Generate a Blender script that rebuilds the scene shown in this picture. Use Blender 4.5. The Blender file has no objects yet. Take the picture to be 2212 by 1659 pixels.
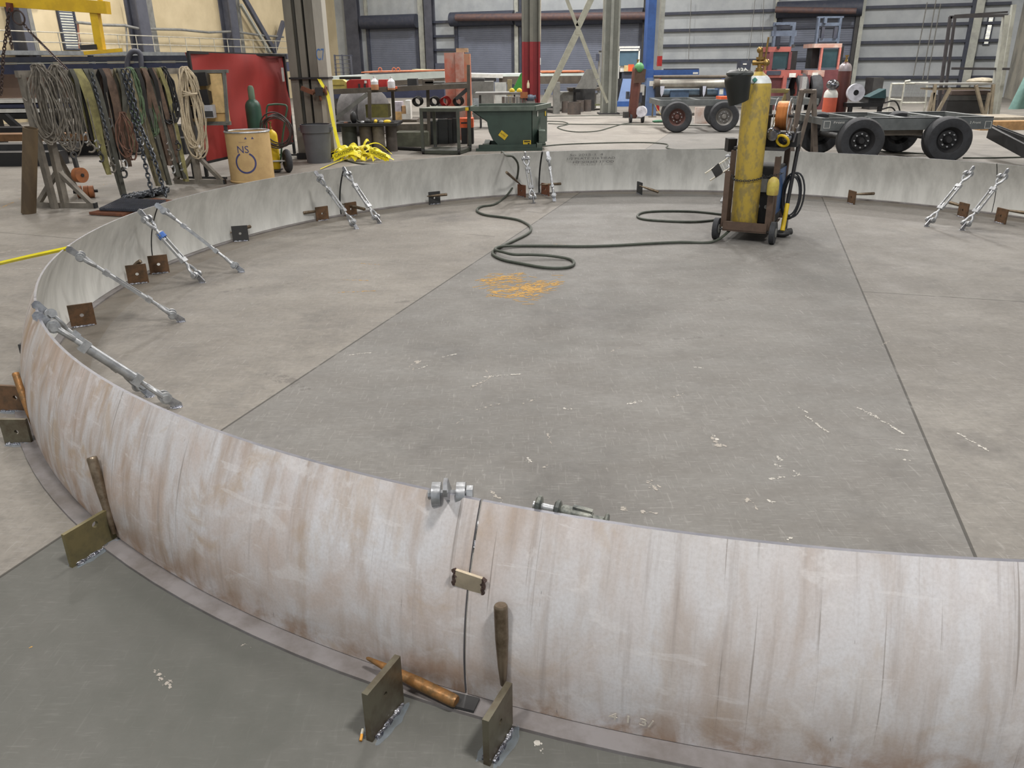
import bpy, math, random
import numpy as np
from mathutils import Vector, Matrix
SC = bpy.context.scene
COL = SC.collection
PI = math.pi
random.seed(7)

# ---------------------------------------------------------------- camera, world, lamps, exposure
FPX, PITCH, ROLL, CAM_H = 1699.7, 0.38958, -0.0107, 1.55
IW, IH = 2212.0, 1659.0
FWD = Vector((0, math.cos(PITCH), -math.sin(PITCH)))
R0 = Vector((1, 0, 0)); U0 = R0.cross(FWD)
CR = math.cos(ROLL)*R0 + math.sin(ROLL)*U0
CU = -math.sin(ROLL)*R0 + math.cos(ROLL)*U0
CAM = Vector((0, 0, CAM_H))
cd = bpy.data.cameras.new('camera'); co = bpy.data.objects.new('camera', cd); COL.objects.link(co)
cd.sensor_fit = 'HORIZONTAL'; cd.sensor_width = 36.0; cd.lens = FPX/IW*36.0
cd.clip_start = 0.05; cd.clip_end = 300
m3 = Matrix((CR, CU, -FWD)).transposed()
co.matrix_world = Matrix.Translation(CAM) @ m3.to_4x4()
SC.camera = co

w = bpy.data.worlds.new('World'); SC.world = w; w.use_nodes = True
w.node_tree.nodes['Background'].inputs[0].default_value = (0.90, 0.95, 1.0, 1)
w.node_tree.nodes['Background'].inputs[1].default_value = 0.60
SC.view_settings.view_transform = 'Standard'; SC.view_settings.look = 'None'
SC.view_settings.exposure = 0.0; SC.view_settings.gamma = 1.0
SC.view_settings.use_curve_mapping = False

def high_bay(x, y, power, size=1.3, z=9.6, col=(1.0, 0.965, 0.93)):
    l = bpy.data.lights.new('high_bay_lamp', 'AREA'); l.shape = 'DISK'; l.size = size
    l.energy = power; l.color = col
    o = bpy.data.objects.new('high_bay_lamp', l); COL.objects.link(o); o.location = (x, y, z)
LAMPS = [(-7, 8, 200), (0.5, 7, 250), (7, 9, 130), (-9, 17, 640), (1.5, 16, 680), (10, 17, 600),
         (-8, 27, 760), (2, 25, 1350), (12, 24, 1480), (3.4, -1.2, 880), (-3.5, -1.6, 500), (-13, 25, 560), (1, 35, 760), (-5, 37, 420)]
for x, y, pw in LAMPS: high_bay(x, y, pw)

# ---------------------------------------------------------------- picking points of the place
def ray(px, py):
    return ((px-IW/2)/FPX*CR - (py-IH/2)/FPX*CU + FWD)
def G(px, py, z=0.0):                       # point on the level plane z
    d = ray(px, py); t = (z-CAM_H)/d.z; return CAM + d*t
def D(px, py, y):                           # point on the upright plane at distance y
    d = ray(px, py); return CAM + d*(y/d.y)
def PPM(y, z=0.0):                          # pixels per metre near (0, y, z)
    return FPX/((Vector((0, y, z))-CAM).dot(FWD))

# ---------------------------------------------------------------- materials
def lin(c):
    return tuple(((v/255.0)/12.92 if v/255.0 <= 0.04045 else ((v/255.0+0.055)/1.055)**2.4) for v in c)
MATS = {}
def mat(name, c, rough=0.6, metal=0.0, c2=None, scale=6.0, mix=0.6, bump=0.0, bscale=40.0, stretch=None, emit=None, alpha=None, lo=0.42, hi=0.62):
    if name in MATS: return MATS[name]
    m = bpy.data.materials.new(name); m.use_nodes = True; MATS[name] = m
    nt = m.node_tree; N = nt.nodes; L = nt.links; b = N['Principled BSDF']
    b.inputs['Base Color'].default_value = (*lin(c), 1); b.inputs['Roughness'].default_value = rough
    b.inputs['Metallic'].default_value = metal
    tc = N.new('ShaderNodeTexCoord'); mp = N.new('ShaderNodeMapping'); L.new(tc.outputs['Object'], mp.inputs['Vector'])
    if stretch: mp.inputs['Scale'].default_value = stretch
    if c2 is None: c2 = tuple(max(0, v*0.72) for v in c); 
    n = N.new('ShaderNodeTexNoise'); n.inputs['Scale'].default_value = scale; n.inputs['Detail'].default_value = 6
    n.inputs['Roughness'].default_value = 0.65
    L.new(mp.outputs[0], n.inputs['Vector'])
    r = N.new('ShaderNodeMapRange'); r.inputs[1].default_value = lo; r.inputs[2].default_value = hi; r.inputs[4].default_value = mix
    L.new(n.outputs['Fac'], r.inputs[0])
    mx = N.new('ShaderNodeMix'); mx.data_type = 'RGBA'
    mx.inputs[6].default_value = (*lin(c), 1); mx.inputs[7].default_value = (*lin(c2), 1)
    L.new(r.outputs[0], mx.inputs[0]); L.new(mx.outputs[2], b.inputs['Base Color'])
    if bump:
        n2 = N.new('ShaderNodeTexNoise'); n2.inputs['Scale'].default_value = bscale; L.new(mp.outputs[0], n2.inputs['Vector'])
        bp = N.new('ShaderNodeBump'); bp.inputs['Strength'].default_value = bump; bp.inputs['Distance'].default_value = 0.01
        L.new(n2.outputs['Fac'], bp.inputs['Height']); L.new(bp.outputs[0], b.inputs['Normal'])
    if emit:
        b.inputs['Emission Color'].default_value = (*lin(emit[0]), 1); b.inputs['Emission Strength'].default_value = emit[1]
    if alpha is not None: b.inputs['Alpha'].default_value = alpha
    return m

# ---------------------------------------------------------------- mesh builder
class MB:
    def __init__(s): s.v = []; s.f = []; s.mi = []; s.m = 0; s.uv = {}
    def add(s, vs, fs):
        o = len(s.v); s.v += [tuple(v) for v in vs]
        for f in fs: s.f.append([i+o for i in f]); s.mi.append(s.m)
        return s
    def box(s, c, size, rot=None):
        c = Vector(c); hx, hy, hz = size[0]/2, size[1]/2, size[2]/2
        vs = [Vector((x, y, z)) for z in (-hz, hz) for y in (-hy, hy) for x in (-hx, hx)]
        if rot is not None:
            if not isinstance(rot, Matrix): rot = Matrix.Rotation(rot, 3, 'Z')
            vs = [rot @ v for v in vs]
        return s.add([c+v for v in vs], [(0,2,3,1),(4,5,7,6),(0,1,5,4),(2,6,7,3),(0,4,6,2),(1,3,7,5)])
    def b2(s, a, b):                                        # box from two corners
        a = Vector(a); b = Vector(b)
        return s.box((a+b)/2, [abs(b[i]-a[i]) for i in range(3)])
    def frame(s, d, up=(0, 0, 1)):
        d = Vector(d).normalized(); up = Vector(up)
        if abs(d.dot(up.normalized())) > 0.98: up = Vector((0, 1, 0)) if abs(d.y) < 0.9 else Vector((1, 0, 0))
        x = d.cross(up).normalized(); return x, x.cross(d).normalized(), d
    def bar(s, a, b, w, h=None, up=(0, 0, 1)):              # rectangular bar, w sideways and h along up
        a = Vector(a); b = Vector(b); h = w if h is None else h
        x, u, d = s.frame(b-a, up); q = []
        for p in (a, b):
            for sx, su in ((-1,-1),(1,-1),(1,1),(-1,1)): q.append(p+x*sx*w/2+u*su*h/2)
        return s.add(q, [(0,1,2,3),(7,6,5,4),(0,4,5,1),(1,5,6,2),(2,6,7,3),(3,7,4,0)])
    def cyl(s, a, b, r0, r1=None, n=16, caps=True):
        r1 = r0 if r1 is None else r1
        return s.rings(a, b, [(0, r0), (1, r1)], n, caps)
    def rings(s, a, b, prof, n=16, caps=True):              # prof: (fraction along a->b, radius)
        a = Vector(a); b = Vector(b); x, u, d = s.frame(b-a); q = []; fs = []
        for t, r in prof:
            p = a.lerp(b, t)
            for i in range(n):
                k = 2*PI*i/n; q.append(p + x*r*math.cos(k) + u*r*math.sin(k))
        for j in range(len(prof)-1):
            for i in range(n):
                i2 = (i+1) % n; fs.append((j*n+i, (j+1)*n+i, (j+1)*n+i2, j*n+i2))
        if caps:
            fs.append(tuple(range(n))); fs.append(tuple(reversed([(len(prof)-1)*n+i for i in range(n)])))
        return s.add(q, fs)
    def lathe(s, o, prof, n=24, axis=(0, 0, 1), caps=True): # prof: (radius, height) absolute
        a = Vector(o); ax = Vector(axis).normalized(); x, u, d = s.frame(ax); q = []; fs = []
        for r, h in prof:
            for i in range(n):
                k = 2*PI*i/n; q.append(a + d*h + x*r*math.cos(k) + u*r*math.sin(k))
        for j in range(len(prof)-1):
            for i in range(n):
                i2 = (i+1) % n; fs.append((j*n+i, (j+1)*n+i, (j+1)*n+i2, j*n+i2))
        if caps:
            fs.append(tuple(range(n))); fs.append(tuple(reversed([(len(prof)-1)*n+i for i in range(n)])))
        return s.add(q, fs)
    def tube(s, pts, r, n=8, closed=False, smooth=0):
        pts = [Vector(p) for p in pts]
        if smooth:
            if isinstance(r, (list, tuple)):
                r = [r[min(i//smooth, len(r)-1)]*(1-(i % smooth)/smooth) + r[min(i//smooth+1, len(r)-1)]*((i % smooth)/smooth) for i in range((len(r)-1)*smooth+1)]
            pts = cr(pts, smooth, closed)
        m = len(pts); q = []; fs = []; pu = None
        for i, p in enumerate(pts):
            t = (pts[(i+1) % m]-pts[i-1]) if closed else (pts[min(i+1, m-1)]-pts[max(i-1, 0)])
            if t.length < 1e-9: t = Vector((0, 0, 1))
            t.normalize()
            if pu is None: pu = s.frame(t)[1]
            x = t.cross(pu)
            if x.length < 1e-6: x = s.frame(t)[0]
            x.normalize(); u = x.cross(t).normalized(); pu = u
            rr = r[i] if isinstance(r, (list, tuple)) else r
            for k in range(n):
                a = 2*PI*k/n; q.append(p + x*rr*math.cos(a) + u*rr*math.sin(a))
        for j in range(m if closed else m-1):
            j2 = (j+1) % m
            for i in range(n):
                i2 = (i+1) % n; fs.append((j*n+i, j*n+i2, j2*n+i2, j2*n+i))
        if not closed:
            fs.append(tuple(reversed(range(n)))); fs.append(tuple((m-1)*n+i for i in range(n)))
        return s.add(q, fs)
    def torus(s, c, axis, R, r, n=24, k=8, arc=2*PI, start=0.0, sx=1.0):
        c = Vector(c); x, u, d = s.frame(axis)
        cnt = n if arc > 6.28 else n+1
        pts = [c + x*R*sx*math.cos(start+arc*i/n) + u*R*math.sin(start+arc*i/n) for i in range(cnt)]
        return s.tube(pts, r, k, closed=arc > 6.28)
    def prism(s, pts, o, x, y, d):                          # 2D outline in frame (x,y) at o, extruded by vector d
        o = Vector(o); x = Vector(x); y = Vector(y); d = Vector(d); n = len(pts)
        q = [o+x*a+y*b for a, b in pts] + [o+x*a+y*b+d for a, b in pts]
        fs = [tuple(range(n)), tuple(reversed(range(n, 2*n)))] + [(i, i+n, (i+1) % n+n, (i+1) % n) for i in range(n)]
        return s.add(q, fs)
    def strip(s, pts, wvec, th=0.002):                      # ribbon along pts, width vector per point or one
        pts = [Vector(p) for p in pts]; q = []; fs = []; m = len(pts)
        for i, p in enumerate(pts):
            wv = Vector(wvec[i]) if isinstance(wvec, list) else Vector(wvec)
            t = (pts[min(i+1, m-1)]-pts[max(i-1, 0)])
            nn = t.cross(wv); nn = nn.normalized()*th/2 if nn.length > 1e-9 else Vector((0, 0, th/2))
            q += [p-wv/2-nn, p+wv/2-nn, p+wv/2+nn, p-wv/2+nn]
        for j in range(m-1):
            for i in range(4):
                i2 = (i+1) % 4; fs.append((j*4+i, j*4+i2, j*4+4+i2, j*4+4+i))
        fs += [(3,2,1,0), tuple((m-1)*4+i for i in range(4))]
        return s.add(q, fs)
    def sheet(s, pts4, th, n=1, fn=None):                   # thick quad a,b,c,d with optional offset fn(u,v)
        a, b, c, d = [Vector(p) for p in pts4]; nn = (b-a).cross(d-a).normalized(); q = []; fs = []
        for side in (0, 1):
            for j in range(n+1):
                for i in range(n+1):
                    u, v = i/n, j/n; p = a.lerp(b, u).lerp(d.lerp(c, u), v)
                    q.append(p + nn*((fn(u, v) if fn else 0) + (th if side else 0)))
        M = n+1; K = M*M
        for j in range(n):
            for i in range(n):
                k = j*M+i; fs.append((k, k+M, k+M+1, k+1)); fs.append((K+k, K+k+1, K+k+M+1, K+k+M))
        ed = [i for i in range(M)] + [j*M+n for j in range(1, M)] + [n*M+i for i in range(n-1, -1, -1)] + [j*M for j in range(n-1, 0, -1)]
        for i in range(len(ed)):
            a1, b1 = ed[i], ed[(i+1) % len(ed)]; fs.append((a1, b1, K+b1, K+a1))
        return s.add(q, fs)
    def plate_hole(s, o, x, y, d, w, h, hc, hr, n=20):      # w by h plate in frame with a round hole
        o = Vector(o); x = Vector(x).normalized(); y = Vector(y).normalized(); d = Vector(d)
        q = []; fs = []
        for off in (Vector((0, 0, 0)), d):
            for i in range(n):
                a = 2*PI*(i+0.5)/n; ca, sa = math.cos(a), math.sin(a)
                q.append(o+off + x*(hc[0]+hr*ca) + y*(hc[1]+hr*sa))
                tx = (w-hc[0])/ca if ca > 0 else -hc[0]/ca
                ty = (h-hc[1])/sa if sa > 0 else -hc[1]/sa
                t = min(tx, ty)
                q.append(o+off + x*(hc[0]+t*ca) + y*(hc[1]+t*sa))
        # snap the outline to the true corners
        for off in (0, 2*n):
            for cx, cy in ((0, 0), (w, 0), (w, h), (0, h)):
                tgt = o + (d if off else Vector((0, 0, 0))) + x*cx + y*cy
                j = min(range(n), key=lambda i: (q[off+2*i+1]-tgt).length); q[off+2*j+1] = tgt
        K = 2*n
        for i in range(n):
            i2 = (i+1) % n
            fs.append((2*i, 2*i2, 2*i2+1, 2*i+1)); fs.append((K+2*i+1, K+2*i2+1, K+2*i2, K+2*i))
            fs.append((2*i+1, 2*i2+1, K+2*i2+1, K+2*i+1)); fs.append((2*i2, 2*i, K+2*i, K+2*i2))
        return s.add(q, fs)
    def ball(s, c, r, n=12, sc=(1, 1, 1)):
        c = Vector(c); q = [c+Vector((0, 0, -r*sc[2]))]; k = n//2
        for j in range(1, k):
            a = -PI/2+PI*j/k
            for i in range(n):
                b = 2*PI*i/n; q.append(c+Vector((r*sc[0]*math.cos(a)*math.cos(b), r*sc[1]*math.cos(a)*math.sin(b), r*sc[2]*math.sin(a))))
        q.append(c+Vector((0, 0, r*sc[2]))); fs = []
        for i in range(n):
            fs.append((0, 1+(i+1) % n, 1+i)); fs.append((len(q)-1, 1+(k-2)*n+i, 1+(k-2)*n+(i+1) % n))
        for j in range(k-2):
            for i in range(n):
                fs.append((1+j*n+i, 1+j*n+(i+1) % n, 1+(j+1)*n+(i+1) % n, 1+(j+1)*n+i))
        return s.add(q, fs)
    def chain(s, pts, link=0.05, wire=0.006, k=6, seg=10):  # interlocked oval links along a path
        pts = [Vector(p) for p in pts]; L_ = 0; out = []
        step = link*0.72; acc = 0.0; prev = pts[0]; i = 0
        cum = [0]
        for a, b in zip(pts, pts[1:]): cum.append(cum[-1]+(b-a).length)
        nl = max(1, int(cum[-1]/step)); j = 0
        for q in range(nl):
            dd = (q+0.5)*cum[-1]/nl
            while j < len(cum)-2 and cum[j+1] < dd: j += 1
            t = (dd-cum[j])/max(1e-9, cum[j+1]-cum[j]); p = pts[j].lerp(pts[j+1], t); d = (pts[j+1]-pts[j]).normalized()
            x, u, dd2 = s.frame(d); 
            if q % 2: x, u = u, x
            ring = []
            for e in range(seg):
                a = 2*PI*e/seg; ring.append(p + d*(link/2)*math.cos(a) + x*(link*0.32)*math.sin(a))
            s.tube(ring, wire, k, closed=True)
        return s

def cr(pts, sub, closed=False):                             # Catmull-Rom
    out = []; m = len(pts)
    rng = range(m) if closed else range(m-1)
    for i in rng:
        if closed: p0, p1, p2, p3 = pts[i-1], pts[i], pts[(i+1) % m], pts[(i+2) % m]
        else: p0, p1, p2, p3 = pts[max(i-1, 0)], pts[i], pts[i+1], pts[min(i+2, m-1)]
        for k in range(sub):
            t = k/sub
            out.append(0.5*((2*p1)+(p2-p0)*t+(2*p0-5*p1+4*p2-p3)*t*t+(3*p1-p0-3*p2+p3)*t*t*t))
    if not closed: out.append(pts[-1])
    return out

def build(mb, name, material, root=None, world=True, smooth=0.7, uv=None):
    me = bpy.data.meshes.new(name)
    vs = mb.v
    if root is not None and world:
        inv = (Matrix.Translation(root.location) @ root.rotation_euler.to_matrix().to_4x4()).inverted()
        vs = [inv @ Vector(v) for v in vs]
    off = Vector((0, 0, 0))
    if root is None and world:                              # origin at the middle of the footprint, at its foot
        xs = [v[0] for v in vs]; ys = [v[1] for v in vs]; zs = [v[2] for v in vs]
        off = Vector(((min(xs)+max(xs))/2, (min(ys)+max(ys))/2, min(zs)))
        vs = [Vector(v)-off for v in vs]
    me.from_pydata([tuple(v) for v in vs], [], mb.f)
    ms = material if isinstance(material, (list, tuple)) else [material]
    for m in ms: me.materials.append(m)
    if len(ms) > 1: me.polygons.foreach_set('material_index', mb.mi)
    if smooth:
        me.shade_smooth(); me.set_sharp_from_angle(angle=smooth)
    o = bpy.data.objects.new(name, me); COL.objects.link(o)
    if root is None: o.location = off
    if root is not None: o.parent = root
    return o
def tag(o, label=None, cat=None, group=None, kind=None):
    if label: o['label'] = label
    if cat: o['category'] = cat
    if group: o['group'] = group
    if kind: o['kind'] = kind
    return o
def thing(name, label, cat, loc=(0, 0, 0), rz=0.0, group=None):
    o = bpy.data.objects.new(name, None); COL.objects.link(o); o.empty_display_size = 0.1
    o.location = loc; o.rotation_euler = (0, 0, rz); return tag(o, label, cat, group)
def solo(mb, name, material, label, cat, group=None, **k):
    return tag(build(mb, name, material, None, **k), label, cat, group)
def struct(mb, name, material, **k):
    return tag(build(mb, name, material, None, **k), kind='structure')
def dup(root, loc, rz=None, label=None, group=None):
    r = root.copy(); COL.objects.link(r); r.location = loc
    if rz is not None: r.rotation_euler = (0, 0, rz)
    if label: r['label'] = label
    if group: r['group'] = group
    for ch in list(root.children):
        c = ch.copy(); COL.objects.link(c); c.parent = r
        for g in list(ch.children):
            d = g.copy(); COL.objects.link(d); d.parent = c
    return r
def text_mesh(txt, size, o, x, y, depth=0.002, fit_w=None):  # lettering lying in the plane x,y at o
    cu = bpy.data.curves.new('lettering', 'FONT'); cu.body = txt; cu.size = size; cu.resolution_u = 3
    ob = bpy.data.objects.new('lettering', cu); COL.objects.link(ob)
    me = ob.to_mesh(); vs = [v.co.copy() for v in me.vertices]; fs = [tuple(p.vertices) for p in me.polygons]
    ob.to_mesh_clear(); bpy.data.objects.remove(ob); bpy.data.curves.remove(cu)
    x = Vector(x).normalized(); y = Vector(y).normalized(); n = x.cross(y); o = Vector(o)
    wmax = max([v.x for v in vs] or [1]); sx = fit_w/wmax if fit_w else 1.0
    k = len(vs); q = [o+x*v.x*sx+y*v.y for v in vs] + [o+x*v.x*sx+y*v.y+n*depth for v in vs]
    ff = [tuple(reversed(f)) for f in fs] + [tuple(i+k for i in f) for f in fs]
    from collections import Counter
    ec = Counter(tuple(sorted((f[i], f[(i+1) % len(f)]))) for f in fs for i in range(len(f)))
    for f in fs:
        for i in range(len(f)):
            a, b = f[i], f[(i+1) % len(f)]
            if ec[tuple(sorted((a, b)))] == 1: ff.append((a, b, b+k, a+k))
    mb = MB(); mb.add(q, ff); return mb
# ---------------------------------------------------------------- floor
def floor_material():
    m = bpy.data.materials.new('floor_concrete'); m.use_nodes = True; nt = m.node_tree; N = nt.nodes; L = nt.links
    b = N['Principled BSDF']; b.inputs['Roughness'].default_value = 0.5
    geo = N.new('ShaderNodeNewGeometry'); sep = N.new('ShaderNodeSeparateXYZ'); L.new(geo.outputs['Position'], sep.inputs[0])
    def mth(op, a, b_=None, c=None, clamp=False):
        n = N.new('ShaderNodeMath'); n.operation = op; n.use_clamp = clamp
        for i, v in enumerate((a, b_, c)):
            if v is None: continue
            if isinstance(v, (int, float)): n.inputs[i].default_value = v
            else: L.new(v, n.inputs[i])
        return n.outputs[0]
    def noise(sc, det=6, rough=0.6, stretch=None, rot=0, dist=0.0):
        mp = N.new('ShaderNodeMapping'); L.new(geo.outputs['Position'], mp.inputs[0])
        mp.inputs['Rotation'].default_value = (0, 0, rot)
        if stretch: mp.inputs['Scale'].default_value = stretch
        n = N.new('ShaderNodeTexNoise'); n.inputs['Scale'].default_value = sc; n.inputs['Detail'].default_value = det
        n.inputs['Roughness'].default_value = rough; n.inputs['Distortion'].default_value = dist
        L.new(mp.outputs[0], n.inputs['Vector']); return n.outputs['Fac']
    def rng(v, a, b_, c=0.0, d=1.0):
        n = N.new('ShaderNodeMapRange'); n.inputs[1].default_value = a; n.inputs[2].default_value = b_
        n.inputs[3].default_value = c; n.inputs[4].default_value = d; L.new(v, n.inputs[0]); return n.outputs[0]
    def mix(f, c1, c2):
        n = N.new('ShaderNodeMix'); n.data_type = 'RGBA'
        for i, v in ((0, f), (6, c1), (7, c2)):
            if isinstance(v, (int, float)): n.inputs[i].default_value = v
            elif isinstance(v, tuple): n.inputs[i].default_value = (*lin(v), 1)
            else: L.new(v, n.inputs[i])
        return n.outputs[2]
    def line(p, q):                                         # signed distance to a line on the ground
        d = (q-p).normalized(); nx, ny = -d.y, d.x
        return mth('ADD', mth('MULTIPLY', sep.outputs[0], nx), mth('ADD', mth('MULTIPLY', sep.outputs[1], ny), -(nx*p.x+ny*p.y)))
    l1 = line(G(470, 935), G(1262, 410)); l2 = line(G(2108, 1205), G(1790, 460)); l3 = line(G(1865, 630), G(2212, 652))
    right1 = mth('LESS_THAN', l1, 0.0); right2 = mth('LESS_THAN', l2, 0.0)
    grey = mth('MULTIPLY', right1, mth('SUBTRACT', 1.0, mth('MULTIPLY', right2, 0.55)))
    big = rng(noise(0.55, 5, 0.6), 0.35, 0.7); med = rng(noise(2.2, 6, 0.65, rot=0.5, stretch=(1, 2.2, 1)), 0.38, 0.68)
    fine = noise(26, 4, 0.7)
    warm = mix(big, (145, 140, 132), (120, 115, 108)); cool = mix(big, (128, 126, 122), (105, 104, 101))
    col = mix(grey, warm, cool)
    col = mix(mth('MULTIPLY', med, 0.5), col, (106, 102, 97))
    col = mix(rng(fine, 0.42, 0.72, 0, 0.38), col, (96, 93, 89))
    # fine sweeping scratches
    s1 = rng(noise(14, 3, 0.5, stretch=(1, 9, 1), rot=0.7, dist=0.6), 0.58, 0.70, 0, 0.26)
    s2 = rng(noise(11, 3, 0.5, stretch=(9, 1, 1), rot=1.1, dist=0.8), 0.60, 0.72, 0, 0.24)
    col = mix(mth('ADD', s1, s2), col, (170, 168, 164))
    # dark oily patches
    col = mix(rng(noise(1.1, 7, 0.7, rot=1.0), 0.54, 0.72, 0, 0.6), col, (84, 82, 80))
    def ellipse(px, py, rx, ry, edge=0.7):
        p = G(px, py); pr = G(px+rx, py); pu = G(px, py-ry); a = (pr-p).length; bb = (pu-p).length
        return p, a, bb
    def patch(px, py, qx, qy, wpx, thr, c, amt, ns=22):     # worn mark running from one pixel to the other
        nonlocal col
        p = G(px, py); q = G(qx, qy); c0 = (p+q)/2; ln = max((q-p).length/2, 0.01); k = (G((px+qx)/2+wpx/2, (py+qy)/2)-c0).length
        mp = N.new('ShaderNodeMapping'); mp.vector_type = 'TEXTURE'; L.new(geo.outputs['Position'], mp.inputs[0])
        mp.inputs['Location'].default_value = (c0.x, c0.y, 0)
        mp.inputs['Rotation'].default_value = (0, 0, math.atan2(q.y-p.y, q.x-p.x)); mp.inputs['Scale'].default_value = (ln*1.15+k*0.3, k, 1)
        v = N.new('ShaderNodeVectorMath'); v.operation = 'LENGTH'; L.new(mp.outputs[0], v.inputs[0])
        e = rng(v.outputs['Value'], 0.55, 1.15, 1.0, 0.0)
        f = mth('MULTIPLY', mth('GREATER_THAN', mth('ADD', ragged, mth('MULTIPLY', e, 0.5)), thr), amt)
        f = mth('MULTIPLY', f, mth('GREATER_THAN', e, 0.02))
        col = mix(f, col, c)
    ragged = noise(17, 6, 0.75, dist=0.4)
    Dk = (88, 84, 80)
    for a in [(1130,455,1180,462,16,.9), (1000,505,1080,512,16,.9), (845,655,905,648,22,.97), (1500,655,1600,640,34,1.0), (1620,570,1740,545,50,.98),
              (1430,735,1600,722,26,1.0), (560,800,690,850,60,1.02), (420,640,700,600,50,1.05), (1940,720,2100,800,40,1.05)]:
        patch(*a, Dk, 0.45)
    # darker mottling outside the ring, on the near slab right of the first joint
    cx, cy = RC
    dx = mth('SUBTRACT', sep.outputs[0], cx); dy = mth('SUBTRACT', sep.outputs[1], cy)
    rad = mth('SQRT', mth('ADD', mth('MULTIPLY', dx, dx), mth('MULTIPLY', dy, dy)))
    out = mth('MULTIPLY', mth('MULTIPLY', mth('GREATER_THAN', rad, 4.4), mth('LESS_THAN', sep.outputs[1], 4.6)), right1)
    outer_tone = mth('MULTIPLY', out, rng(noise(1.6, 6, 0.7), 0.3, 0.65, 0.45, 0.95))
    col = mix(outer_tone, col, (88, 89, 84))
    # blotchy brownish band on the floor just inside the foot of the curved plates
    band = mth('MULTIPLY', mth('GREATER_THAN', rad, 4.20), mth('LESS_THAN', rad, 4.44))
    col = mix(mth('MULTIPLY', band, rng(noise(3, 5, 0.6), 0.4, 0.62, 0.25, 0.7)), col, (112, 104, 93))
    # burnt blue halo round the tack welds is left to the weld parts; joints between floor slabs:
    def joint(d, wid, keep=None):
        nonlocal col
        f = mth('LESS_THAN', mth('ABSOLUTE', d), wid)
        f = mth('MULTIPLY', f, rng(noise(6, 3), 0.3, 0.42, 0.25, 1.0))
        if keep is not None: f = mth('MULTIPLY', f, keep)
        col = mix(mth('MULTIPLY', f, 0.75), col, (52, 50, 46))
    joint(l1, 0.006); joint(l2, 0.006, mth('GREATER_THAN', sep.outputs[1], 2.0)); joint(l3, 0.006, right2)
    l4 = line(G(60, 507), G(180, 517)); joint(l4, 0.006, mth('LESS_THAN', sep.outputs[0], -3.2))
    L.new(col, b.inputs['Base Color'])
    L.new(rng(noise(3, 5), 0.3, 0.7, 0.60, 0.78), b.inputs['Roughness']); b.inputs['Specular IOR Level'].default_value = 0.3
    bp = N.new('ShaderNodeBump'); bp.inputs['Strength'].default_value = 0.12; bp.inputs['Distance'].default_value = 0.01
    L.new(fine, bp.inputs['Height']); L.new(bp.outputs[0], b.inputs['Normal'])
    return m
RC = (1.508, 5.773); RB, RT, RH, SAG = 4.476, 4.347, 0.510, 0.045     # the ring: centre, foot and rim radius, height, bulge
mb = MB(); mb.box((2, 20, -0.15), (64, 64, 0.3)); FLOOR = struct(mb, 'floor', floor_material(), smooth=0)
def flakes(px, py, qx, qy, wpx, amt, name, m, cell=9.0, z=.0008):
    # worn paint or spilt grit lying on the floor: ragged flakes scattered from one point to the other
    p = G(px, py); q = G(qx, qy); ln = max((q-p).length, .01); d = (q-p).normalized() if (q-p).length > 1e-6 else Vector((1, 0, 0)); nv = Vector((-d.y, d.x, 0))
    wd = (G((px+qx)/2+wpx/2, (py+qy)/2)-G((px+qx)/2-wpx/2, (py+qy)/2)).length*.42
    mb = MB(); cs = min(wd, ln)/3.2+.004; cnt = int(min(60, max(5, ln*wd/(cs*cs)*1.6*amt)))
    for i in range(cnt):
        u = random.random(); v = random.gauss(0, .38)*(.5+.9*math.sin(PI*u)); c = p+d*ln*u+nv*wd*v; r = 1.35*cs*random.uniform(.25, .95)*(1.1-.6*abs(v)); k = random.randint(5, 9); a0 = random.random()*6.3
        st = random.uniform(.35, 1); aa = random.uniform(-.5, .5)+math.atan2(d.y, d.x)
        pts = []
        for j in range(k):
            a = a0+2*PI*j/k; rr = r*random.uniform(.45, 1.15); x, y = rr*math.cos(a), rr*math.sin(a)*st
            pts.append((c.x+x*math.cos(aa)-y*math.sin(aa), c.y+x*math.sin(aa)+y*math.cos(aa)))
        zz = z+i*.00001; mb.add([(x, y, zz) for x, y in pts], [tuple(range(k))])
    o = build(mb, name, m, FLOOR, smooth=0); return tag(o, kind='stuff')
M_mark = mat('worn_white_mark', (196, 192, 184), .7, 0, (160, 156, 148), scale=60, mix=.9); M_grit = mat('yellow_grit', (196, 152, 76), .9, 0, (160, 132, 92), scale=60)
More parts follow.
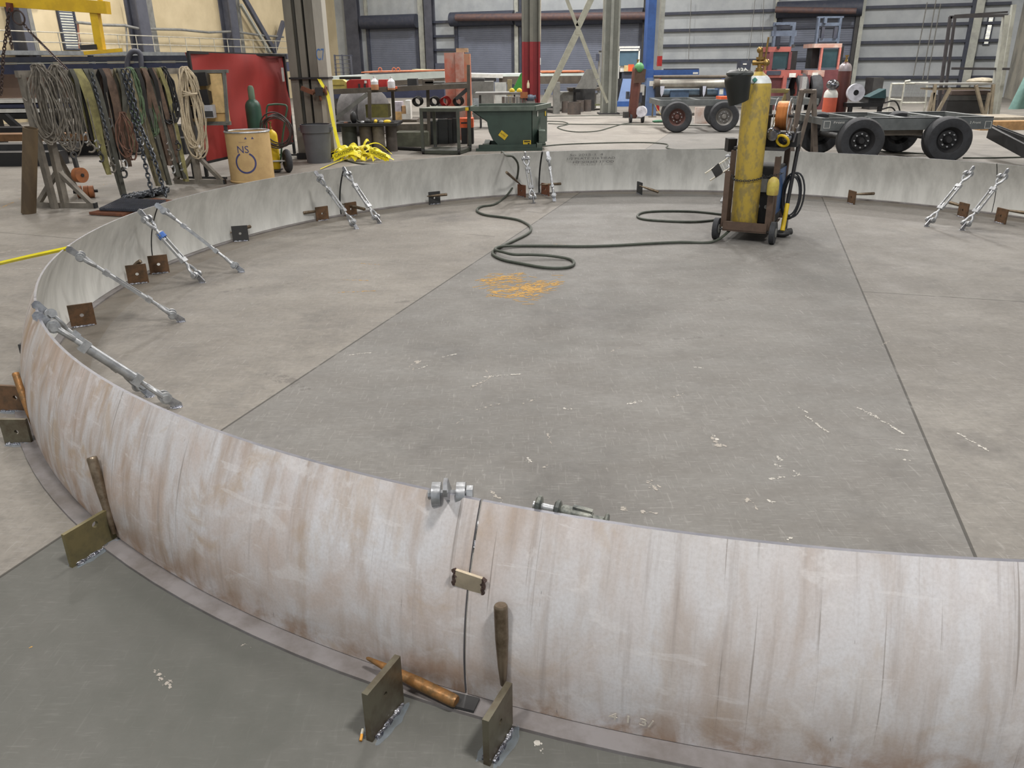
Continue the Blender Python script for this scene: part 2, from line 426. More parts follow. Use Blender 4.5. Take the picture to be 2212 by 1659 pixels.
for a in [(750,768,800,762,10,.86), (885,800,905,780,26,.9), (905,797,930,788,8,.84), (955,772,985,765,9,.86), (1015,838,1060,815,16,.9), (1045,815,1125,808,12,.82),
              (1030,885,1080,872,14,.9), (1168,858,1130,872,9,.92), (1218,882,1236,884,12,.8), (1355,873,1385,866,14,.82), (1498,793,1520,795,8,.78),
              (1535,945,1562,965,34,.87), (1445,860,1480,850,9,.9), (1720,878,1745,892,8,.82), (1740,898,1790,935,12,.84), (1850,880,1900,905,12,.86), (1880,892,1955,940,14,.84),
              (1935,970,1965,974,12,.84), (1948,992,1968,996,11,.80), (2068,935,2135,974,15,.80), (1678,985,1688,995,14,.72), (1670,1003,1688,1008,13,.70),
              (1706,1012,1730,1028,9,.74), (1660,1035,1696,1030,12,.84), (1715,1030,1722,1026,13,.76), (1655,1080,1680,1088,13,.74), (1610,1075,1635,1100,22,.92),
              (1395,1040,1430,1062,34,.92), (1060,1058,1085,1082,22,.9), (1075,1085,1118,1096,8,.74), (1340,1098,1420,1110,26,.95), (1700,1165,1714,1160,14,.8),
              (1140,990,1150,1000,14,.86), (1182,935,1190,960,8,.9), (1540,940,1548,950,18,.82), (1575,1390,1590,1410,3,.9),
              (1172,1010,1195,1002,12,.95), (520,1392,545,1398,14,.95), (330,1445,380,1490,26,.98), (20,582,90,580,5,.8), (0,545,60,540,34,.98), (1155,1600,1170,1630,26,.86),
              (1320,760,1345,748,10,.95), (1050,800,1060,815,8,.9), (1905,745,1925,735,8,.92), (985,915,1000,905,10,.92)]: flakes(*a[:5], 1.6-a[5] if a[5] < .9 else .45, 'worn_mark', M_mark if a[5] < .87 else mat('worn_beige_mark', (164, 157, 148), .75, 0, (146, 141, 133), scale=50))
for a in [(1060,632,1205,612,34,1.02), (1040,608,1130,600,16,1.0), (1110,640,1180,618,22,.98), (730,632,815,628,9,.98), (735,604,795,606,8,1.0), (1195,527,1235,530,5,.88), (780,569,820,572,6,.9),
              (0,450,30,436,9,.85), (40,430,230,398,9,1.0), (60,1400,68,1398,2,.9), (2120,300,2212,302,12,.9), (1440,320,1490,286,3,.8), (300,300,360,292,10,1.0), (560,330,600,322,8,1.0)]:
    if a[1] > 330: flakes(*a[:5], .5, 'yellow_grit', M_grit)
for k in range(5):
    for a in [(1060,632,1205,612,34), (1040,608,1130,600,16), (1110,640,1180,618,22)]:
        mb = MB(); p = G(a[0], a[1]); q = G(a[2], a[3])
        for i in range(40):
            c = p.lerp(q, random.random())+Vector((random.gauss(0, .03), random.gauss(0, .10), 0)); t = random.uniform(-.5, .9); l = random.uniform(.01, .05); dd = Vector((math.cos(t), math.sin(t), 0)); nn = Vector((-dd.y, dd.x, 0))*.004; zz = Vector((0, 0, .0009+.00001*i))
            mb.add([c-dd*l-nn+zz, c+dd*l-nn+zz, c+dd*l*.6+nn+zz, c-dd*l+nn+zz], [(0, 1, 2, 3)])
        if k < 3: tag(build(mb, 'yellow_grit', M_grit, FLOOR, smooth=0), kind='stuff')

# ---------------------------------------------------------------- walls
class Wall:
    def __init__(s, p, q, h):                               # foot line p->q on the ground; normal faces the camera
        s.p = Vector((*p, 0)); s.q = Vector((*q, 0)); s.d = (s.q-s.p).normalized(); s.h = h
        s.n = Vector((s.d.y, -s.d.x, 0))
        if (CAM-s.p).dot(s.n) < 0: s.n = -s.n
    def at(s, px, py, off=0.0):
        r = ray(px, py); t = ((s.p+s.n*off)-CAM).dot(s.n)/r.dot(s.n); P = CAM+r*t
        return (P-s.p).dot(s.d), P.z
    def pt(s, u, z, off=0.0): return s.p+s.d*u+s.n*off+Vector((0, 0, z))
    def box(s, mb, u0, u1, z0, z1, o0, o1):
        a = s.pt(u0, z0, o0); return mb.prism([(0, 0), (u1-u0, 0), (u1-u0, z1-z0), (0, z1-z0)], a, s.d, (0, 0, 1), s.n*(o1-o0))
    def rect(s, mb, x0, y0, x1, y1, o0=0.0, o1=0.1, z0=None, z1=None):
        xm, ym = (x0+x1)/2, (y0+y1)/2; om = max(o0, o1)
        ua = s.at(x0, ym, om)[0]; ub = s.at(x1, ym, om)[0]; zb = s.at(xm, y1, om)[1]; zt = s.at(xm, y0, om)[1]
        return s.box(mb, min(ua, ub), max(ua, ub), zb if z0 is None else z0, zt if z1 is None else z1, o0, o1)
BW = Wall((-9.05, 45.5), (19.9, 33.6), 11)
LW = Wall((-18.9, 8), (-9.05, 45.5), 11)
RW = Wall((19.9, 33.6), (19.9-.381*24, 33.6-.924*24), 11)
def panel_material(name, c, c2, rib=1.0, rough=0.55):
    m = mat(name, c, rough, 0.0, c2, scale=0.9, mix=0.8)
    nt = m.node_tree; N = nt.nodes; L = nt.links; b = N['Principled BSDF']
    wv = N.new('ShaderNodeTexWave'); wv.wave_type = 'BANDS'; wv.bands_direction = 'X'; wv.inputs['Scale'].default_value = rib
    tc = N.new('ShaderNodeUVMap'); L.new(tc.outputs[0], wv.inputs['Vector'])
    bp = N.new('ShaderNodeBump'); bp.inputs['Strength'].default_value = 0.35; bp.inputs['Distance'].default_value = 0.03
    L.new(wv.outputs['Fac'], bp.inputs['Height']); L.new(bp.outputs[0], b.inputs['Normal'])
    return m
def wall_panel(wl, name, m, u0, u1, z0=0.0, z1=11.0, o=(-0.25, 0.0), kind='structure'):
    mb = MB(); wl.box(mb, u0, u1, z0, z1, *o); ob = build(mb, name, m, smooth=0)
    uvl = ob.data.uv_layers.new(name='UVMap')
    for lp in ob.data.loops:
        v = ob.data.vertices[lp.vertex_index].co + ob.location
        uvl.data[lp.index].uv = ((v-wl.p).dot(wl.d), v.z)
    return tag(ob, kind='structure')
M_back = panel_material('grey_siding', (166, 171, 174), (146, 151, 156), 0.55)
M_tan = panel_material('tan_siding', (206, 190, 156), (190, 174, 140), 0.30)
M_right = panel_material('light_siding', (176, 172, 160), (120, 118, 112), 1.2)
LEN_B = (BW.q-BW.p).length; LEN_L = (LW.q-LW.p).length; LEN_R = (RW.q-RW.p).length
wall_panel(BW, 'wall_back', M_back, -0.3, LEN_B+0.3)
wall_panel(LW, 'wall_left', M_tan, 0, LEN_L)
wall_panel(RW, 'wall_right', M_right, 0, LEN_R)
M_ceil = mat('ceiling_metal', (150, 150, 148), 0.7)
mb = MB(); mb.box((2, 20, 11.1), (64, 64, 0.2)); struct(mb, 'ceiling', M_ceil, smooth=0)

# girts and frame columns of the walls
M_girt = mat('girt_steel', (52, 57, 72), 0.6, 0.0, (70, 72, 80))
M_pale = mat('pale_steel', (164, 166, 158), 0.5, 0.0, (126, 128, 124), scale=3)
M_dark = mat('dark_steel', (58, 58, 58), 0.6, 0.0, (38, 38, 40), scale=4)
M_black = mat('black_steel', (34, 34, 36), 0.55, 0.0, (20, 20, 22), scale=4)
M_blue = mat('machine_blue', (52, 88, 150), 0.45, 0.0, (38, 66, 116), scale=3)
M_lblue = mat('light_blue_paint', (104, 128, 170), 0.45, 0.0, (86, 104, 140), scale=3)
M_colblue = mat('column_blue_grey', (82, 84, 94), 0.6, 0.0, (60, 62, 72), scale=2)
M_grey = mat('grey_paint', (128, 128, 124), 0.5, 0.0, (98, 98, 96), scale=5)
M_galv = mat('galvanised', (190, 192, 194), 0.38, 0.55, (146, 148, 150), scale=30, bump=0.1)
M_white = mat('white_paint', (226, 226, 220), 0.5, 0.0, (190, 190, 186), scale=8)
M_rust = mat('rust', (116, 72, 50), 0.8, 0.0, (84, 58, 46), scale=12, bump=0.3)
M_orange = mat('orange_paint', (226, 96, 50), 0.5, 0.0, (170, 84, 56), scale=8)
M_red = mat('red_paint', (182, 44, 40), 0.5, 0.0, (140, 38, 38), scale=6)
M_tire = mat('tyre_rubber', (54, 56, 60), 0.75, 0.0, (38, 38, 40), scale=9, bump=0.3, bscale=60)
M_hose = mat('grey_rubber_hose', (70, 76, 66), 0.6, 0.0, (52, 56, 50), scale=20)
def zof(wl, px, py, off=0.0): return wl.at(px, py, off)[1]
ti = [0]
def trim(mb, m, **k):
    ti[0] += 1; return struct(mb, 'trim_%d' % ti[0], m, **k)
for (x0, x1, ys, xr) in ((1425, 2170, (27.7, 64.5, 98, 131, 168), 1500), (932, 984, (47, 78, 107.6, 139), 960), (0, 0, (), 0)):
    for y in ys:
        z = zof(BW, xr, y, 0.15); mb = MB(); BW.box(mb, BW.at(x0, 80, .15)[0], BW.at(x1, 80, .15)[0], z-0.055, z+0.055, 0, 0.16)
        trim(mb, M_girt)
def wall_col(wl, x0, x1, y, m, o1=0.35, z1=10.9, z0=0.0, flange=None, name='wall_column'):
    mb = MB(); ua, ub = sorted((wl.at(x0, y, o1)[0], wl.at(x1, y, o1)[0])); wd = ub-ua; t = min(0.05, wd*0.2)
    wl.box(mb, ua, ub, z0, z1, o1-t, o1); wl.box(mb, ua, ub, z0, z1, 0.0, t)             # the two flanges and the web
    wl.box(mb, (ua+ub)/2-t/2, (ua+ub)/2+t/2, z0, z1, t, o1-t)
    return trim(mb, m)
for x0, x1, y, m, o in [(748, 775, 80, M_colblue, .3), (792, 798, 100, M_pale, .12), (905, 916, 80, M_pale, .2), (918, 934, 80, M_colblue, .4), (1111, 1119, 80, M_pale, .3), (1121, 1126, 80, M_girt, .3),
                        (1386, 1394, 100, M_dark, .4), (1396, 1407, 60, M_pale, .6), (1670, 1676, 60, M_pale, .3), (1846, 1854, 60, M_dark, .35), (1855, 1864, 60, M_pale, .35),
                        (2100, 2118, 60, M_pale, .6), (2088, 2098, 80, M_girt, .3)]:
    wall_col(BW, x0, x1, y, m, o)
for x0, x1, y, m, o in [(50, 66, 60, M_colblue, .5), (67, 76, 60, M_grey, .1), (300, 322, 40, M_colblue, .5), (322, 334, 40, M_grey, .1), (500, 515, 50, M_colblue, .5), (516, 523, 50, M_grey, .1), (696, 702, 50, M_grey, .1)]:
    wall_col(LW, x0, x1, y, m, o)

# roller doors
M_door = mat('roller_door_grey', (106, 112, 127), 0.5, 0.0, (96, 102, 116), scale=2)
def roller_door(i, x0, y0, x1, xr, label_hood=True, m=None):
    u0, u1 = BW.at(x0, 90, .05)[0], BW.at(x1, 90, .05)[0]; zt = zof(BW, xr, y0, 0.1)
    r = bpy.data.objects.new('door_%d' % i, None); COL.objects.link(r); r.location = BW.pt((u0+u1)/2, 0); tag(r, kind='structure')
    mb = MB(); n = int(zt/0.085)
    for k in range(n): BW.box(mb, u0, u1, k*zt/n+0.004, (k+1)*zt/n-0.004, 0.0, 0.07)
    BW.box(mb, u0, u1, 0, zt, 0.0, 0.055); build(mb, 'slat_curtain', m or M_door, r, smooth=0)
    for u in (u0, u1):
        mb = MB(); BW.box(mb, u-0.09, u+0.09, 0, zt+.3, 0.0, 0.14); build(mb, 'guide_rail', M_girt, r, smooth=0)
    mb = MB(); a = BW.pt(u0-0.15, zt+0.32, 0.35); b = BW.pt(u1+0.15, zt+0.32, 0.35); mb.cyl(a, b, 0.32, n=18); build(mb, 'hood', M_girt, r)
roller_door(1, 797, 62, 903, 850); roller_door(2, 987, 56, 1110, 1050); roller_door(3, 1128, 54, 1384, 1260); roller_door(4, 1680, 38, 1845, 1760)
# pipes over the doors
M_pipe = mat('brown_pipe', (98, 76, 72), 0.6, 0.0, (64, 60, 70))
for x0, y0, x1, y1, r in ((1675, 21, 1850, 24, .12), (985, 38, 1395, 34, .16)):
    mb = MB(); a = BW.pt(*BW.at(x0, y0, .8), .8); b = BW.pt(*BW.at(x1, y1, .8), .8); mb.cyl(a, b, r, n=12); trim(mb, M_pipe)

# louvred windows
def louvre(i, wl, x0, y0, x1, y1, lit, n):
    xm, ym = (x0+x1)/2, (y0+y1)/2; u0, u1 = sorted((wl.at(x0, ym)[0], wl.at(x1, ym)[0])); z0, z1 = zof(wl, xm, y1), zof(wl, xm, y0)
    r = bpy.data.objects.new('window_%d' % i, None); COL.objects.link(r); r.location = wl.pt((u0+u1)/2, z0); tag(r, kind='structure')
    mb = MB(); wl.box(mb, u0, u1, z0, z1, 0.0, 0.02)
    build(mb, 'opening', mat('louvre_daylight_%d' % i, (240, 240, 225), 0.5, emit=((250, 248, 225), lit)), r, smooth=0)
    mb = MB()
    for k in range(n):
        z = z0+(z1-z0)*(k+.5)/n; a = wl.pt(u0, z+(z1-z0)/n*.3, 0.04); b = wl.pt(u1, z+(z1-z0)/n*.3, 0.04)
        mb.prism([(0, 0), (u1-u0, 0)][:0] or [(0, 0), (u1-u0, 0), (u1-u0, .02), (0, .02)], wl.pt(u0, z, 0.03), wl.d, (wl.n*.6+Vector((0, 0, -.8))), wl.n*.008+Vector((0, 0, .004)))
        wl.box(mb, u0, u1, z-(z1-z0)/n*.22, z+(z1-z0)/n*.22, 0.03, 0.06)
    build(mb, 'louvre_slats', mat('louvre_slat_%d' % i, (78, 84, 100) if lit < .6 else (150, 146, 120), 0.5), r, smooth=0)
    mb = MB(); e = (z1-z0)*.02+.03
    for a in ((u0-e, u0, z0, z1), (u1, u1+e, z0, z1), (u0-e, u1+e, z0-e, z0), (u0-e, u1+e, z1, z1+e)): wl.box(mb, *a, 0.0, 0.08)
    build(mb, 'window_frame', M_girt, r, smooth=0)
louvre(1, LW, 131, 24, 162, 104, 0.5, 14); louvre(2, BW, 2131, 36, 2140, 94, 3.5, 18)
# wall conduits, bracing and cables on the left wall
def wall_tube(wl, pts, r, m, off=.3, smooth=0):
    mb = MB(); mb.tube([wl.pt(*wl.at(x, y, off), off) for x, y in pts], r, 8, smooth=smooth); return trim(mb, m)
wall_tube(LW, [(165, 48), (225, 54), (268, 55), (300, 62), (390, 64), (450, 70), (505, 68), (560, 76), (612, 80)], .045, M_grey, .4)
wall_tube(LW, [(272, 52), (275, 112)], .03, M_grey, .3); wall_tube(LW, [(268, 0), (290, 112)], .015, M_dark, .2)
wall_tube(LW, [(168, 50), (172, 105)], .03, mat('rusty_conduit', (150, 100, 80), .6), .3)
wall_tube(LW, [(1, -4), (100, -4)], .03, M_grey, .3)
for (xa, ya, xb, yb, w_, m) in ((527, -5, 594, 112, .22, M_colblue), (520, 10, 582, 112, .1, M_pale), (612, 48, 592, 112, .22, M_colblue)):
    mb = MB(); a = LW.pt(*LW.at(xa, ya, .4), .4); b = LW.pt(*LW.at(xb, yb, .4), .4); mb.bar(a, b, .12, w_, up=(0, 0, 1)); trim(mb, m)
# cable drops on the right of the back wall
for xs in (((2001, 60), (2018, 0), (1996, 110), (1983, 172)),):
    pass
for a, b in (((2022, 0), (1993, 172)), ((2032, 8), (2003, 172)), ((2003, 5), (1973, 165)), ((1631, 0), (1615, 150)), ((1493, 0), (1487, 130)), ((1650, 0), (1645, 140))):
    mb = MB(); mb.cyl(BW.pt(*BW.at(*a, .2), .2), BW.pt(*BW.at(*b, .2), .2), .012 if a[0] < 1700 else .02, n=6); trim(mb, M_grey)
# ---------------------------------------------------------------- the ring of curved plates
def ring_pt(th, k, off=0.0):
    R = RB*(1-k)+RT*k+SAG*4*k*(1-k)+off
    return Vector((RC[0]+R*math.cos(th), RC[1]+R*math.sin(th), RH*k+0.012))
def plate_outer():
    m = bpy.data.materials.new('mill_finish_outside'); m.use_nodes = True; nt = m.node_tree; N = nt.nodes; L = nt.links; b = N['Principled BSDF']
    uv = N.new('ShaderNodeUVMap')
    def noise(sx, sy, sc, det=5, dist=0.0):
        mp = N.new('ShaderNodeMapping'); mp.inputs['Scale'].default_value = (sx, sy, 1); L.new(uv.outputs[0], mp.inputs[0])
        n = N.new('ShaderNodeTexNoise'); n.inputs['Scale'].default_value = sc; n.inputs['Detail'].default_value = det; n.inputs['Roughness'].default_value = .62
        n.inputs['Distortion'].default_value = dist; L.new(mp.outputs[0], n.inputs['Vector']); return n.outputs['Fac']
    def rng(v, a, b_, c=0.0, d=1.0):
        n = N.new('ShaderNodeMapRange'); n.inputs[1].default_value = a; n.inputs[2].default_value = b_; n.inputs[3].default_value = c; n.inputs[4].default_value = d
        L.new(v, n.inputs[0]); return n.outputs[0]
    def mul(a, b_):
        n = N.new('ShaderNodeMath'); n.operation = 'MULTIPLY'
        for i, v in enumerate((a, b_)):
            if isinstance(v, float): n.inputs[i].default_value = v
            else: L.new(v, n.inputs[i])
        return n.outputs[0]
    def mix(f, c1, c2):
        n = N.new('ShaderNodeMix'); n.data_type = 'RGBA'; L.new(f, n.inputs[0])
        for i, v in ((6, c1), (7, c2)):
            if isinstance(v, tuple): n.inputs[i].default_value = (*lin(v), 1)
            else: L.new(v, n.inputs[i])
        return n.outputs[2]
    sp = N.new('ShaderNodeSeparateXYZ'); L.new(uv.outputs[0], sp.inputs[0])
    left = rng(sp.outputs[0], -10.2, -8.0, 1.0, 0.0)         # the brown staining is heaviest on the left plates
    pick = noise(1, 1, 1.3, 8, .2)
    col = mix(rng(pick, .35, .68), (216, 216, 219), (194, 190, 188))
    col = mix(mul(rng(noise(1.2, .9, 3.2, 9, .4), .42, .64), rng(left, 0, 1, .22, .8)), col, (184, 158, 138))
    col = mix(mul(rng(noise(7, 1.4, 1.6, 9, .25), .48, .66), rng(left, 0, 1, .40, .85)), col, (164, 142, 122))
    col = mix(mul(rng(noise(2.2, 1.6, 2.1, 8, .8), .54, .64), rng(left, 0, 1, .20, .6)), col, (176, 150, 118))
    col = mix(rng(noise(22, .9, 1.5, 6), .55, .72, 0, .55), col, (152, 142, 136))
    col = mix(rng(noise(40, .5, 1.6, 3), .66, .70, 0, .6), col, (118, 108, 100))
    col = mix(rng(noise(17, 2.4, 3, 4, .2), .70, .73, 0, .65), col, (110, 104, 104))
    col = mix(rng(noise(2.4, 3.4, 3, 9, .6), .58, .66, 0, .5), col, (220, 217, 216))
    col = mix(rng(noise(1.2, 9, 2.6, 5, .7), .63, .66, 0, .35), col, (222, 219, 218))
    col = mix(rng(noise(60, 60, 2, 3), .4, .7, 0, .22), col, (150, 140, 134))
    lowrust = rng(sp.outputs[1], 0.17, 0.0, 0.0, 1.0)
    col = mix(mul(lowrust, rng(noise(3, 2.5, 2.5, 8, .4), .45, .60, 0, .75)), col, (146, 112, 78))
    L.new(col, b.inputs['Base Color']); b.inputs['Roughness'].default_value = .42; b.inputs['Metallic'].default_value = 0.12
    L.new(rng(noise(4, 2, 3), .3, .7, .34, .56), b.inputs['Roughness'])
    return m
M_plate_out = plate_outer()
M_plate_in = mat('mill_finish_inside', (224, 224, 219), .42, .05, (196, 196, 191), scale=6, stretch=(1, 1, .25), mix=.8)
M_edge = mat('plate_edge', (120, 120, 126), .45, .4, (92, 94, 104), scale=12)
TH = 0.011
def petal(a0, a1, label, group='curved plates tacked together into the ring'):
    n = max(8, int((a1-a0)*2)); K = 14; mb = MB(); gap = 0.0035/RB
    A = [math.radians(a0)+gap+(math.radians(a1-a0)-2*gap)*i/n for i in range(n+1)]
    vs = []; uv = []
    for off in (0.0, -TH):
        for k in range(K+1):
            for th in A: vs.append(ring_pt(th, k/K, off)); uv.append((th, k/K))
    M = n+1; T = (K+1)*M; fo = []; fi = []; fe = []
    for k in range(K):
        for i in range(n):
            q = k*M+i; fo.append((q, q+1, q+M+1, q+M)); fi.append((T+q, T+q+M, T+q+M+1, T+q+1))
    for i in range(n):
        fe.append((i, T+i, T+i+1, i+1)); q = K*M+i; fe.append((q, q+1, T+q+1, T+q))
    for k in range(K):
        q = k*M; fe.append((q, q+M, T+q+M, T+q)); q = k*M+n; fe.append((q, T+q, T+q+M, q+M))
    mb.m = 0; mb.add(vs, []); 
    for idx, ff in enumerate((fo, fi, fe)):
        for f in ff: mb.f.append(list(f)); mb.mi.append(idx)
    o = build(mb, 'curved_plate', [M_plate_out, M_plate_in, M_edge], smooth=.6)
    ul = o.data.uv_layers.new(name='UVMap')
    for lp in o.data.loops:
        t, k = uv[lp.vertex_index]; deg = math.degrees(t); 
        if deg > 180: deg -= 360
        ul.data[lp.index].uv = (math.radians(t*0+ (deg if deg < 0 else deg-360))*RB*1.0 + 0.0, k*0.55)
    return tag(o, label, 'steel plate', group)
SEAMS = [36.1, 70.5, 104.8, 138.9, 172.6, 209.0, 248.55, 284.0, 320.0, 358.0, 396.1]
PL = ['far curved grey plate behind the yellow gas cylinder cart', 'far curved grey plate with black handwriting near its rim', 'grey curved plate in front of the tool cart and yellow caution tape',
      'grey curved plate below the cardboard drum and the steel grating', 'grey curved plate at the far left with one long turnbuckle at its middle', 'brown-stained curved plate bulging at the left edge of the photo',
      'pale curved plate nearest the camera, right of the open seam, with chalked digits', 'curved plate out of frame at right foreground', 'curved plate at the right side of the ring', 'curved plate at far right under the last turnbuckles']
PET = []
for i in range(10):
    a0, a1 = SEAMS[i], SEAMS[i+1]
    PET.append(petal(a0, a1, PL[i]))
M_seam = mat('black_seam_strip', (22, 22, 24), .6)
for i, w_ in ((1, .007), (2, .012), (3, .011), (4, .009), (0, .006)):
    th = math.radians(SEAMS[i]); mb = MB(); mb.tube([ring_pt(th, k/10, -TH*.6) for k in range(11)], w_, 6); o = build(mb, 'seam_strip', M_seam, None); o.parent = PET[i]; o.location = Vector(o.location)-PET[i].location; o['label'] = 'black strip in the seam'
# flat strip the plates stand on
n = 180; mb = MB(); q = []; fs = []
for i in range(n):
    a = 2*PI*i/n
    for R, z in ((4.415, 0.0), (4.536, 0.0), (4.536, 0.010), (4.415, 0.010)): q.append((RC[0]+R*math.cos(a), RC[1]+R*math.sin(a), z))
for i in range(n):
    j = (i+1) % n
    for k in range(4): fs.append((4*i+k, 4*j+k, 4*j+(k+1) % 4, 4*i+(k+1) % 4))
mb.add(q, fs)
solo(mb, 'base_strip', mat('base_strip_steel', (132, 128, 128), .55, .1, (106, 100, 96), scale=5, mix=.9), 'flat lavender-grey steel strip circling the floor under the curved plates', 'steel strip')

M_brown = mat('brown_plate', (112, 84, 60), .6, .25, (74, 62, 48), scale=14, mix=.9)
M_olive = mat('olive_plate', (122, 112, 78), .5, .35, (92, 88, 66), scale=9, mix=.9)
M_dgreen = mat('grey_green_plate', (112, 108, 92), .42, .5, (78, 64, 50), scale=6, mix=1)
M_weld = mat('shiny_weld', (190, 192, 200), .28, .85, (60, 62, 78), scale=70, mix=.9, bump=.6, bscale=160)
M_pin = mat('drift_pin_steel', (132, 118, 100), .36, .7, (92, 78, 62), scale=18, mix=.9)
M_pin2 = mat('rusty_pin_steel', (156, 112, 66), .45, .45, (110, 88, 58), scale=26, mix=.9, bump=.3)
def anchor(px, py, size, ang, label, inside=True, m=None, th=.016, tilt=0.0, hole=.0125, hpos=None, h=None):
    """square lug plate welded upright on the floor; its foot runs along ang (world degrees) with its middle at the pixel"""
    p = G(px, py); d = Vector((math.cos(math.radians(ang)), math.sin(math.radians(ang)), 0)); nrm = Vector((-d.y, d.x, 0)); h = h or size
    r = thing('anchor_plate', label, 'steel lug', p, 0, 'square lugs welded to the floor along the ring')
    up = Vector((nrm.x*tilt, nrm.y*tilt, 1)).normalized()
    mb = MB(); mb.plate_hole(p-d*size/2-nrm*th/2, d, up, nrm*th, size, h, hpos or (size*.5, h*.5), hole); build(mb, 'plate', m or M_brown, r, smooth=.5)
    mb = MB(); pts = []
    for i in range(9): pts.append(p+nrm*(-th/2-.004)+d*(size*(-.42+.84*i/8))+Vector((0, 0, .003)))
    rr = [.007+.003*math.sin(i*2.3) for i in range(9)]
    mb.tube(pts, rr, 7); mb.tube([q_+nrm*(th+.008) for q_ in pts], rr, 7); build(mb, 'weld_bead', M_weld, r)
    if py > 850:
        for sg, e_ in ((-1, .10), (1, .06)):
            mb = MB(); c = p+nrm*sg*(th/2+.012); n = 22; rs = random.Random(int(px)+sg)
            q_ = [c+d*(size*.52*math.cos(2*PI*i/n)*rs.uniform(.85, 1.05))+nrm*sg*(.002+(.016)*math.sin(2*PI*i/n)*rs.uniform(.7, 1.2)) for i in range(n)]
            mb.add([Vector((v.x, v.y, .0111 if (Vector((v.x, v.y))-Vector(RC)).length < 4.54 else .0012)) for v in q_], [tuple(range(n))])
            build(mb, 'heat_mark', mat('blued_heat_mark', (150, 166, 180), .5, 0, (120, 124, 128), scale=30, alpha=.30), r, smooth=0)
    return p, d, nrm, r
def drift_pin(a, b, label, m=None, r0=.0165, r1=.005, group='drift pins driven at the foot of the plates'):
    """a: fat end, b: point"""
    mb = MB(); mb.rings(a, b, [(0, r0*.84), (.015, r0*.97), (.03, r0), (.40, r0*.97), (.52, r0*.88), (.75, r0*.5+r1*.5), (.985, r1), (1, r1*.6)], 16)
    return solo(mb, 'drift_pin', m or M_pin, label, 'drift pin', group)
def tangent(px, py):
    p = G(px, py); th = math.degrees(math.atan2(p.y-RC[1], p.x-RC[0])); return th
# lugs inside the ring: the plate stands radially, square to the curved plate
inside = [(182, 704, 60, 'brown square lug with a bright hole, inside the ring at the far left', 0, M_brown), (300, 612, 44, 'left brown lug of the pair beside the left seam', 0, M_brown), (346, 590, 42, 'right brown lug of the pair beside the left seam', 0, M_brown),
          (521, 521, 34, 'dark lug between the two left pairs of turnbuckles', 0, M_dark), (697, 476, 26, 'brown lug left of the seam below the caution tape', 0, M_brown), (759, 466, 24, 'brown lug right of the seam below the caution tape', 0, M_brown),
          (939, 441, 24, 'dark lug with a pin through, below the rolling cart', 0, M_dark), (1127, 425, 16, 'narrow rusty lug under the slanted pin, left of the centre seam', 30, M_rust), (1178, 422, 16, 'narrow rusty lug with a level pin, right of the centre seam', 30, M_rust),
          (1381, 419, 10, 'thin dark lug alone in the middle of the far inner wall', 50, M_dark), (1838, 440, 14, 'narrow brown lug right of the welding cart', 35, M_brown), (2078, 469, 18, 'brown lug between the two right-hand turnbuckles', 30, M_brown), (2160, 482, 20, 'brown lug right of the right-hand turnbuckles', 25, M_brown)]
LUG = {}
for px, py, wpx, lab, turn, m in inside:
    p = G(px, py); d = (p-CAM).dot(FWD); size = 0.145
    # orient so its seen width matches
    ray2 = Vector((p.x, p.y)).normalized(); view = math.degrees(math.atan2(ray2.y, ray2.x))
    seen = wpx/FPX*d; s = max(min(seen/size, 1), .15); off = math.degrees(math.asin(s))
    ang = view+off if px > 1106 else view-off
    LUG[px] = anchor(px, py, size, ang, lab, m=m)
# pins on the inside lugs
for a, za, b, zb, lab, m in [((655, 460), .10, (700, 454), .10, 'drift pin poking left of the lug below the caution tape', M_pin), ((788, 452), .09, (738, 440), .12, 'drift pin poking right of the right lug below the caution tape', M_pin),
        ((966, 420), .12, (922, 424), .1, 'level drift pin through the dark lug below the rolling cart', M_pin), ((1094, 372), .37, (1126, 400), .14, 'long drift pin slanting up left of the centre seam', M_pin),
        ((1212, 397), .14, (1166, 399), .14, 'level drift pin behind the right centre turnbuckle', M_pin), ((1423, 415), .05, (1381, 401), .12, 'drift pin slanting down to the right on the far inner wall', M_pin),
        ((1889, 418), .1, (1840, 420), .09, 'drift pin right of the welding cart', M_pin), ((2047, 436), .12, (2092, 449), .10, 'drift pin left of the right-hand lug pair', M_pin), ((2232, 462), .10, (2166, 453), .12, 'drift pin running out at the right edge of the photo', M_pin),
        ((541, 489), .1, (497, 503), .08, 'drift pin through the dark lug between the left turnbuckle pairs', M_pin), ((304, 564), .16, (286, 575), .12, 'short drift pin standing at the left seam', M_pin)]:
    drift_pin(G(*a, za), G(*b, zb), lab, m)
# outside lugs near the camera
a_ = anchor(30, 888, .135, -8, 'brown lug with a pale hole at the left edge, upper of two', m=M_brown, hole=.012, hpos=(.10, .075))
a_ = anchor(42, 958, .12, -2, 'grey-green lug at the left edge, lower of two', m=M_dgreen, hole=.010, hpos=(.066, .06))
def at_ring(px, py, off=0.0):       # point on the outer skin of the ring (moved off it) seen at the pixel, near side
    best = None
    for i in range(700):
        th = PI+1.9*i/700
        for k in range(0, 41):
            p = ring_pt(th, k/40, off); d = p-CAM; z = d.dot(FWD)
            u = IW/2+FPX*d.dot(CR)/z; v = IH/2-FPX*d.dot(CU)/z; e = (u-px)**2+(v-py)**2
            if best is None or e < best[0]: best = (e, p, th, k/40)
    return best[1:]
drift_pin(at_ring(33, 806, .035)[0] if False else G(33, 805, .30), G(72, 925, .07), 'gold-brown drift pin leaning on the outside at the left edge', M_pin2, .015, .005)
P0 = G(152, 1225); P1 = G(250, 1163); d_ = (P1-P0); sz = d_.length
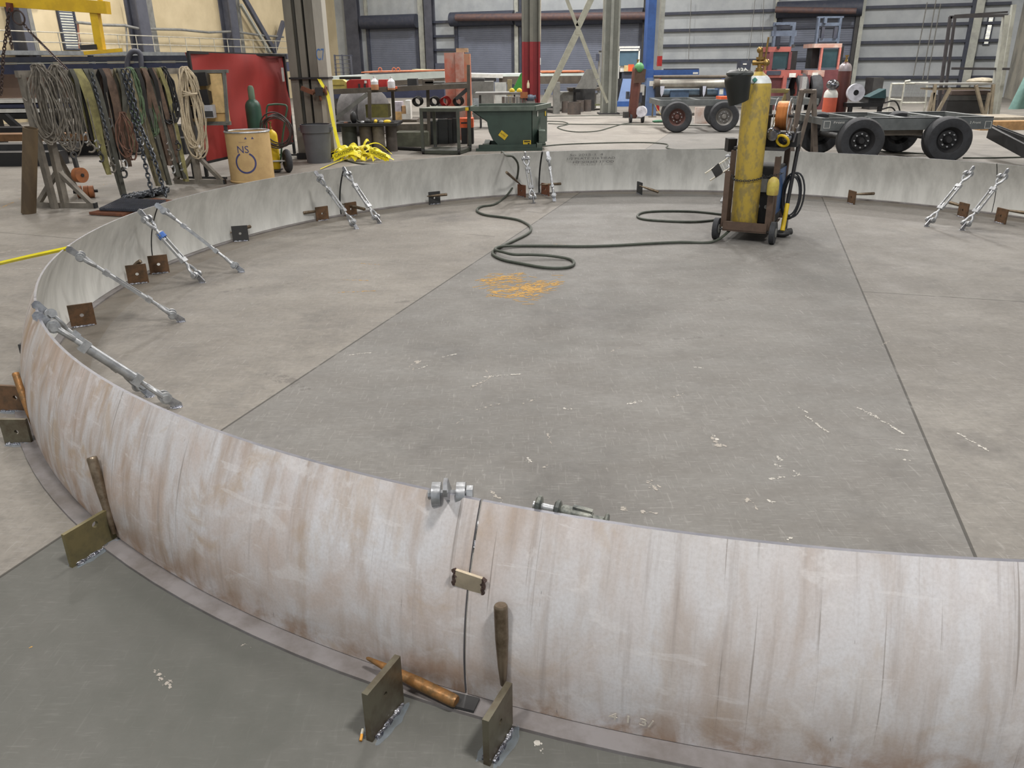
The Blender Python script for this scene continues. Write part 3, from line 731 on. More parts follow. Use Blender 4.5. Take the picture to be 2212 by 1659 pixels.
anchor(204, 1194, sz, math.degrees(math.atan2(d_.y, d_.x)), 'olive steel lug with a hole, welded outside the ring at left foreground', m=M_olive, th=.014, hole=.012, hpos=(sz*.62, sz*.55), h=.128)
drift_pin(at_ring(200, 985, .030)[0], at_ring(246, 1155, .012)[0], 'upright drift pin leaning against the plate behind the olive lug', M_pin, .0175, .0075)
P0 = G(799, 1600); P1 = G(868, 1512); d_ = (P1-P0); sz = d_.length
anchor(833.5, 1556, sz, math.degrees(math.atan2(d_.y, d_.x)), 'large grey-green lug with a drilled hole beside the cigarette end', m=M_dgreen, th=.017, hole=.008, hpos=(sz*.48, .09), h=.15)
P0 = G(1052, 1652); P1 = G(1102, 1566); d_ = (P1-P0); sz = d_.length
anchor(1077, 1609, sz, math.degrees(math.atan2(d_.y, d_.x)), 'grey-green lug nearest the camera, at the foot of the upright pin', m=M_dgreen, th=.017, hole=.008, hpos=(sz*.48, .08), h=.14)
drift_pin(G(986, 1516, .03), at_ring(790, 1420, .02)[0], 'rust-gold drift pin lying behind the large lug at the foot of the seam', M_pin2, .017, .005)
drift_pin(at_ring(1082, 1304, .028)[0], at_ring(1092, 1480, .014)[0], 'upright steel drift pin leaning on the plate right of the open seam', M_pin, .0175, .0075)
mb = MB(); c = G(1001, 1527); mb.box(c+Vector((0, 0, .016)), (.075, .045, .008), math.radians(-18)); solo(mb, 'shim_plate', M_dark, 'thin dark shim plate under the fat end of the rust-gold pin', 'shim plate')
# tack-welded strap across the near seam
p, th, k = at_ring(1013, 1253, .004); nr = Vector((math.cos(th), math.sin(th), -.1)).normalized(); tg = Vector((-math.sin(th), math.cos(th), 0)); up = tg.cross(nr).normalized()
if up.z < 0: up = -up
r = thing('strap_plate', 'small rectangular strap plate welded across the open seam in the foreground', 'strap plate', p)
hw, hh = .036, .026; bx = (tg*math.cos(-.12)+up*math.sin(-.12)); by = (up*math.cos(-.12)-tg*math.sin(-.12))
mb = MB(); mb.prism([(-hw, -hh), (hw, -hh), (hw, hh), (-hw, hh)], p, bx, by, nr*.008); build(mb, 'plate', mat('tan_strap', (190, 176, 152), .5, .1), r)
for sgn in (-1, 1):
    mb = MB(); mb.tube([p+bx*sgn*(hw+.003+.003*math.sin(i*2.1))+by*(-hh+2*hh*i/8)+nr*.004 for i in range(9)], [.006+.0015*math.sin(i*2.9) for i in range(9)], 7); build(mb, 'weld_bead', mat('dark_weld', (112, 92, 86), .35, .7, (48, 44, 44), scale=90), r)
# little strap at the far left silhouette of the ring
p, th, k = at_ring(52, 750, .004); mb = MB(); mb.box(p, (.03, .05, .05)); solo(mb, 'seam_clip', M_dark, 'tiny dark clip on the outer edge of the ring at the far left', 'clip')
# handwriting near the rim of the far plate
for i, (t_, px, py, w_) in enumerate((('So 2015-1 .4', 1230, 337, .42), ('1/2 PLATE 316 HEAD', 1222, 345, .62), ('HT 504363 31 OD', 1236, 352, .52))):
    best = None
    for q_ in range(900):
        th = math.radians(60+60*q_/900)
        for k in range(50, 101):
            P = ring_pt(th, k/100, -TH-.001); d = P-CAM; z = d.dot(FWD); u = IW/2+FPX*d.dot(CR)/z; v = IH/2-FPX*d.dot(CU)/z; e = (u-px)**2+(v-py)**2
            if best is None or e < best[0]: best = (e, P, th)
    e, P, th = best; tg = Vector((math.sin(th), -math.cos(th), 0))
    th2 = th-w_/RT; e2 = Vector((RC[0]+(P.xy-Vector(RC)).length*math.cos(th2), RC[1]+(P.xy-Vector(RC)).length*math.sin(th2), P.z))
    xd = (e2-P).normalized(); inn = Vector((-math.cos(th), -math.sin(th), 0))
    t = text_mesh(t_, .034, P+inn*.025, xd, (0, 0, 1), .001, fit_w=w_); o = build(t, 'handwriting', mat('faded_marker', (104, 104, 104), .7), PET[1] if False else None, smooth=0)
    o.name = 'handwriting'; o.parent = PET[1]; o.location = Vector(o.location)-PET[1].location; o['label'] = 'black marker handwriting'
# chalked digits low on the near plate
p, th, k = at_ring(1312, 1552, .003); p2, th2, k2 = at_ring(1412, 1576, .003)
t = text_mesh('4 1 3/', .036, p, (p2-p), (0, -.12, 1), .0008, fit_w=(p2-p).length); o = build(t, 'chalk_digits', mat('chalk_beige', (222, 214, 200), .9), None, smooth=0)
o.parent = PET[6]; o.location = Vector(o.location)-PET[6].location; o['label'] = 'pale chalked digits'
# dark open gaps behind the seams are real gaps; a black filler bar stands in two of them
for px, py in ():
    pass

# ---------------------------------------------------------------- turnbuckles from the rim down to the floor
M_tb = mat('galvanised_turnbuckle', (176, 178, 180), .36, .6, (128, 130, 134), scale=22, bump=.15)
M_tab = mat('ground_steel_tab', (180, 182, 186), .3, .85, (110, 112, 122), scale=30)
def turnbuckle(a, b, label, blue=False, sc=1.0, roll=0.0, pipe=False):
    a = Vector(a); b = Vector(b); d = (b-a); Ln = d.length; d.normalize()
    x = d.cross(Vector((0, 0, 1))).normalized(); u = x.cross(d).normalized()
    x, u = x*math.cos(roll)+u*math.sin(roll), u*math.cos(roll)-x*math.sin(roll)
    r = thing('turnbuckle', label, 'turnbuckle', b*1.0, 0, 'galvanised turnbuckles bracing the ring')
    jl = .085*sc
    def jaw(o, dr, nm='jaw'):                                # forked end with a bolt
        mb = MB()
        for s_ in (-1, 1):
            mb.tube([o+dr*jl+x*0, o+dr*(jl*.80)+x*s_*.012*sc, o+dr*(jl*.5)+x*s_*.026*sc, o+dr*.01*sc+x*s_*.026*sc], [.010*sc, .011*sc, .010*sc, .012*sc], 8, smooth=3)
            mb.cyl(o+x*s_*.015*sc, o+x*s_*.032*sc, .024*sc, n=14)
        mb.cyl(o-x*.040*sc, o+x*.040*sc, .009*sc, n=8); mb.cyl(o+x*.034*sc, o+x*.046*sc, .017*sc, n=6)
        build(mb, nm, M_tb, r)
    oa = a+d*.035*sc; ob = b-d*.035*sc
    jaw(oa, d); jaw(ob, -d)
    b0 = a+d*(Ln*.29); b1 = a+d*(Ln*.71)
    if Ln*.42 > .40: mid = (a+b)/2; b0 = mid-d*.20; b1 = mid+d*.20
    mb = MB(); mb.cyl(oa+d*jl*.9, b0+d*.06, .0095*sc, n=10); build(mb, 'threaded_rod', M_galv, r)
    mb = MB(); mb.cyl(ob-d*jl*.9, b1-d*.06, .0095*sc, n=10); build(mb, 'threaded_rod', M_galv, r)
    mb = MB()
    if pipe: mb.cyl(b0, b1, .019*sc, n=14)
    else:
        for s_ in (-1, 1): mb.bar(b0+x*s_*.021*sc, b1+x*s_*.021*sc, .009*sc, .016*sc, up=u)
    for e0, e1 in ((b0-d*.014, b0+d*.020), (b1-d*.020, b1+d*.014)):
        mb.bar(e0, e1, .052*sc if not pipe else .046*sc, .026*sc if not pipe else .046*sc, up=u)
    build(mb, 'body', M_tb, r, smooth=.5)
    if blue:
        mb = MB(); mb.cyl(b0+d*.0, b0+d*.04, .027*sc, n=12); build(mb, 'blue_tape_wrap', mat('blue_tape', (48, 106, 190), .5), r)['label'] = 'bright blue tape'
    for o, dr, nm in ((a, -d, 'rim_tab'), (b, d, 'floor_tab')):
        mb = MB(); mb.prism([(-.045*sc, -.014*sc), (.03*sc, -.018*sc), (.042*sc, -.010), (.042*sc, .010), (.03*sc, .018*sc), (-.045*sc, .014*sc)], o-x*.005-dr*.0, dr, u, x*.010)
        build(mb, nm, M_tab, r, smooth=0)
    mb = MB(); c = Vector((b.x, b.y, .012)); mb.ball(c+d*.02, .022*sc, 10, (1.3, 1, .45)); build(mb, 'weld_bead', M_weld, r)
    return r
def rim(px, py):                                             # point on the rim seen at the pixel
    return G(px, py, RH)
def tb(a, b, label, **k):
    A = rim(*a); B = G(*b, .03); B0 = B
    turnbuckle(A, B, label, **k)
tb((1135, 336), (1152, 433), 'left turnbuckle of the centre pair above the black gap', sc=1.15)
tb((1184, 336), (1197, 429), 'right turnbuckle of the centre pair, nearer the handwriting', sc=1.15, roll=1.2)
tb((686, 378), (767, 488), 'turnbuckle left of the seam below the caution tape', sc=1.15, roll=1.2)
tb((746, 369), (817, 476), 'turnbuckle right of the seam below the caution tape', sc=1.15)
tb((309, 464), (432, 602), 'turnbuckle wrapped with bright blue tape, left seam', blue=True, sc=1.15)
tb((347, 449), (516, 580), 'turnbuckle right of the blue-taped one, top by the steel grating', sc=1.15, roll=.3)
tb((160, 545), (384, 686), 'long single turnbuckle whose rim tab meets the yellow tape strand', sc=1.15)
tb((90, 668), (315, 845), 'rear one of the two turnbuckles side by side at far left', sc=1.1, roll=.5)
tb((95, 692), (372, 868), 'front one of the two turnbuckles side by side at far left, tube bodied', sc=1.2, pipe=True, roll=.2)
tb((2098, 368), (2005, 482), 'left turnbuckle of the pair at the right edge', sc=1.15)
tb((2172, 374), (2082, 490), 'right turnbuckle of the pair at the right edge', sc=1.15)
tb((1578, 332), (1566, 440), 'turnbuckle mostly hidden behind the welding cart', sc=1.15)
# two near ones: their tops show above the near rim, the rest is behind the plate
def tb_near(px, py, bx_, by_, label, **k):
    A = G(px, py-6, RH+.035); B = G(bx_, by_, .06); turnbuckle(A, B, label, **k)
tb_near(966, 1066, 1012, 1150, 'pale turnbuckle with two round jaw cheeks just left of the open seam', sc=1.35)
A = G(1152, 1090, RH+.008); B = G(1316, 1128, RH-.012); d = (B-A).normalized(); Ln = (B-A).length
r = thing('turnbuckle', 'dirty turnbuckle with round nuts along the near rim right of the seam', 'turnbuckle', A, 0, 'galvanised turnbuckles bracing the ring')
M_dirty = mat('dirty_galvanised', (132, 134, 126), .5, .5, (78, 82, 80), scale=26, mix=.95, bump=.4)
def along(f, w_): return A+d*(Ln*f), A+d*(Ln*f+w_)
for f in (.03, .28):
    mb = MB(); p0, p1 = along(f, .016); mb.rings(p0, p1, [(0, .021), (.25, .027), (.75, .027), (1, .021)], 8); build(mb, 'nut', M_dirty, r)
mb = MB(); mb.cyl(along(.0, 0)[0], along(.32, 0)[0], .010, n=12); build(mb, 'threaded_rod', M_galv, r)
mb = MB(); p0, p1 = along(.36, Ln*.42); mb.rings(p0, p1, [(0, .014), (.1, .018), (.9, .018), (1, .015)], 14); mb.bar(p0.lerp(p1, .4)+Vector((0, 0, .018)), p1+Vector((0, 0, .016)), .014, .012); build(mb, 'body', M_dirty, r)
mb = MB(); p0, p1 = along(.93, .012); mb.rings(p0, p1, [(0, .017), (.3, .021), (.7, .021), (1, .017)], 8); mb.cyl(along(.78, 0)[0], p0, .010, n=10); build(mb, 'end_nut', M_dirty, r)
mb = MB(); mb.b2(tuple(A+Vector((-.01, .0, -.03))), tuple(A+d*Ln*.34+Vector((0, .02, -.022)))); build(mb, 'rim_tab', M_tab, r, smooth=0)
# cigarette end
r = thing('cigarette_end', 'cigarette end standing against the large foreground lug', 'cigarette end', G(783, 1598)); a = G(779, 1600, .006); b = G(784, 1575, .014)
mb = MB(); mb.cyl(a, a.lerp(b, .55), .0038, n=10); build(mb, 'filter', mat('cigarette_filter', (214, 150, 60), .8), r)
mb = MB(); mb.cyl(a.lerp(b, .55), b, .0038, n=10); build(mb, 'paper', mat('cigarette_paper', (226, 218, 200), .8), r)
# ---------------------------------------------------------------- helpers for upright things at a distance
def PR(x0, y0, x1, y1, y):                                   # width and height of a patch of the view standing at distance y
    xm, ym = (x0+x1)/2, (y0+y1)/2
    return D(x0, ym, y).x, D(x1, ym, y).x, D(xm, y1, y).z, D(xm, y0, y).z
def pbox(mb, x0, y0, x1, y1, y, dep, ground=False, rz=0.0):
    a, b, z0, z1 = PR(x0, y0, x1, y1, y)
    if ground: z0 = 0.0
    return mb.box(((a+b)/2, y+dep/2, (z0+z1)/2), (b-a, dep, z1-z0), rz)
def pthing(name, label, cat, x, y_, dist, ground=True, group=None):
    p = D(x, y_, dist); return thing(name, label, cat, (p.x, p.y, 0 if ground else p.z), 0, group)
def psolo(name, m, label, cat, x0, y0, x1, y1, y, dep, ground=False, group=None, rz=0.0, **k):
    mb = MB(); pbox(mb, x0, y0, x1, y1, y, dep, ground, rz); return solo(mb, name, m, label, cat, group, **k)
def rope(name, m, label, cat, pts, r, group=None, sm=6, n=8):
    mb = MB(); mb.tube(pts, r, n, smooth=sm); return solo(mb, name, m, label, cat, group)
def gas_cylinder(name, label, base, h, r, m, lean=(0, 0, 1), top=None, group=None, cap=False, neck_m=None):
    ax = Vector(lean).normalized(); b = Vector(base); t = thing(name, label, 'gas cylinder', b, 0, group)
    mb = MB(); hs = h-r*1.1
    mb.lathe(b, [(r*.88, 0), (r, .02), (r, hs)]+[(r*math.cos(a), hs+r*1.05*math.sin(a)) for a in (.3, .6, .9, 1.15)]+[(r*.3, hs+r*1.1)], 28, ax); build(mb, 'body', m, t)
    if top is not None:
        mb = MB(); mb.lathe(b, [(r*1.012, hs-.035), (r*1.012, hs)]+[(r*1.02*math.cos(a), hs+r*1.07*math.sin(a)) for a in (.3, .6, .9)], 28, ax, caps=False); build(mb, 'shoulder_band', top, t)
    if cap:
        mb = MB(); mb.lathe(b, [(r*.42, h-.02), (r*.42, h+.13), (r*.3, h+.17), (r*.12, h+.18)], 16, ax); build(mb, 'valve_cap', cap if not isinstance(cap, bool) else m, t)
    else:
        mb = MB(); mb.lathe(b, [(r*.26, h-.02), (r*.26, h+.03), (r*.16, h+.035), (r*.16, h+.09), (r*.3, h+.095), (r*.3, h+.115)], 12, ax)
        build(mb, 'valve', mat('brass', (170, 140, 84), .35, .8, (110, 90, 60), scale=30), t)
    return t
M_brass = mat('brass', (170, 140, 84), .35, .8, (110, 90, 60), scale=30)
M_yel = mat('yellow_paint', (222, 190, 40), .5, 0, (190, 158, 40), scale=8)

# ---------------------------------------------------------------- welding cart
FL = G(1546, 519); FR = G(1662, 529); ex = (FR-FL).normalized(); az = math.atan2(ex.y, ex.x)
cart = thing('welding_cart', 'brown angle-iron welding cart carrying the yellow gas cylinder', 'welding cart', (FL+FR)/2, az)
cw = (FR-FL).length; M_cart = mat('cart_brown_steel', (98, 80, 68), .55, .2, (70, 58, 50), scale=9)
hw = cw/2-.045
def L_(mb, name, m, root=cart, **k): return build(mb, name, m, root, world=False, **k)
mb = MB(); mb.box((0, .40, .099), (hw*2, .74, .02)); L_(mb, 'deck', M_cart)
mb = MB(); mb.box((0, .03, .14), (hw*2, .012, .075)); L_(mb, 'front_rail', M_cart)
for sx, y, h in ((-1, .05, .50), (1, .05, .42), (-1, .22, .66), (1, .22, .62), (-1, .72, .70), (1, .72, .70)):
    mb = MB(); mb.box((sx*hw, y, .12+h/2), (.048, .012, h)); mb.box((sx*(hw+.018), y+.024, .12+h/2), (.012, .048, h)); L_(mb, 'upright', M_cart)
for sx, y, r in ((-1, .05, .098), (1, .05, .098), (-1, .70, .07), (1, .70, .07)):
    mb = MB(); x = sx*(cw/2+.012); mb.cyl((x-.022, y, r+.002), (x+.022, y, r+.002), r, n=24)
    o = L_(mb, 'wheel', M_tire); mb = MB(); mb.cyl((x-.026, y, r+.002), (x+.026, y, r+.002), r*.42, n=16); hb = build(mb, 'hub', M_grey, cart, world=False); hb.parent = o
mb = MB(); mb.cyl((-cw/2, .05, .1), (cw/2, .05, .1), .009, n=8); L_(mb, 'axle', M_dark)
mb = MB(); mb.box((.02, .48, .80), (hw*2+.05, .52, .022)); L_(mb, 'top_tray', M_dark)
# welding power source inside the cart
pw = thing('welding_power_source', 'dark welding power source with a blue side, inside the cart', 'welder', cart.matrix_basis @ Vector((.05, .52, .112)), az)
mb = MB(); mb.box((0, 0, .27), (.30, .40, .50)); build(mb, 'housing', M_black, pw, world=False)
mb = MB(); mb.box((.155, 0, .30), (.008, .36, .40)); build(mb, 'side_panel', mat('power_blue', (50, 92, 146), .4), pw, world=False)['label'] = 'blue side panel'
mb = MB(); mb.box((-.02, -.205, .36), (.2, .01, .12)); [mb.cyl((-.08+.08*i, -.205, .17), (-.08+.08*i, -.225, .17), .02, n=10) for i in range(3)]; build(mb, 'front_panel', M_grey, pw, world=False)
# yellow cylinder
cb = D(1609, 489, 0) if False else None
CY = cart.matrix_basis if False else None
M4 = Matrix.Translation(cart.location) @ cart.rotation_euler.to_matrix().to_4x4()
cx_l = -.035; cyl_p = M4 @ Vector((cx_l, .165, .110))
def yellow_mat():
    m = mat('scuffed_yellow', (186, 160, 70), .5, 0, (142, 128, 84), scale=22, stretch=(1, 1, .5), mix=.8, lo=.47, hi=.60)
    return m
hcyl = 1.335; tY = gas_cylinder('gas_cylinder', 'tall scuffed yellow gas cylinder chained to the welding cart', cyl_p, hcyl, .118, yellow_mat(), top=None)
mb = MB(); hs = hcyl-.118*1.1; mb.lathe(cyl_p, [(.1195*math.cos(a), hs+.124*math.sin(a)) for a in (.30, .5, .7, .9)], 28, caps=False); build(mb, 'label_band', mat('white_label', (226, 232, 232), .4), tY)['label'] = 'white paper band with a green diamond'
dirc = (CAM-cyl_p); dirc.z = 0; dirc.normalize(); sd = Vector((-dirc.y, dirc.x, 0))
pc = cyl_p+dirc*.112+Vector((0, 0, hs+.062))-sd*.028; nb = (dirc*.85+Vector((0, 0, .5))).normalized(); ub = (Vector((0, 0, 1))-nb*nb.z).normalized()
mb = MB(); mb.prism([(0, -.022), (.022, 0), (0, .022), (-.022, 0)], pc+nb*.0, sd, ub, nb*.012); build(mb, 'green_diamond', mat('diamond_green', (30, 120, 108), .5), tY, smooth=0)
mb = MB(); p = cyl_p+Vector((0, 0, hcyl+.07)); mb.cyl(p-ex*.06, p+ex*.07, .022, n=10); mb.ball(p+ex*.055+dirc*.03+Vector((0, 0, .0)), .030, 10); mb.cyl(p+Vector((0, 0, -.02)), p+Vector((0, 0, .09)), .018, n=10); mb.ball(p-ex*.01+Vector((0, 0, .10)), .028, 10)
mb.cyl(p+ex*.04+Vector((0, 0, .02)), p+ex*.05+Vector((0, 0, .20)), .008, n=8); build(mb, 'regulator', M_brass, tY)
mb = MB(); c = cyl_p+Vector((0, 0, .45)); mb.chain([c+Vector((math.cos(a)*.132, math.sin(a)*.132, .02*math.sin(a*1.0+1))) for a in [2*PI*i/40 for i in range(41)]], .026, .0028, 5, 8); mb.chain([c+ex*.13, c+ex*.30+Vector((0, 0, .05))], .026, .0028, 5, 8)
mb.chain([c-ex*.13, c-ex*.22+Vector((0, 0, .03))], .026, .0028, 5, 8); solo(mb, 'chain', M_dark, 'thin chain looped round the yellow cylinder', 'chain')
# welding helmet hanging from the cylinder valve
hp = D(1597, 195, cyl_p.y-.20)
hl = thing('welding_helmet', 'black welding helmet hung on top of the yellow cylinder, white scrawl on its crown', 'welding helmet', hp)
a, b, z0, z1 = PR(1574, 150, 1626, 222, hp.y)
mb = MB(); cxh = (a+b)/2; q = []; K = 10; n = 18
for j in range(K+1):
    t = j/K
    for i in range(n+1):
        an = PI*1.12*(i/n-.5)-PI/2*0
        rx = (.115-.035*t)*(1 if t > .12 else .82+.18*t/.12*1); ry = .13-.03*t
        x = cxh-.018+.030*t+rx*math.sin(an)*1.0; y = hp.y+.06-ry*math.cos(an); z = z1-.03-(z1-z0-.03)*t+.03*math.sin(an)
        q.append((x, y, z))
fs = [(j*(n+1)+i, j*(n+1)+i+1, (j+1)*(n+1)+i+1, (j+1)*(n+1)+i) for j in range(K) for i in range(n)]
k0 = len(q); q += [((x-cxh)*.95+cxh, (y-hp.y)*.95+hp.y+.006, z) for x, y, z in q[:k0]]; fs += [tuple(reversed([i+k0 for i in f])) for f in fs]
for i in range(n): fs += [(i, i+k0, i+1+k0, i+1), (K*(n+1)+i, K*(n+1)+i+1, K*(n+1)+i+1+k0, K*(n+1)+i+k0)]
mb.add(q, fs); build(mb, 'face_shell', mat('helmet_black', (30, 32, 30), .5, 0, (22, 26, 22)), hl)
mb = MB(); mb.ball((cxh-.005, hp.y+.04, z1-.035), .112, 18, (1.02, 1.0, .36)); build(mb, 'crown', mat('helmet_grey', (66, 70, 70), .5), hl)
t = text_mesh('12A', .05, (cxh-.05, hp.y-.052, z1-.012), (1, 0, 0), (0, .55, .5), .002); build(t, 'crown_scrawl', M_white, hl, smooth=0)['label'] = 'white hand-painted scrawl'
# wire feeder and copper spool on the tray
wf = thing('wire_feeder', 'black wire feeder on the cart tray, holding a spool of copper wire', 'wire feeder', M4 @ Vector((.14, .42, .812)), az)
mb = MB(); mb.box((-.02, .05, .06), (.40, .2, .12)); mb.box((-.24, .0, .10), (.14, .2, .2)); build(mb, 'base_box', M_black, wf, world=False)
mb = MB(); mb.cyl((-.20, 0, .26), (.12, 0, .26), .014, n=8); mb.box((-.1, .06, .2), (.03, .05, .3)); build(mb, 'spindle', M_dark, wf, world=False)
M_cop = mat('copper_wire', (196, 128, 74), .28, .8, (140, 88, 50), scale=3, stretch=(60, 1, 1), bump=.4)
for i in (0, 1):
    pass
sp = build(MB().cyl((-.02, 0, .26), (.075, 0, .26), .125, n=36), 'copper_spool', M_cop, wf, world=False)
mb = MB()
for x in (-.03, .085):
    mb.torus((x, 0, .26), (1, 0, 0), .15, .004, 32, 6)
    for i in range(4): a = PI/4+i*PI/2; mb.cyl((x, .15*math.cos(a), .26+.15*math.sin(a)), (x, .03*math.cos(a), .26+.03*math.sin(a)), .003, n=6)
o = build(mb, 'spool_cage', M_galv, wf, world=False); o.parent = sp
mb = MB(); mb.lathe((-.02, -.17, .10), [(.045, 0), (.06, .02), (.06, .07), (.045, .09)], 16, (0, 1, .3)); mb.ball((.10, -.13, .09), .045, 12); mb.cyl((.15, -.1, .05), (.17, -.12, .17), .012, n=8); build(mb, 'drive_rollers', mat('chrome', (150, 150, 156), .2, .9, (60, 60, 66), scale=20), wf, world=False)
mb = MB(); mb.torus((.07, -.15, .06), (.3, 1, .6), .055, .012, 20, 8); build(mb, 'yellow_ring', M_yel, wf, world=False)
# black cap standing at left of the cylinder (gun holder)
psolo('tool_pouch', M_black, 'small black pouch clipped left of the yellow cylinder', 'pouch', 1573, 300, 1592, 328, cyl_p.y+.25, .12)
# cylinder cap on the right upright
mb = MB(); cp = M4 @ Vector((hw+.02, .0, .44)); mb.lathe(cp, [(.046, 0), (.05, .01), (.05, .10), (.042, .13), (.022, .15), (.006, .155)], 20)
solo(mb, 'cylinder_guard', mat('pale_yellow_cap', (192, 176, 84), .5, 0, (150, 120, 70), scale=14), 'pale yellow valve cap hung on the front right upright of the cart', 'cap')
# gun cable coiled on the right side
def loops(c, axis, R, r, n, jx=.012, m=M_black, sx=1.0, drop=1.0):
    mb = MB()
    for i in range(n):
        cc = Vector(c)+Vector((random.uniform(-jx, jx), random.uniform(-jx, jx), random.uniform(-jx, jx)))
        mb.torus(cc, axis, R*random.uniform(.86, 1.08), r, 26, 6, sx=sx)
    return mb
p = D(1710, 425, cyl_p.y+.25); mb = loops(p, (.25, 1, .05), .2, .0085, 4, .02, sx=.42)
solo(mb, 'gun_cable', mat('gun_cable_black', (52, 54, 58), .5), 'black torch cable coiled on the right side of the cart', 'cable')
r_ = thing('torch_handle', 'long black and yellow handled tool leaning on the right side of the cart', 'tool', G(1690, 500)); 
a = D(1725, 312, cyl_p.y+.15); b = D(1701, 440, cyl_p.y+.08); c = D(1690, 498, cyl_p.y)
mb = MB(); mb.cyl(a, b, .018, n=10); build(mb, 'black_tube', M_black, r_); mb = MB(); mb.cyl(b, c, .021, n=10); build(mb, 'yellow_grip', M_yel, r_)['label'] = 'bright yellow grip'
mb = MB(); g = G(1689, 512); mb.ball(g+Vector((0, 0, .035)), .06, 12, (1.2, .9, .58)); mb.cyl(g+Vector((-.06, 0, .03)), g+Vector((.09, .02, .05)), .03, n=10); solo(mb, 'angle_grinder', M_dark, 'dark angle grinder lying at the foot of the yellow grip', 'grinder')
# flat metal comb bracket held left of the cylinder
br = thing('steel_bracket', 'light metal bracket of two long edges with a dark plate, left of the yellow cylinder', 'bracket', D(1550, 370, cyl_p.y+.2)); yy = cyl_p.y+.2
for (xa, ya, xb, yb) in ((1523, 375, 1574, 341), (1534, 390, 1585, 358)):
    mb = MB(); mb.bar(D(xa, ya, yy), D(xb, yb, yy+.04), .012, .012); build(mb, 'edge_bar', mat('pale_bar', (214, 208, 190), .5, .1), br)
mb = MB(); mb.sheet([D(1536, 366, yy), D(1546, 384, yy), D(1562, 372, yy), D(1552, 352, yy)], .004); build(mb, 'plate', M_dark, br)
for i in range(4):
    mb = MB(); mb.bar(D(1552+i*6, 354-i*4, yy), D(1560+i*6, 372-i*4, yy), .006, .006); build(mb, 'tooth', M_white, br)

# ---------------------------------------------------------------- hoses on the floor
def floor_path(pts, r, z=None): return [G(x, y, r if z is None else z) for x, y in pts]
pts = [Vector(v) for v in [rim(1094, 336)+Vector((-.15, .25, -.40))]]; 
hz = [G(1094, 336, RH+.03), G(1107, 338, RH+.02), G(1118, 352, RH-.07), G(1119, 372, .30), G(1113, 395, .14)]
hz += [G(x, y, .014) for x, y in [(1092, 425), (1068, 441), (1040, 446), (1030, 455), (1048, 464), (1085, 469), (1120, 475), (1142, 486), (1147, 496), (1138, 506), (1110, 520), (1080, 534), (1065, 544), (1068, 552), (1090, 562), (1130, 570), (1170, 577), (1205, 579), (1232, 576), (1240, 567), (1228, 559), (1190, 556), (1150, 556), (1110, 557), (1088, 552), (1070, 545), (1080, 536), (1120, 531), (1180, 531), (1260, 532), (1330, 530), (1400, 526), (1470, 523), (1540, 522), (1580, 512), (1610, 498)]]
for i in range(26, 32): hz[i] += Vector((0, 0, .030*math.sin(PI*(i-25)/7)))
hz[-1].z = .20; hz[-2].z = .10; hz += [D(1632, 478, hz[-1].y+.02), D(1652, 452, hz[-1].y+.08)]
hz[0:0] = [G(1082, 352, .02)+Vector((.0, .55, 0)), G(1084, 338, .30)+Vector((0, .12, .05))]
rope('air_hose', M_hose, 'grey hose coming over the ring rim, looping on the floor and running to the cart', 'hose', hz, .0125, 'hoses on the floor')
rope('cable_loop', M_hose, 'grey cable making one flat loop left of the welding cart', 'cable', floor_path([(1560, 463), (1500, 457), (1430, 456), (1390, 459), (1377, 466), (1388, 473), (1430, 477), (1500, 479), (1550, 474), (1575, 468)], .0125), .0125, 'hoses on the floor')
for lab, pt in (('thin cable running right from behind the green hopper to the trailer wheels', [(1160, 318), (1200, 313), (1260, 310), (1340, 308), (1400, 308), (1438, 311), (1442, 315), (1440, 319), (1460, 323), (1520, 323), (1572, 322)]),
                ('thin cable with a loop across the far floor behind the green hopper', [(1184, 267), (1220, 268), (1350, 269), (1500, 271), (1600, 273)]),
                ('thin cable curling left of the brown cylinder trolley', [(1182, 262), (1215, 263), (1228, 268), (1208, 273), (1205, 276), (1222, 282), (1250, 285), (1290, 283), (1320, 275), (1345, 268), (1365, 266)]),
                ('thin cable along the far floor by the pipe drums', [(1180, 251), (1260, 250), (1340, 249), (1400, 247)]),
                ('thin cable under the right trailer frame', [(1865, 318), (1900, 326), (1960, 330), (2012, 333)]),
                ('thin cable running off behind the right trailer wheel', [(2080, 341), (2140, 341), (2225, 339)]),
                ('thin cable from the caution tape pile along the floor', [(722, 336), (760, 350), (800, 355), (860, 352)])):
    rope('floor_cable', M_hose, lab, 'cable', floor_path(pt, .012), .012, 'thin cables on the far floor', 5, 6)
rope('yellow_tape_strand', mat('caution_yellow', (238, 224, 40), .45, 0, (214, 196, 40), scale=4), 'yellow tape strand stretched to the ring rim at the left edge', 'tape', [G(-40, 578, .30), G(60, 555, .45), G(148, 536, RH+.02)], .012, None, 3, 4)

# steel gratings lying on the floor left of the ring
def grating(c4, label, m, nx, ny, z0, grp='steel gratings on the floor'):
    P = [G(x, y, z0) for x, y in c4]; r = thing('steel_grating', label, 'grating', (P[0]+P[2])/2*1.0, 0, grp); mb = MB()
    for i in range(nx+1):
        a = P[0].lerp(P[1], i/nx); b = P[3].lerp(P[2], i/nx); mb.bar(a, b, .006, .03)
    for j in range(ny+1):
        a = P[0].lerp(P[3], j/ny); b = P[1].lerp(P[2], j/ny); mb.bar(a, b, .006, .022)
    build(mb, 'bars', m, r, smooth=0); return r
grating([(193, 461), (262, 465), (385, 436), (335, 430)], 'rusty brown steel grating lying under the dark one', M_rust, 26, 16, .02)
grating([(215, 452), (330, 456), (358, 434), (262, 430)], 'dark blue-grey steel grating lying beside the chain pile', mat('dark_grating', (62, 66, 76), .55, .2), 26, 16, .055)

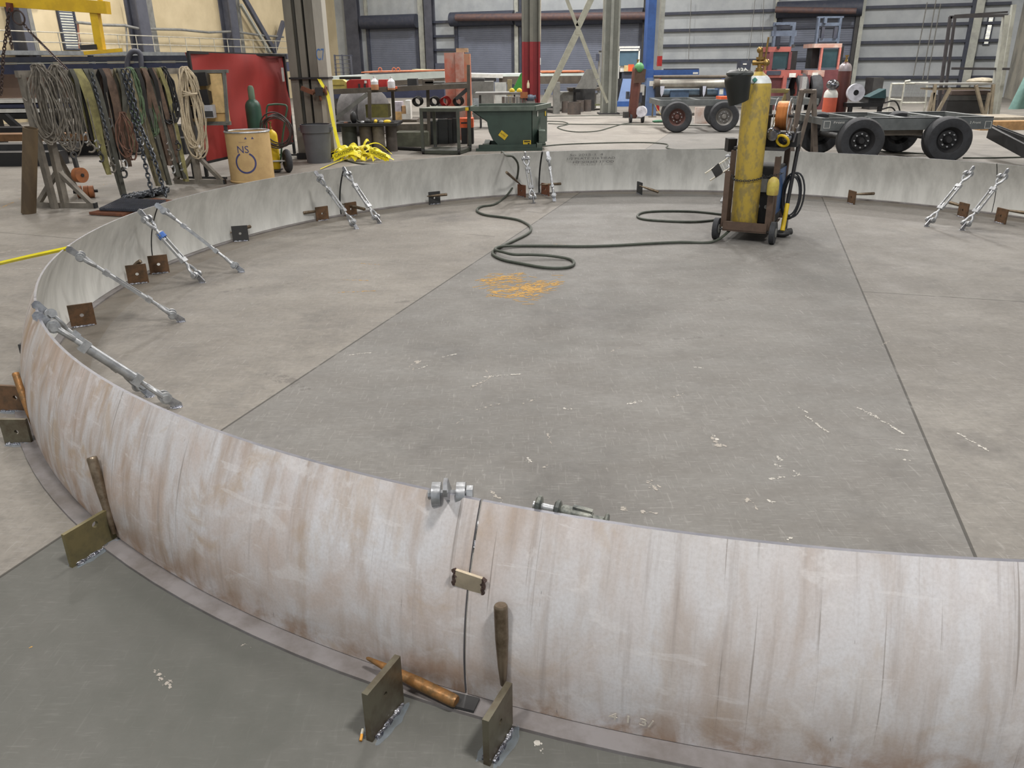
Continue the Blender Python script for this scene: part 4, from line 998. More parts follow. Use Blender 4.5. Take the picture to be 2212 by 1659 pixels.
# ---------------------------------------------------------------- ochre drum, trash can
M_card = mat('ochre_cardboard', (196, 166, 116), .65, 0, (174, 144, 100), scale=6)
c = G(548, 397); c = c+Vector((c.x, c.y, 0)).normalized()*.30
a, b, z0, z1 = PR(493, 286, 583, 397, c.y); R = (b-a)/2*1.02; hd = D(540, 281, c.y).z
dr = thing('cardboard_drum', 'ochre cardboard drum with a bright metal rim and blue lettering', 'drum', c)
mb = MB(); mb.lathe(c, [(R, 0), (R, hd-.02), (R-.012, hd-.02), (R-.012, .03)], 40, caps=False); mb.lathe(c, [(R, .0), (0.001, .0)], 40, caps=False); mb.lathe(c, [(R-.012, .03), (0.001, .03)], 40, caps=False); build(mb, 'shell', M_card, dr)
mb = MB(); mb.torus(c+Vector((0, 0, hd-.012)), (0, 0, 1), R, .013, 44, 8); build(mb, 'rim', M_galv, dr)['label'] = 'bright metal rim'
mb = MB(); mb.torus(c+Vector((0, 0, .02)), (0, 0, 1), R, .01, 44, 8); build(mb, 'foot_band', M_card, dr)
dv = (CAM-c); dv.z = 0; dv.normalize(); sv = Vector((-dv.y, dv.x, 0)); 
def curve_text(mbt, off): # wrap flat lettering onto the drum
    out = []
    for v in mbt.v:
        v = Vector(v); x, z, dp = v.x, v.z, -v.y
        an = x/R; out.append(tuple(c+(dv*math.cos(an)+sv*math.sin(an))*(R+.0015+dp)+Vector((0, 0, z))))
    mbt.v = out; return mbt
blue_ink = mat('blue_ink', (66, 70, 116), .7)
t = text_mesh('NS', .135, (-.17, 0, hd*.60), (1, 0, 0), (0, 0, 1), .001); build(curve_text(t, 0), 'lettering', blue_ink, dr, smooth=0)
mb = MB()
for i in range(40):
    a0 = math.radians(118)+math.radians(304)*i/40; a1 = math.radians(118)+math.radians(304)*(i+1)/40
    q = [(-.07+.145*math.cos(a), 0, hd*.41+.145*math.sin(a)) for a in (a0, a1)] + [(-.07+.122*math.cos(a), 0, hd*.41+.122*math.sin(a)) for a in (a1, a0)]
    mb.add(q+[(x, -.001, z) for x, y, z in q], [(0, 1, 2, 3), (7, 6, 5, 4)])
build(curve_text(mb, 0), 'ring_logo', blue_ink, dr, smooth=0)
t = text_mesh('NATIONAL STANDARD', .03, (-.13, 0, hd*.80), (1, 0, 0), (0, 0, 1), .001) if False else text_mesh('..............', .03, (-.13, 0, hd*.80), (1, 0, 0), (0, 0, 1), .001)
build(curve_text(t, 0), 'fine_print', blue_ink, dr, smooth=0)
for i, x in enumerate((-.03, .06)):
    mb = MB(); mb.prism([(x-.018, hd*.86), (x+.018, hd*.86), (x, hd*.86+.03)], (0, 0, 0), (1, 0, 0), (0, 0, 1), (0, -.001, 0)); build(curve_text(mb, 0), 'handling_symbol', blue_ink, dr, smooth=0)
c = G(690, 354); c = c+Vector((c.x, c.y, 0)).normalized()*.24
a, b, z0, z1 = PR(655, 268, 721, 354, c.y); R = (b-a)/2; hd = z1
tc = thing('trash_can', 'round dark grey plastic trash can beside the steel column', 'trash can', c); M_can = mat('grey_plastic', (92, 94, 98), .6, 0, (80, 82, 86), scale=3)
mb = MB(); mb.lathe(c, [(R*.76, 0), (R*.90, hd*.78), (R*.90, hd-.02), (R*.86, hd-.02), (R*.72, .02)], 32, caps=False); mb.lathe(c, [(R*.76, 0), (.001, 0)], 32, caps=False); mb.lathe(c, [(R*.72, .02), (.001, .02)], 32, caps=False); build(mb, 'bucket', M_can, tc)
mb = MB(); mb.lathe(c, [(R*.91, hd*.78), (R*.98, hd*.79), (R*1.0, hd-.02), (R*1.02, hd), (R*.93, hd)], 32, caps=False); build(mb, 'rim', M_can, tc)
for s_ in (-1, 1):
    mb = MB(); mb.box(c+Vector((s_*R*.99, -.02, hd*.88)), (.05, .10, .05)); build(mb, 'handle', M_can, tc)

# ---------------------------------------------------------------- column C7 with vice, caution tape
def fcol(label, px0, px1, pyb, dist_pt, parts): pass
cc = G(668, 343); Y7 = cc.y
col = thing('steel_column', 'broad weathered column with a blue C7 on its pale right side', 'column', cc)
def colpart(x0, x1, yref, ya, dep, m, name, z0=0, z1=10.95):
    a = D(x0, yref, ya).x; b = D(x1, yref, ya).x; mb = MB(); mb.box(((a+b)/2, ya+dep/2, (z0+z1)/2), (b-a, dep, z1-z0)); o = build(mb, name, m, col, smooth=0); return o, a, b
M_c7 = mat('weathered_concrete', (118, 114, 104), .7, 0, (92, 88, 80), scale=3, stretch=(1, 1, .3)); M_c7b = mat('dark_weathered', (84, 82, 76), .7, 0, (66, 64, 60), scale=3, stretch=(1, 1, .3)); M_c7p = mat('pale_weathered', (168, 164, 154), .6, 0, (140, 136, 126), scale=3, stretch=(1, 1, .3))
colpart(636, 653, 250, Y7, .35, M_c7, 'left_flange'); colpart(653, 661, 250, Y7+.10, .2, M_c7b, 'left_web'); colpart(661, 674, 250, Y7+.02, .30, M_c7, 'centre_flange')
colpart(674, 679, 250, Y7+.14, .12, M_dark, 'groove'); colpart(679, 697, 250, Y7+.02, .3, M_c7, 'right_flange'); o, a7, b7 = colpart(697, 716, 250, Y7-.01, .33, M_c7p, 'pale_flange')
mb = MB(); mb.box(((D(636, 250, Y7).x+b7)/2, Y7+.15, .05), (b7-D(636, 250, Y7).x+.04, .42, .10)); build(mb, 'base_plate', M_black, col)
mb = MB(); mb.box(((D(636, 250, Y7).x+b7)/2, Y7+.15, D(660, 169, Y7).z), (b7-D(636, 250, Y7).x+.03, .39, .03)); build(mb, 'strap', M_black, col)['label'] = 'dark strap round the column'
zc = D(690, 130, Y7).z; t = text_mesh('C7', .26, (D(684, 130, Y7).x-.0, Y7-.012, zc), (1, 0, 0), (0, 0, 1), .002, fit_w=.14); build(t, 'lettering', mat('sign_blue', (84, 128, 190), .6), col, smooth=0)['label'] = 'blue stencilled C7'
vc = thing('bench_vice', 'rusty vice fixed to the column beside the yellow tape', 'vice', D(680, 198, Y7-.12)); p = Vector(vc.location)
mb = MB(); mb.bar(p+Vector((-.22, 0, .06)), p+Vector((-.02, 0, -.02)), .07, .07); mb.cyl(p+Vector((-.05, 0, 0)), p+Vector((.20, 0, .02)), .035, n=12); build(mb, 'screw_body', M_rust, vc)
mb = MB(); mb.box(p+Vector((.08, .03, 0)), (.13, .14, .13)); build(mb, 'jaw', M_dark, vc); mb = MB(); mb.cyl(p+Vector((.08, 0, -.06)), p+Vector((.09, 0, -.14)), .02, n=8); mb.torus(p+Vector((.19, 0, .02)), (1, 0, 0), .06, .018, 16, 6); build(mb, 'handle', M_rust, vc)
M_tape = mat('caution_yellow', (238, 224, 40), .45, 0, (214, 196, 40), scale=4)
ct = thing('caution_tape', 'tangled heap of yellow caution tape on the floor, one end hung from the column', 'caution tape', G(775, 345))
mb = MB(); path = [D(687, 167, Y7-.03), D(700, 190, Y7-.1), D(708, 205, Y7-.1), D(716, 245, Y7-.2), D(723, 280, Y7-.3), D(733, 318, Y7-.5)]; path = cr(path, 6); mb.strip(path, (.055, .01, .0), .001); build(mb, 'hanging_length', M_tape, ct, smooth=0)
base = G(775, 346); rnd = random.Random(5)
for k in range(30):
    mb = MB(); cx_ = G(728+rnd.random()*95, 334+rnd.random()*16, .0); an = rnd.uniform(-.6, .6); ln = rnd.uniform(.12, .34); hgt = max(0, .19-abs(cx_.x-base.x)*.16)*rnd.uniform(.5, 1.5)
    dd = Vector((math.cos(an), math.sin(an)*.8, 0)); pts = [cx_-dd*ln+Vector((0, 0, .01+.02*rnd.random())), cx_-dd*ln*.4+Vector((0, 0, hgt*.8+.02)), cx_+dd*ln*.3+Vector((0, 0, hgt+.02)), cx_+dd*ln+Vector((0, 0, .01+.02*rnd.random()))]
    pts = cr(pts, 5); tilt = rnd.uniform(-.9, .9); wv = Vector((-dd.y*math.cos(tilt), dd.x*math.cos(tilt), abs(math.sin(tilt))))*.075
    for p_ in pts: p_.z = max(p_.z, .012+abs(wv.z)/2)
    mb.strip(pts, wv, .001); build(mb, 'tape_fold', M_tape, ct, smooth=0)
mb = MB(); mb.strip(cr([G(692, 365, .02), G(715, 355, .02), G(735, 347, .03), G(760, 340, .06)], 5), (-.02, .07, .0), .001); build(mb, 'trailing_length', M_tape, ct, smooth=0)
for i, (x, y, z, w_, rot) in enumerate(((724, 341, .10, .34, .35), (800, 330, .14, .26, -.3))):
    p = G(x, y, z); p = p+(CAM-p).normalized()*.16; xd = Vector((math.cos(rot)*.9, -.1, math.sin(rot))); yd = Vector((-math.sin(rot), -.1, math.cos(rot)))
    mb = MB(); mb.prism([(-.03, -.02), (w_+.03, -.02), (w_+.03, .065), (-.03, .065)], p, xd, yd, Vector((0, .003, 0))); build(mb, 'printed_fold', M_tape, ct, smooth=0)
    t = text_mesh('CAUTION', .062, p-Vector((0, .002, 0)), xd, yd, .001, fit_w=w_); build(t, 'lettering', M_black, ct, smooth=0)
# ---------------------------------------------------------------- sling rack on the left
A0 = D(45, 160, 9.25); A1 = D(398, 153, 11.35); BZ = (A0.z+A1.z)/2; A0.z = A1.z = BZ; bdir = (A1-A0).normalized(); bn = Vector((bdir.y, -bdir.x, 0))
if (CAM-A0).dot(bn) < 0: bn = -bn
def pxof(P):
    d = P-CAM; z = d.dot(FWD); return IW/2+FPX*d.dot(CR)/z, IH/2-FPX*d.dot(CU)/z
def onbeam(px):
    lo, hi = -.3, 1.3
    for _ in range(40):
        mid = (lo+hi)/2
        if pxof(A0.lerp(A1, mid))[0] < px: lo = mid
        else: hi = mid
    return A0.lerp(A1, lo)
M_rack = mat('rack_grey_steel', (132, 126, 116), .6, .1, (98, 92, 84), scale=7)
rk = thing('sling_rack', 'steel rack hung with slings, chains and ropes, thick brown pipe at its left end', 'rack', ((A0.x+A1.x)/2, (A0.y+A1.y)/2, 0))
mb = MB(); mb.bar(A0-bdir*.05, A1+bdir*.05, .06, .07); build(mb, 'top_beam', M_rack, rk)
for P, nm in ((A0+bdir*.18, 'left'), (A1-bdir*.05, 'right')):
    F = Vector((P.x, P.y, 0)); mb = MB(); mb.bar(F, P-Vector((0, 0, .03)), .07, .07, up=bdir); build(mb, 'post', M_rack, rk)
    for s_ in (1, -1):
        mb = MB(); mb.bar(F+Vector((0, 0, .42)), F+bn*.0+bdir*0+(bn*.0+Vector((1, -.15, 0)).normalized()*.36*s_)+Vector((0, 0, .03)), .05, .05, up=bdir); build(mb, 'brace', M_rack, rk)
    mb = MB(); e = Vector((1, -.15, 0)).normalized(); mb.bar(F-e*.36+Vector((0, 0, .03)), F+e*.38+Vector((0, 0, .03)), .06, .06); build(mb, 'foot', M_rack, rk); mb = MB(); mb.box(F+e*.39+Vector((0, 0, .03)), (.02, .07, .064)); build(mb, 'foot_cap', M_black, rk)
F = Vector((A0.x+.0, A0.y, 0))
mb = MB(); mb.bar(Vector((F.x-.02, F.y+.1, .0)), A0, .08, .05, up=bdir); mb.bar(Vector((F.x-.35, F.y+1.3, 0)), A0+Vector((0, 0, -.25)), .06, .05, up=bdir); build(mb, 'left_frame_leg', M_rack, rk)
pb = G(62, 461); ph = D(62, 270, pb.y).z
pt_ = D(66, 270, pb.y); mb = MB(); mb.lathe(pb, [(.075, 0), (.075, ph), (.065, ph), (.065, .01)], 24, (pt_-pb)); build(mb, 'pipe', mat('brown_pipe_post', (104, 88, 66), .6, .2, (72, 60, 48), scale=6, stretch=(1, 1, .3)), rk)['label'] = 'thick brown pipe standing on end'
def hang(px, lat=0.0): return onbeam(px)+bn*(.05+lat)
def coil_over(px, zlow, width, n, r, m, name, label, cat, wrap=None, spread=.5, lat=0.03, top=.06):
    P = hang(px, lat); mb = MB(); rn = random.Random(int(px)); zt = P.z+top
    for i in range(n):
        f = i/max(1, n-1)-.5; w_ = width*rn.uniform(.65, 1.0); zl = zlow+rn.uniform(0, .16)*(P.z-zlow)*1.2; cx_ = f*width*spread
        pts = []
        for k in range(18):
            a = 2*PI*k/18; zz = (zt+zl)/2+(zt-zl)/2*math.cos(a); ww = (w_*.5*(.40+.6*max(0.0, (zt-zz)/(zt-zl))**.8)) 
            pts.append(P+bdir*(cx_*(1 if zz < zt-.1 else .6)+ww*math.sin(a))+bn*(rn.uniform(-.02, .035)+.03*math.sin(a))+Vector((0, 0, zz-P.z)))
        mb.tube(pts, r, 6, closed=True, smooth=2)
    t = build(mb, name, m, None); tag(t, label, cat, 'ropes, slings and chains hung on the rack'); t['kind'] = 'thing' if False else t.get('kind', '') or ''
    if 'kind' in t.keys(): del t['kind']
    if wrap is not None:
        mb = MB(); c = P+Vector((0, 0, wrap-P.z))
        for j in range(3): mb.torus(c+Vector((0, 0, .02*(j-1))), (.25*j-.2, 0, 1), width*.32, r*1.1, 20, 6, sx=1.0)
        w2 = build(mb, 'wrapped_turns', m, None); w2.parent = t; w2.location = Vector(w2.location)-Vector(t.location)
    return t
M_wire = mat('greasy_wire_rope', (128, 122, 112), .55, .3, (70, 66, 62), scale=20); M_cream = mat('cream_rope', (196, 182, 156), .75, 0, (162, 148, 124), scale=60, bump=.4, bscale=120)
M_grope = mat('green_rope', (92, 112, 84), .75, 0, (72, 84, 62), scale=40); M_sl1 = mat('olive_webbing', (128, 120, 94), .8, 0, (80, 76, 62), scale=11); M_sl2 = mat('brown_webbing', (112, 92, 78), .8, 0, (66, 56, 50), scale=11)
M_sly = mat('yellow_green_webbing', (156, 150, 100), .8, 0, (92, 86, 62), scale=7); M_slk = mat('black_webbing', (52, 50, 50), .8, 0, (36, 36, 36), scale=8); M_slg = mat('grey_webbing', (96, 96, 88), .8, 0, (70, 68, 62), scale=8); M_chain = mat('dark_chain', (88, 92, 98), .4, .7, (54, 56, 60), scale=30)
coil_over(72, .72, .34, 9, .0085, M_wire, 'wire_rope_coil', 'leftmost tangled wire rope coil over the rack beam', 'wire rope', lat=.05, top=.10)
coil_over(104, .55, .30, 9, .008, M_wire, 'wire_rope_coil', 'second wire rope coil, hanging lowest at left of the rack', 'wire rope', lat=.08, top=.09)
coil_over(120, .80, .22, 5, .007, M_wire, 'wire_rope_coil', 'narrow wire rope coil beside the yellow-green sling', 'wire rope', lat=.02, top=.05)
coil_over(340, .82, .24, 10, .009, M_black, 'cable_coil', 'black cable coil next to the cream rope', 'cable', lat=.05, top=.05)
coil_over(386, .35, .32, 12, .0105, M_cream, 'rope_coil', 'cream rope coil at the right end of the rack, bound near its top', 'rope', wrap=BZ-.28, lat=.07, top=.05)
coil_over(268, .78, .16, 7, .011, M_grope, 'rope_coil', 'faded green rope bundle in the middle of the rack', 'rope', lat=.06, top=.05)
def sling(px, px2, zlow, w_, m, label, lat=.03, fold=.05, twist=0.0, hook=False):
    P = hang(px, lat); Q = onbeam(px2); t = thing('lifting_sling', label, 'sling', P, 0, 'ropes, slings and chains hung on the rack')
    for s_ in (1, -1):
        mb = MB(); pts = []; n = 12
        for k in range(n+1):
            f = k/n; z = P.z+.045-(P.z+.045-zlow)*f; b = P.lerp(Vector((Q.x, Q.y, P.z)), f)
            o = bn*((.05 if s_ > 0 else -.06)*(1-f*.5)*(min(1, f*6))+lat*0)+bdir*(s_*fold*.25*math.sin(f*4)); pts.append(Vector((b.x, b.y, z))+o)
        mb.strip(pts, bdir*w_*math.cos(twist)+bn*w_*math.sin(twist)*.8, .006); build(mb, 'webbing_front' if s_ > 0 else 'webbing_back', m, t)
    if hook:
        e = Vector((Q.x, Q.y, zlow))+bn*.05; mb = MB(); mb.torus(e-Vector((0, 0, .05)), bn+bdir*.4, .05, .010, 16, 6, arc=4.8, start=.6); build(mb, 'hook', M_galv, t)
    return t
for a in [(150, 172, .72, .07, M_slk, 'black webbing sling left of the yellow-green one', .04, .05, .2, True), (147, 186, .62, .13, M_sly, 'wide yellow-green sling splitting into two tails, left half of the rack', .10, .1, .1, False), (158, 192, .30, .06, M_sly, 'narrow yellow-green sling hanging lower behind the wide one', .02, .1, .5, False),
          (172, 206, .50, .07, M_slg, 'grey webbing sling with a buckle left of the brown sling', .06, .05, .0, True), (178, 216, .02, .055, M_slg, 'dark grey strap reaching the floor near the orange pulley blocks', .10, .03, .4, False),
          (207, 232, .55, .10, M_sl2, 'wide rusty brown sling looped over the beam', .09, .12, .1, False), (224, 240, .36, .06, M_sl2, 'rusty brown sling behind the wide brown one', .02, .05, .6, False), (234, 258, .52, .05, M_sl1, 'olive strap right of the hanging chain', .08, .03, .2, False),
          (252, 300, .06, .055, M_sl1, 'long olive strap trailing to the chain pile', .10, .03, .2, False), (262, 312, .12, .05, M_sl1, 'thin olive strap right of the longest one', .05, .03, .6, False), (284, 324, .05, .05, M_slg, 'grey strap hanging to the floor under the green rope', .02, .03, .2, False),
          (292, 332, .30, .06, M_sl2, 'brown strap hanging behind the ratchet', .08, .03, .3, True), (300, 346, .14, .06, M_slg, 'grey-brown strap in the right half of the rack', .05, .03, .2, False), (310, 352, .32, .07, M_sl2, 'short brown strap left of the black cable coil', .09, .03, .2, True),
          (318, 360, .10, .05, M_slg, 'long grey strap left of the right-hand post', .02, .03, .4, False), (326, 364, .06, .055, M_sly, 'yellow strap twisting to the floor by the right-hand foot', .10, .05, .5, False), (238, 244, .70, .08, M_slg, 'pale grey fabric sling wrapped in rings at the middle of the rack', .12, .03, .0, False)]:
    sling(*a)
for a in [(196, 210, .95, .05, M_slk, 'short black strap with a shiny hook, third from the grey sling', .12, .05, .3, True), (212, 226, .45, .05, M_slk, 'black strap hanging low behind the brown slings', .01, .08, .7, True), (244, 250, .85, .06, M_sl1, 'olive strap folded short at the middle of the rack', .13, .08, .3, False),
          (258, 272, .70, .05, M_grope and M_sl1, 'olive strap just left of the green rope', .09, .05, .5, True), (278, 296, .55, .05, M_slk, 'black strap right of the green rope', .10, .05, .4, True), (290, 300, .80, .07, M_sl2, 'short rusty strap beside the ratchet buckle', .12, .08, .1, False),
          (304, 330, .60, .05, M_slk, 'black strap with a hook left of the black cable coil', .12, .06, .6, True), (330, 350, .45, .05, M_sl1, 'olive strap behind the black cable coil', .0, .05, .4, False), (136, 150, .80, .05, M_slg, 'short grey strap at the right edge of the wire rope coils', .10, .06, .5, True)]:
    sling(*a)
coil_over(188, .50, .16, 5, .007, M_wire, 'wire_rope_coil', 'thin wire rope loops behind the grey webbing sling', 'wire rope', lat=-.02, top=.04)
coil_over(222, .45, .20, 6, .008, mat('rusty_wire_rope', (122, 88, 72), .7, .1, (76, 60, 54), scale=16), 'wire_rope_coil', 'rusty wire rope tangle hanging low beside the chain', 'wire rope', lat=.14, top=-.45)
coil_over(302, .62, .18, 6, .008, M_grope, 'rope_coil', 'dull green rope loops right of the rack middle', 'rope', lat=.0, top=.05)
rn_ = random.Random(21)
for i, (px_, z_) in enumerate(((142, .70), (160, .58), (182, .44), (205, .36), (248, .62), (276, .52), (318, .48), (338, .60))):
    P_ = onbeam(px_)+bn*.16; P_.z = z_; t_ = thing('lifting_hook', ['steel hook hanging under the narrow wire rope coil', 'steel hook hanging below the wide yellow-green sling', 'steel hook among the grey slings above the pulley blocks', 'steel hook hanging just right of the round pulley block', 'steel hook hanging beside the chain', 'steel hook hanging below the green rope', 'steel hook hanging among the right-hand straps', 'steel hook hanging under the black cable coil'][i], 'hook', P_, 0, 'hooks hanging low on the rack')
    mb = MB(); mb.cyl(P_, Vector((onbeam(px_).x, onbeam(px_).y, BZ))+bn*.12, .007, n=6); build(mb, 'tether', M_wire, t_)
    mb = MB(); mb.torus(P_-Vector((0, 0, .055)), bn+bdir*rn_.uniform(-.6, .6), .045, .012, 16, 6, arc=4.7, start=.7); mb.torus(P_, bdir, .022, .008, 12, 6); build(mb, 'hook_body', M_dark if i % 2 else M_wire, t_)
def hchain(px, pts2, link, wire, label):
    mb = MB(); mb.chain(pts2, link, wire, 5, 8); return solo(mb, 'chain', M_chain, label, 'chain', 'ropes, slings and chains hung on the rack')
P = hang(240, .16); g1 = Vector((P.x+.25, P.y-.35, .03)); hchain(240, [P+Vector((0, 0, .03)), P+Vector((.02, 0, -.6)), Vector((P.x+.10, P.y-.1, .55)), Vector((P.x+.17, P.y-.2, .03))], .075, .010, 'heavy chain hanging from the middle of the rack to the floor, left fall')
P = hang(236, .20); hchain(240, [P+Vector((.05, 0, .03)), P+Vector((.07, 0, -.6)), Vector((P.x+.22, P.y-.1, .5)), Vector((P.x+.33, P.y-.2, .03))], .075, .010, 'heavy chain hanging from the middle of the rack to the floor, right fall')
P = hang(178, .1); hchain(178, [P, P+Vector((.05, 0, -.75))], .05, .007, 'short chain among the slings left of the rack middle')
pts = [G(260+12*i+rnd.uniform(-3, 3), 430-1.7*i+rnd.uniform(-4, 4), .018+.03*rnd.random()) for i in range(10)]; rn = random.Random(3)
mb = MB(); pile = []
for i in range(60): f = rn.random(); pile.append(G(262+f*104, 428-f*20+rn.uniform(-5, 5), .02+.05*rn.random()*(1 if f > .55 else .3)))
pile.sort(key=lambda p: p.x+rn.uniform(-.12, .12)); mb.chain(pile, .062, .0085, 5, 8); solo(mb, 'chain', M_chain, 'heap of dark chain on the floor below the rack', 'chain', 'ropes, slings and chains hung on the rack')
# hook blocks
M_blk = mat('orange_rust_cast', (156, 96, 56), .65, .1, (112, 74, 52), scale=14)
p = D(170, 378, 9.35); hb = thing('pulley_block', 'round orange-brown pulley block hanging low on the rack', 'pulley block', p)
mb = MB(); mb.cyl(p+bn*.06, p-bn*.02, .085, n=24); build(mb, 'cheek', M_blk, hb); mb = MB(); mb.cyl(p+bn*.07, p+bn*.061, .02, n=12); build(mb, 'bolt', M_black, hb); mb = MB(); mb.bar(p+Vector((0, 0, .05)), p+Vector((-.01, 0, .19)), .05, .03, up=bdir); mb.torus(p+Vector((-.01, 0, .22)), bn, .035, .010, 14, 6); build(mb, 'yoke', M_dark, hb)
hook_line = MB(); hook_line.cyl(p+Vector((-.01, 0, .24)), Vector((p.x-.02, p.y, BZ)), .008, n=6); build(hook_line, 'cable', M_wire, hb)
p = G(168, 428); p2 = p+Vector((0, 0, .075)); hb = thing('pulley_block', 'orange-brown pulley block resting low under the round one', 'pulley block', p)
for o_, nm in ((-.0, 'cheek'), (.085, 'cheek'), (.15, 'cheek')):
    mb = MB(); mb.cyl(p2+Vector((o_, .02, 0)), p2+Vector((o_+.05, .04, 0)), .075, n=20); build(mb, nm, M_blk, hb)
mb = MB(); mb.cyl(p2+Vector((-.04, 0, 0)), p2+Vector((.22, .1, 0)), .02, n=10); build(mb, 'axle', M_black, hb)

# ---------------------------------------------------------------- tool board and red welding screen
tbt = thing('tool_board', 'steel-framed tan board with black bins standing behind the cream rope', 'tool board', (D(447, 300, 11.5).x, 11.5, 0)); YB = 11.5
M_frame = mat('board_frame_grey', (112, 112, 106), .5, .2, (84, 84, 80)); M_tanb = mat('tan_board', (206, 170, 112), .7, 0, (188, 152, 96), scale=3)
mb = MB(); pbox(mb, 398, 156, 489, 264, YB, .03); build(mb, 'board', M_tanb, tbt, smooth=0)
for r_ in ((376, 151, 490, 158), (392, 263, 496, 271)):
    mb = MB(); pbox(mb, *r_, YB-.03, .08); build(mb, 'rail', M_frame, tbt, smooth=0)
mb = MB(); mb.bar(D(484, 154, YB-.02), D(492, 266, YB-.02), .04, .04); build(mb, 'rail', M_frame, tbt, smooth=0)
mb = MB(); pbox(mb, 447, 159, 484, 244, YB-.025, .02); build(mb, 'inner_panel', mat('pale_tan_panel', (216, 184, 128), .6), tbt, smooth=0)
for x in (402, 486):
    mb = MB(); a = D(x, 266, YB); mb.bar(Vector((a.x, YB, 0)), a, .04, .04, up=(1, 0, 0)); build(mb, 'leg', M_dark, tbt, smooth=0)
for i, (x0, y0, x1, y1) in enumerate(((402, 158, 448, 184), (406, 195, 452, 224), (400, 230, 424, 254))):
    a, b, z0, z1 = PR(x0, y0, x1, y1, YB-.14); mb = MB(); w_ = b-a; mb.prism([(0, 0), (.13, -.02), (.16, z1-z0), (0, z1-z0-.03)], (a, YB-.03, z0), (0, -1, 0), (0, 0, 1), (w_, 0, .012)); solo(mb, 'parts_bin', M_black, ['black parts bin at the top of the tan board', 'black parts bin in the middle of the tan board', 'small black parts bin at the bottom left of the tan board'][i], 'bin', 'bins on the tan board')
cbx = thing('control_box', 'light grey box with a dark corner at the foot of the tan board', 'box', D(443, 250, YB-.14)); mb = MB(); pbox(mb, 425, 227, 460, 255, YB-.16, .12); build(mb, 'housing', mat('light_grey_box', (182, 184, 190), .5), cbx, smooth=0); mb = MB(); pbox(mb, 443, 240, 460, 253, YB-.165, .01); build(mb, 'dark_face', M_dark, cbx, smooth=0)

SA = G(458, 386); SB = G(650, 335); sdv = (SB-SA).normalized(); sn = Vector((sdv.y, -sdv.x, 0))
def onscr(px, py, off=0.0):
    r = ray(px, py); t = ((SA+sn*off)-CAM).dot(sn)/r.dot(sn); return CAM+r*t
sc_ = thing('welding_screen', 'red welding curtain stretched in a black wheeled frame', 'welding screen', (SA+SB)/2)
tl, tr, bl_, br_ = onscr(410, 113), onscr(616, 120), onscr(437, 333), onscr(632, 312)
ul = Vector((SA.x, SA.y, 0)); 
tl = Vector((tl.x, tl.y, tl.z)); L0 = onscr(424, 230); R0_ = onscr(624, 220)
zt_, zb_ = (tl.z+tr.z)/2, .24; Lb = Vector((L0.x, L0.y, zb_)); Lt = Vector((L0.x, L0.y, tl.z)); Rb = Vector((R0_.x, R0_.y, zb_)); Rt = Vector((R0_.x, R0_.y, tr.z))
M_cur = mat('red_curtain', (150, 50, 48), .45, 0, (128, 44, 44), scale=1.6)
mb = MB(); mb.sheet([Lb, Rb, Rt, Lt], .004, 16, lambda u, v: .04*math.sin(7*u+5*v*v)*v+.02*math.sin(13*(u-v))*v); build(mb, 'curtain', M_cur, sc_)
for a, b in ((Lt, Rt), (Lb, Rb)): mb = MB(); mb.bar(a, b, .035, .035); build(mb, 'frame_rail', M_black, sc_, smooth=0)
for a, b in ((Lb, Lt), (Rb, Rt)): mb = MB(); mb.bar(Vector((a.x, a.y, .05)), b, .04, .04, up=sdv); build(mb, 'frame_post', M_black, sc_, smooth=0)
for a in (Lb, Rb):
    for o_ in (-.03, .05):
        mb = MB(); e = Vector((1, -.2, 0)).normalized(); c = Vector((a.x, a.y, .03)); mb.bar(c-e*.26+sn*o_, c+e*.26+sn*o_, .03, .03); build(mb, 'foot', M_dark, sc_, smooth=0)
mb = MB(); p = Rt+Vector((-.22*sdv.x, -.22*sdv.y, -.30))+sn*(.05 if sn.y < 0 else -.05); mb.box(p, (.07, .01, .22), math.atan2(sdv.y, sdv.x)); build(mb, 'notice', M_white, sc_, smooth=0)['label'] = 'white notice strip'

# green cylinder on a hand truck with hoses
gc = D(559, 330, 12.6); tg_ = gas_cylinder('gas_cylinder', 'dark green gas cylinder standing in front of the red curtain', (gc.x, 12.6, .05), 1.02, .115, mat('bottle_green', (44, 78, 64), .45, 0, (36, 62, 52)), cap=mat('cap_green', (92, 112, 92), .5))
ht = thing('hand_truck', 'cylinder hand truck with a green hooped handle and fat rubber wheel', 'hand truck', (D(600, 360, 12.5).x, 12.5, 0)); YH = 12.5
M_gf = mat('truck_green', (58, 92, 70), .5)
hpts = [D(577, 350, YH), D(577, 300, YH), D(576, 236, YH), D(586, 226, YH), D(612, 226, YH), D(620, 232, YH), D(617, 252, YH), D(610, 300, YH), D(606, 352, YH)]
mb = MB(); mb.tube(hpts, .014, 8, smooth=3); build(mb, 'handle_frame', M_gf, ht)
mb = MB(); c = Vector((D(622, 340, YH).x, YH-.05, .17)); 
mb.torus(c, (1, .55, 0), .125, .048, 28, 12); build(mb, 'wheel', M_tire, ht); mb = MB(); mb.cyl(c-Vector((.03, .015, 0)), c+Vector((.03, .015, 0)), .08, n=16); build(mb, 'wheel_hub', M_dark, ht)
mb = MB(); mb.cyl(c, c-Vector((.30, .05, 0)), .014, n=8); build(mb, 'axle', M_galv, ht); mb = MB(); mb.box(Vector((D(585, 378, YH).x, YH, .03)), (.34, .22, .02)); build(mb, 'toe_plate', M_dark, ht)
yc = D(595, 370, YH); tgy = gas_cylinder('gas_cylinder', 'small yellow gas cylinder low on the hand truck', (yc.x-.0, YH+.02, .045), .58, .085, M_yel)
p = D(597, 282, YH-.15); mb = loops(p, (.15, 1, .1), .22, .010, 6, .03); solo(mb, 'hose_coil', mat('dark_red_hose', (66, 56, 54), .55), 'dark hoses coiled over the hand truck', 'hose')

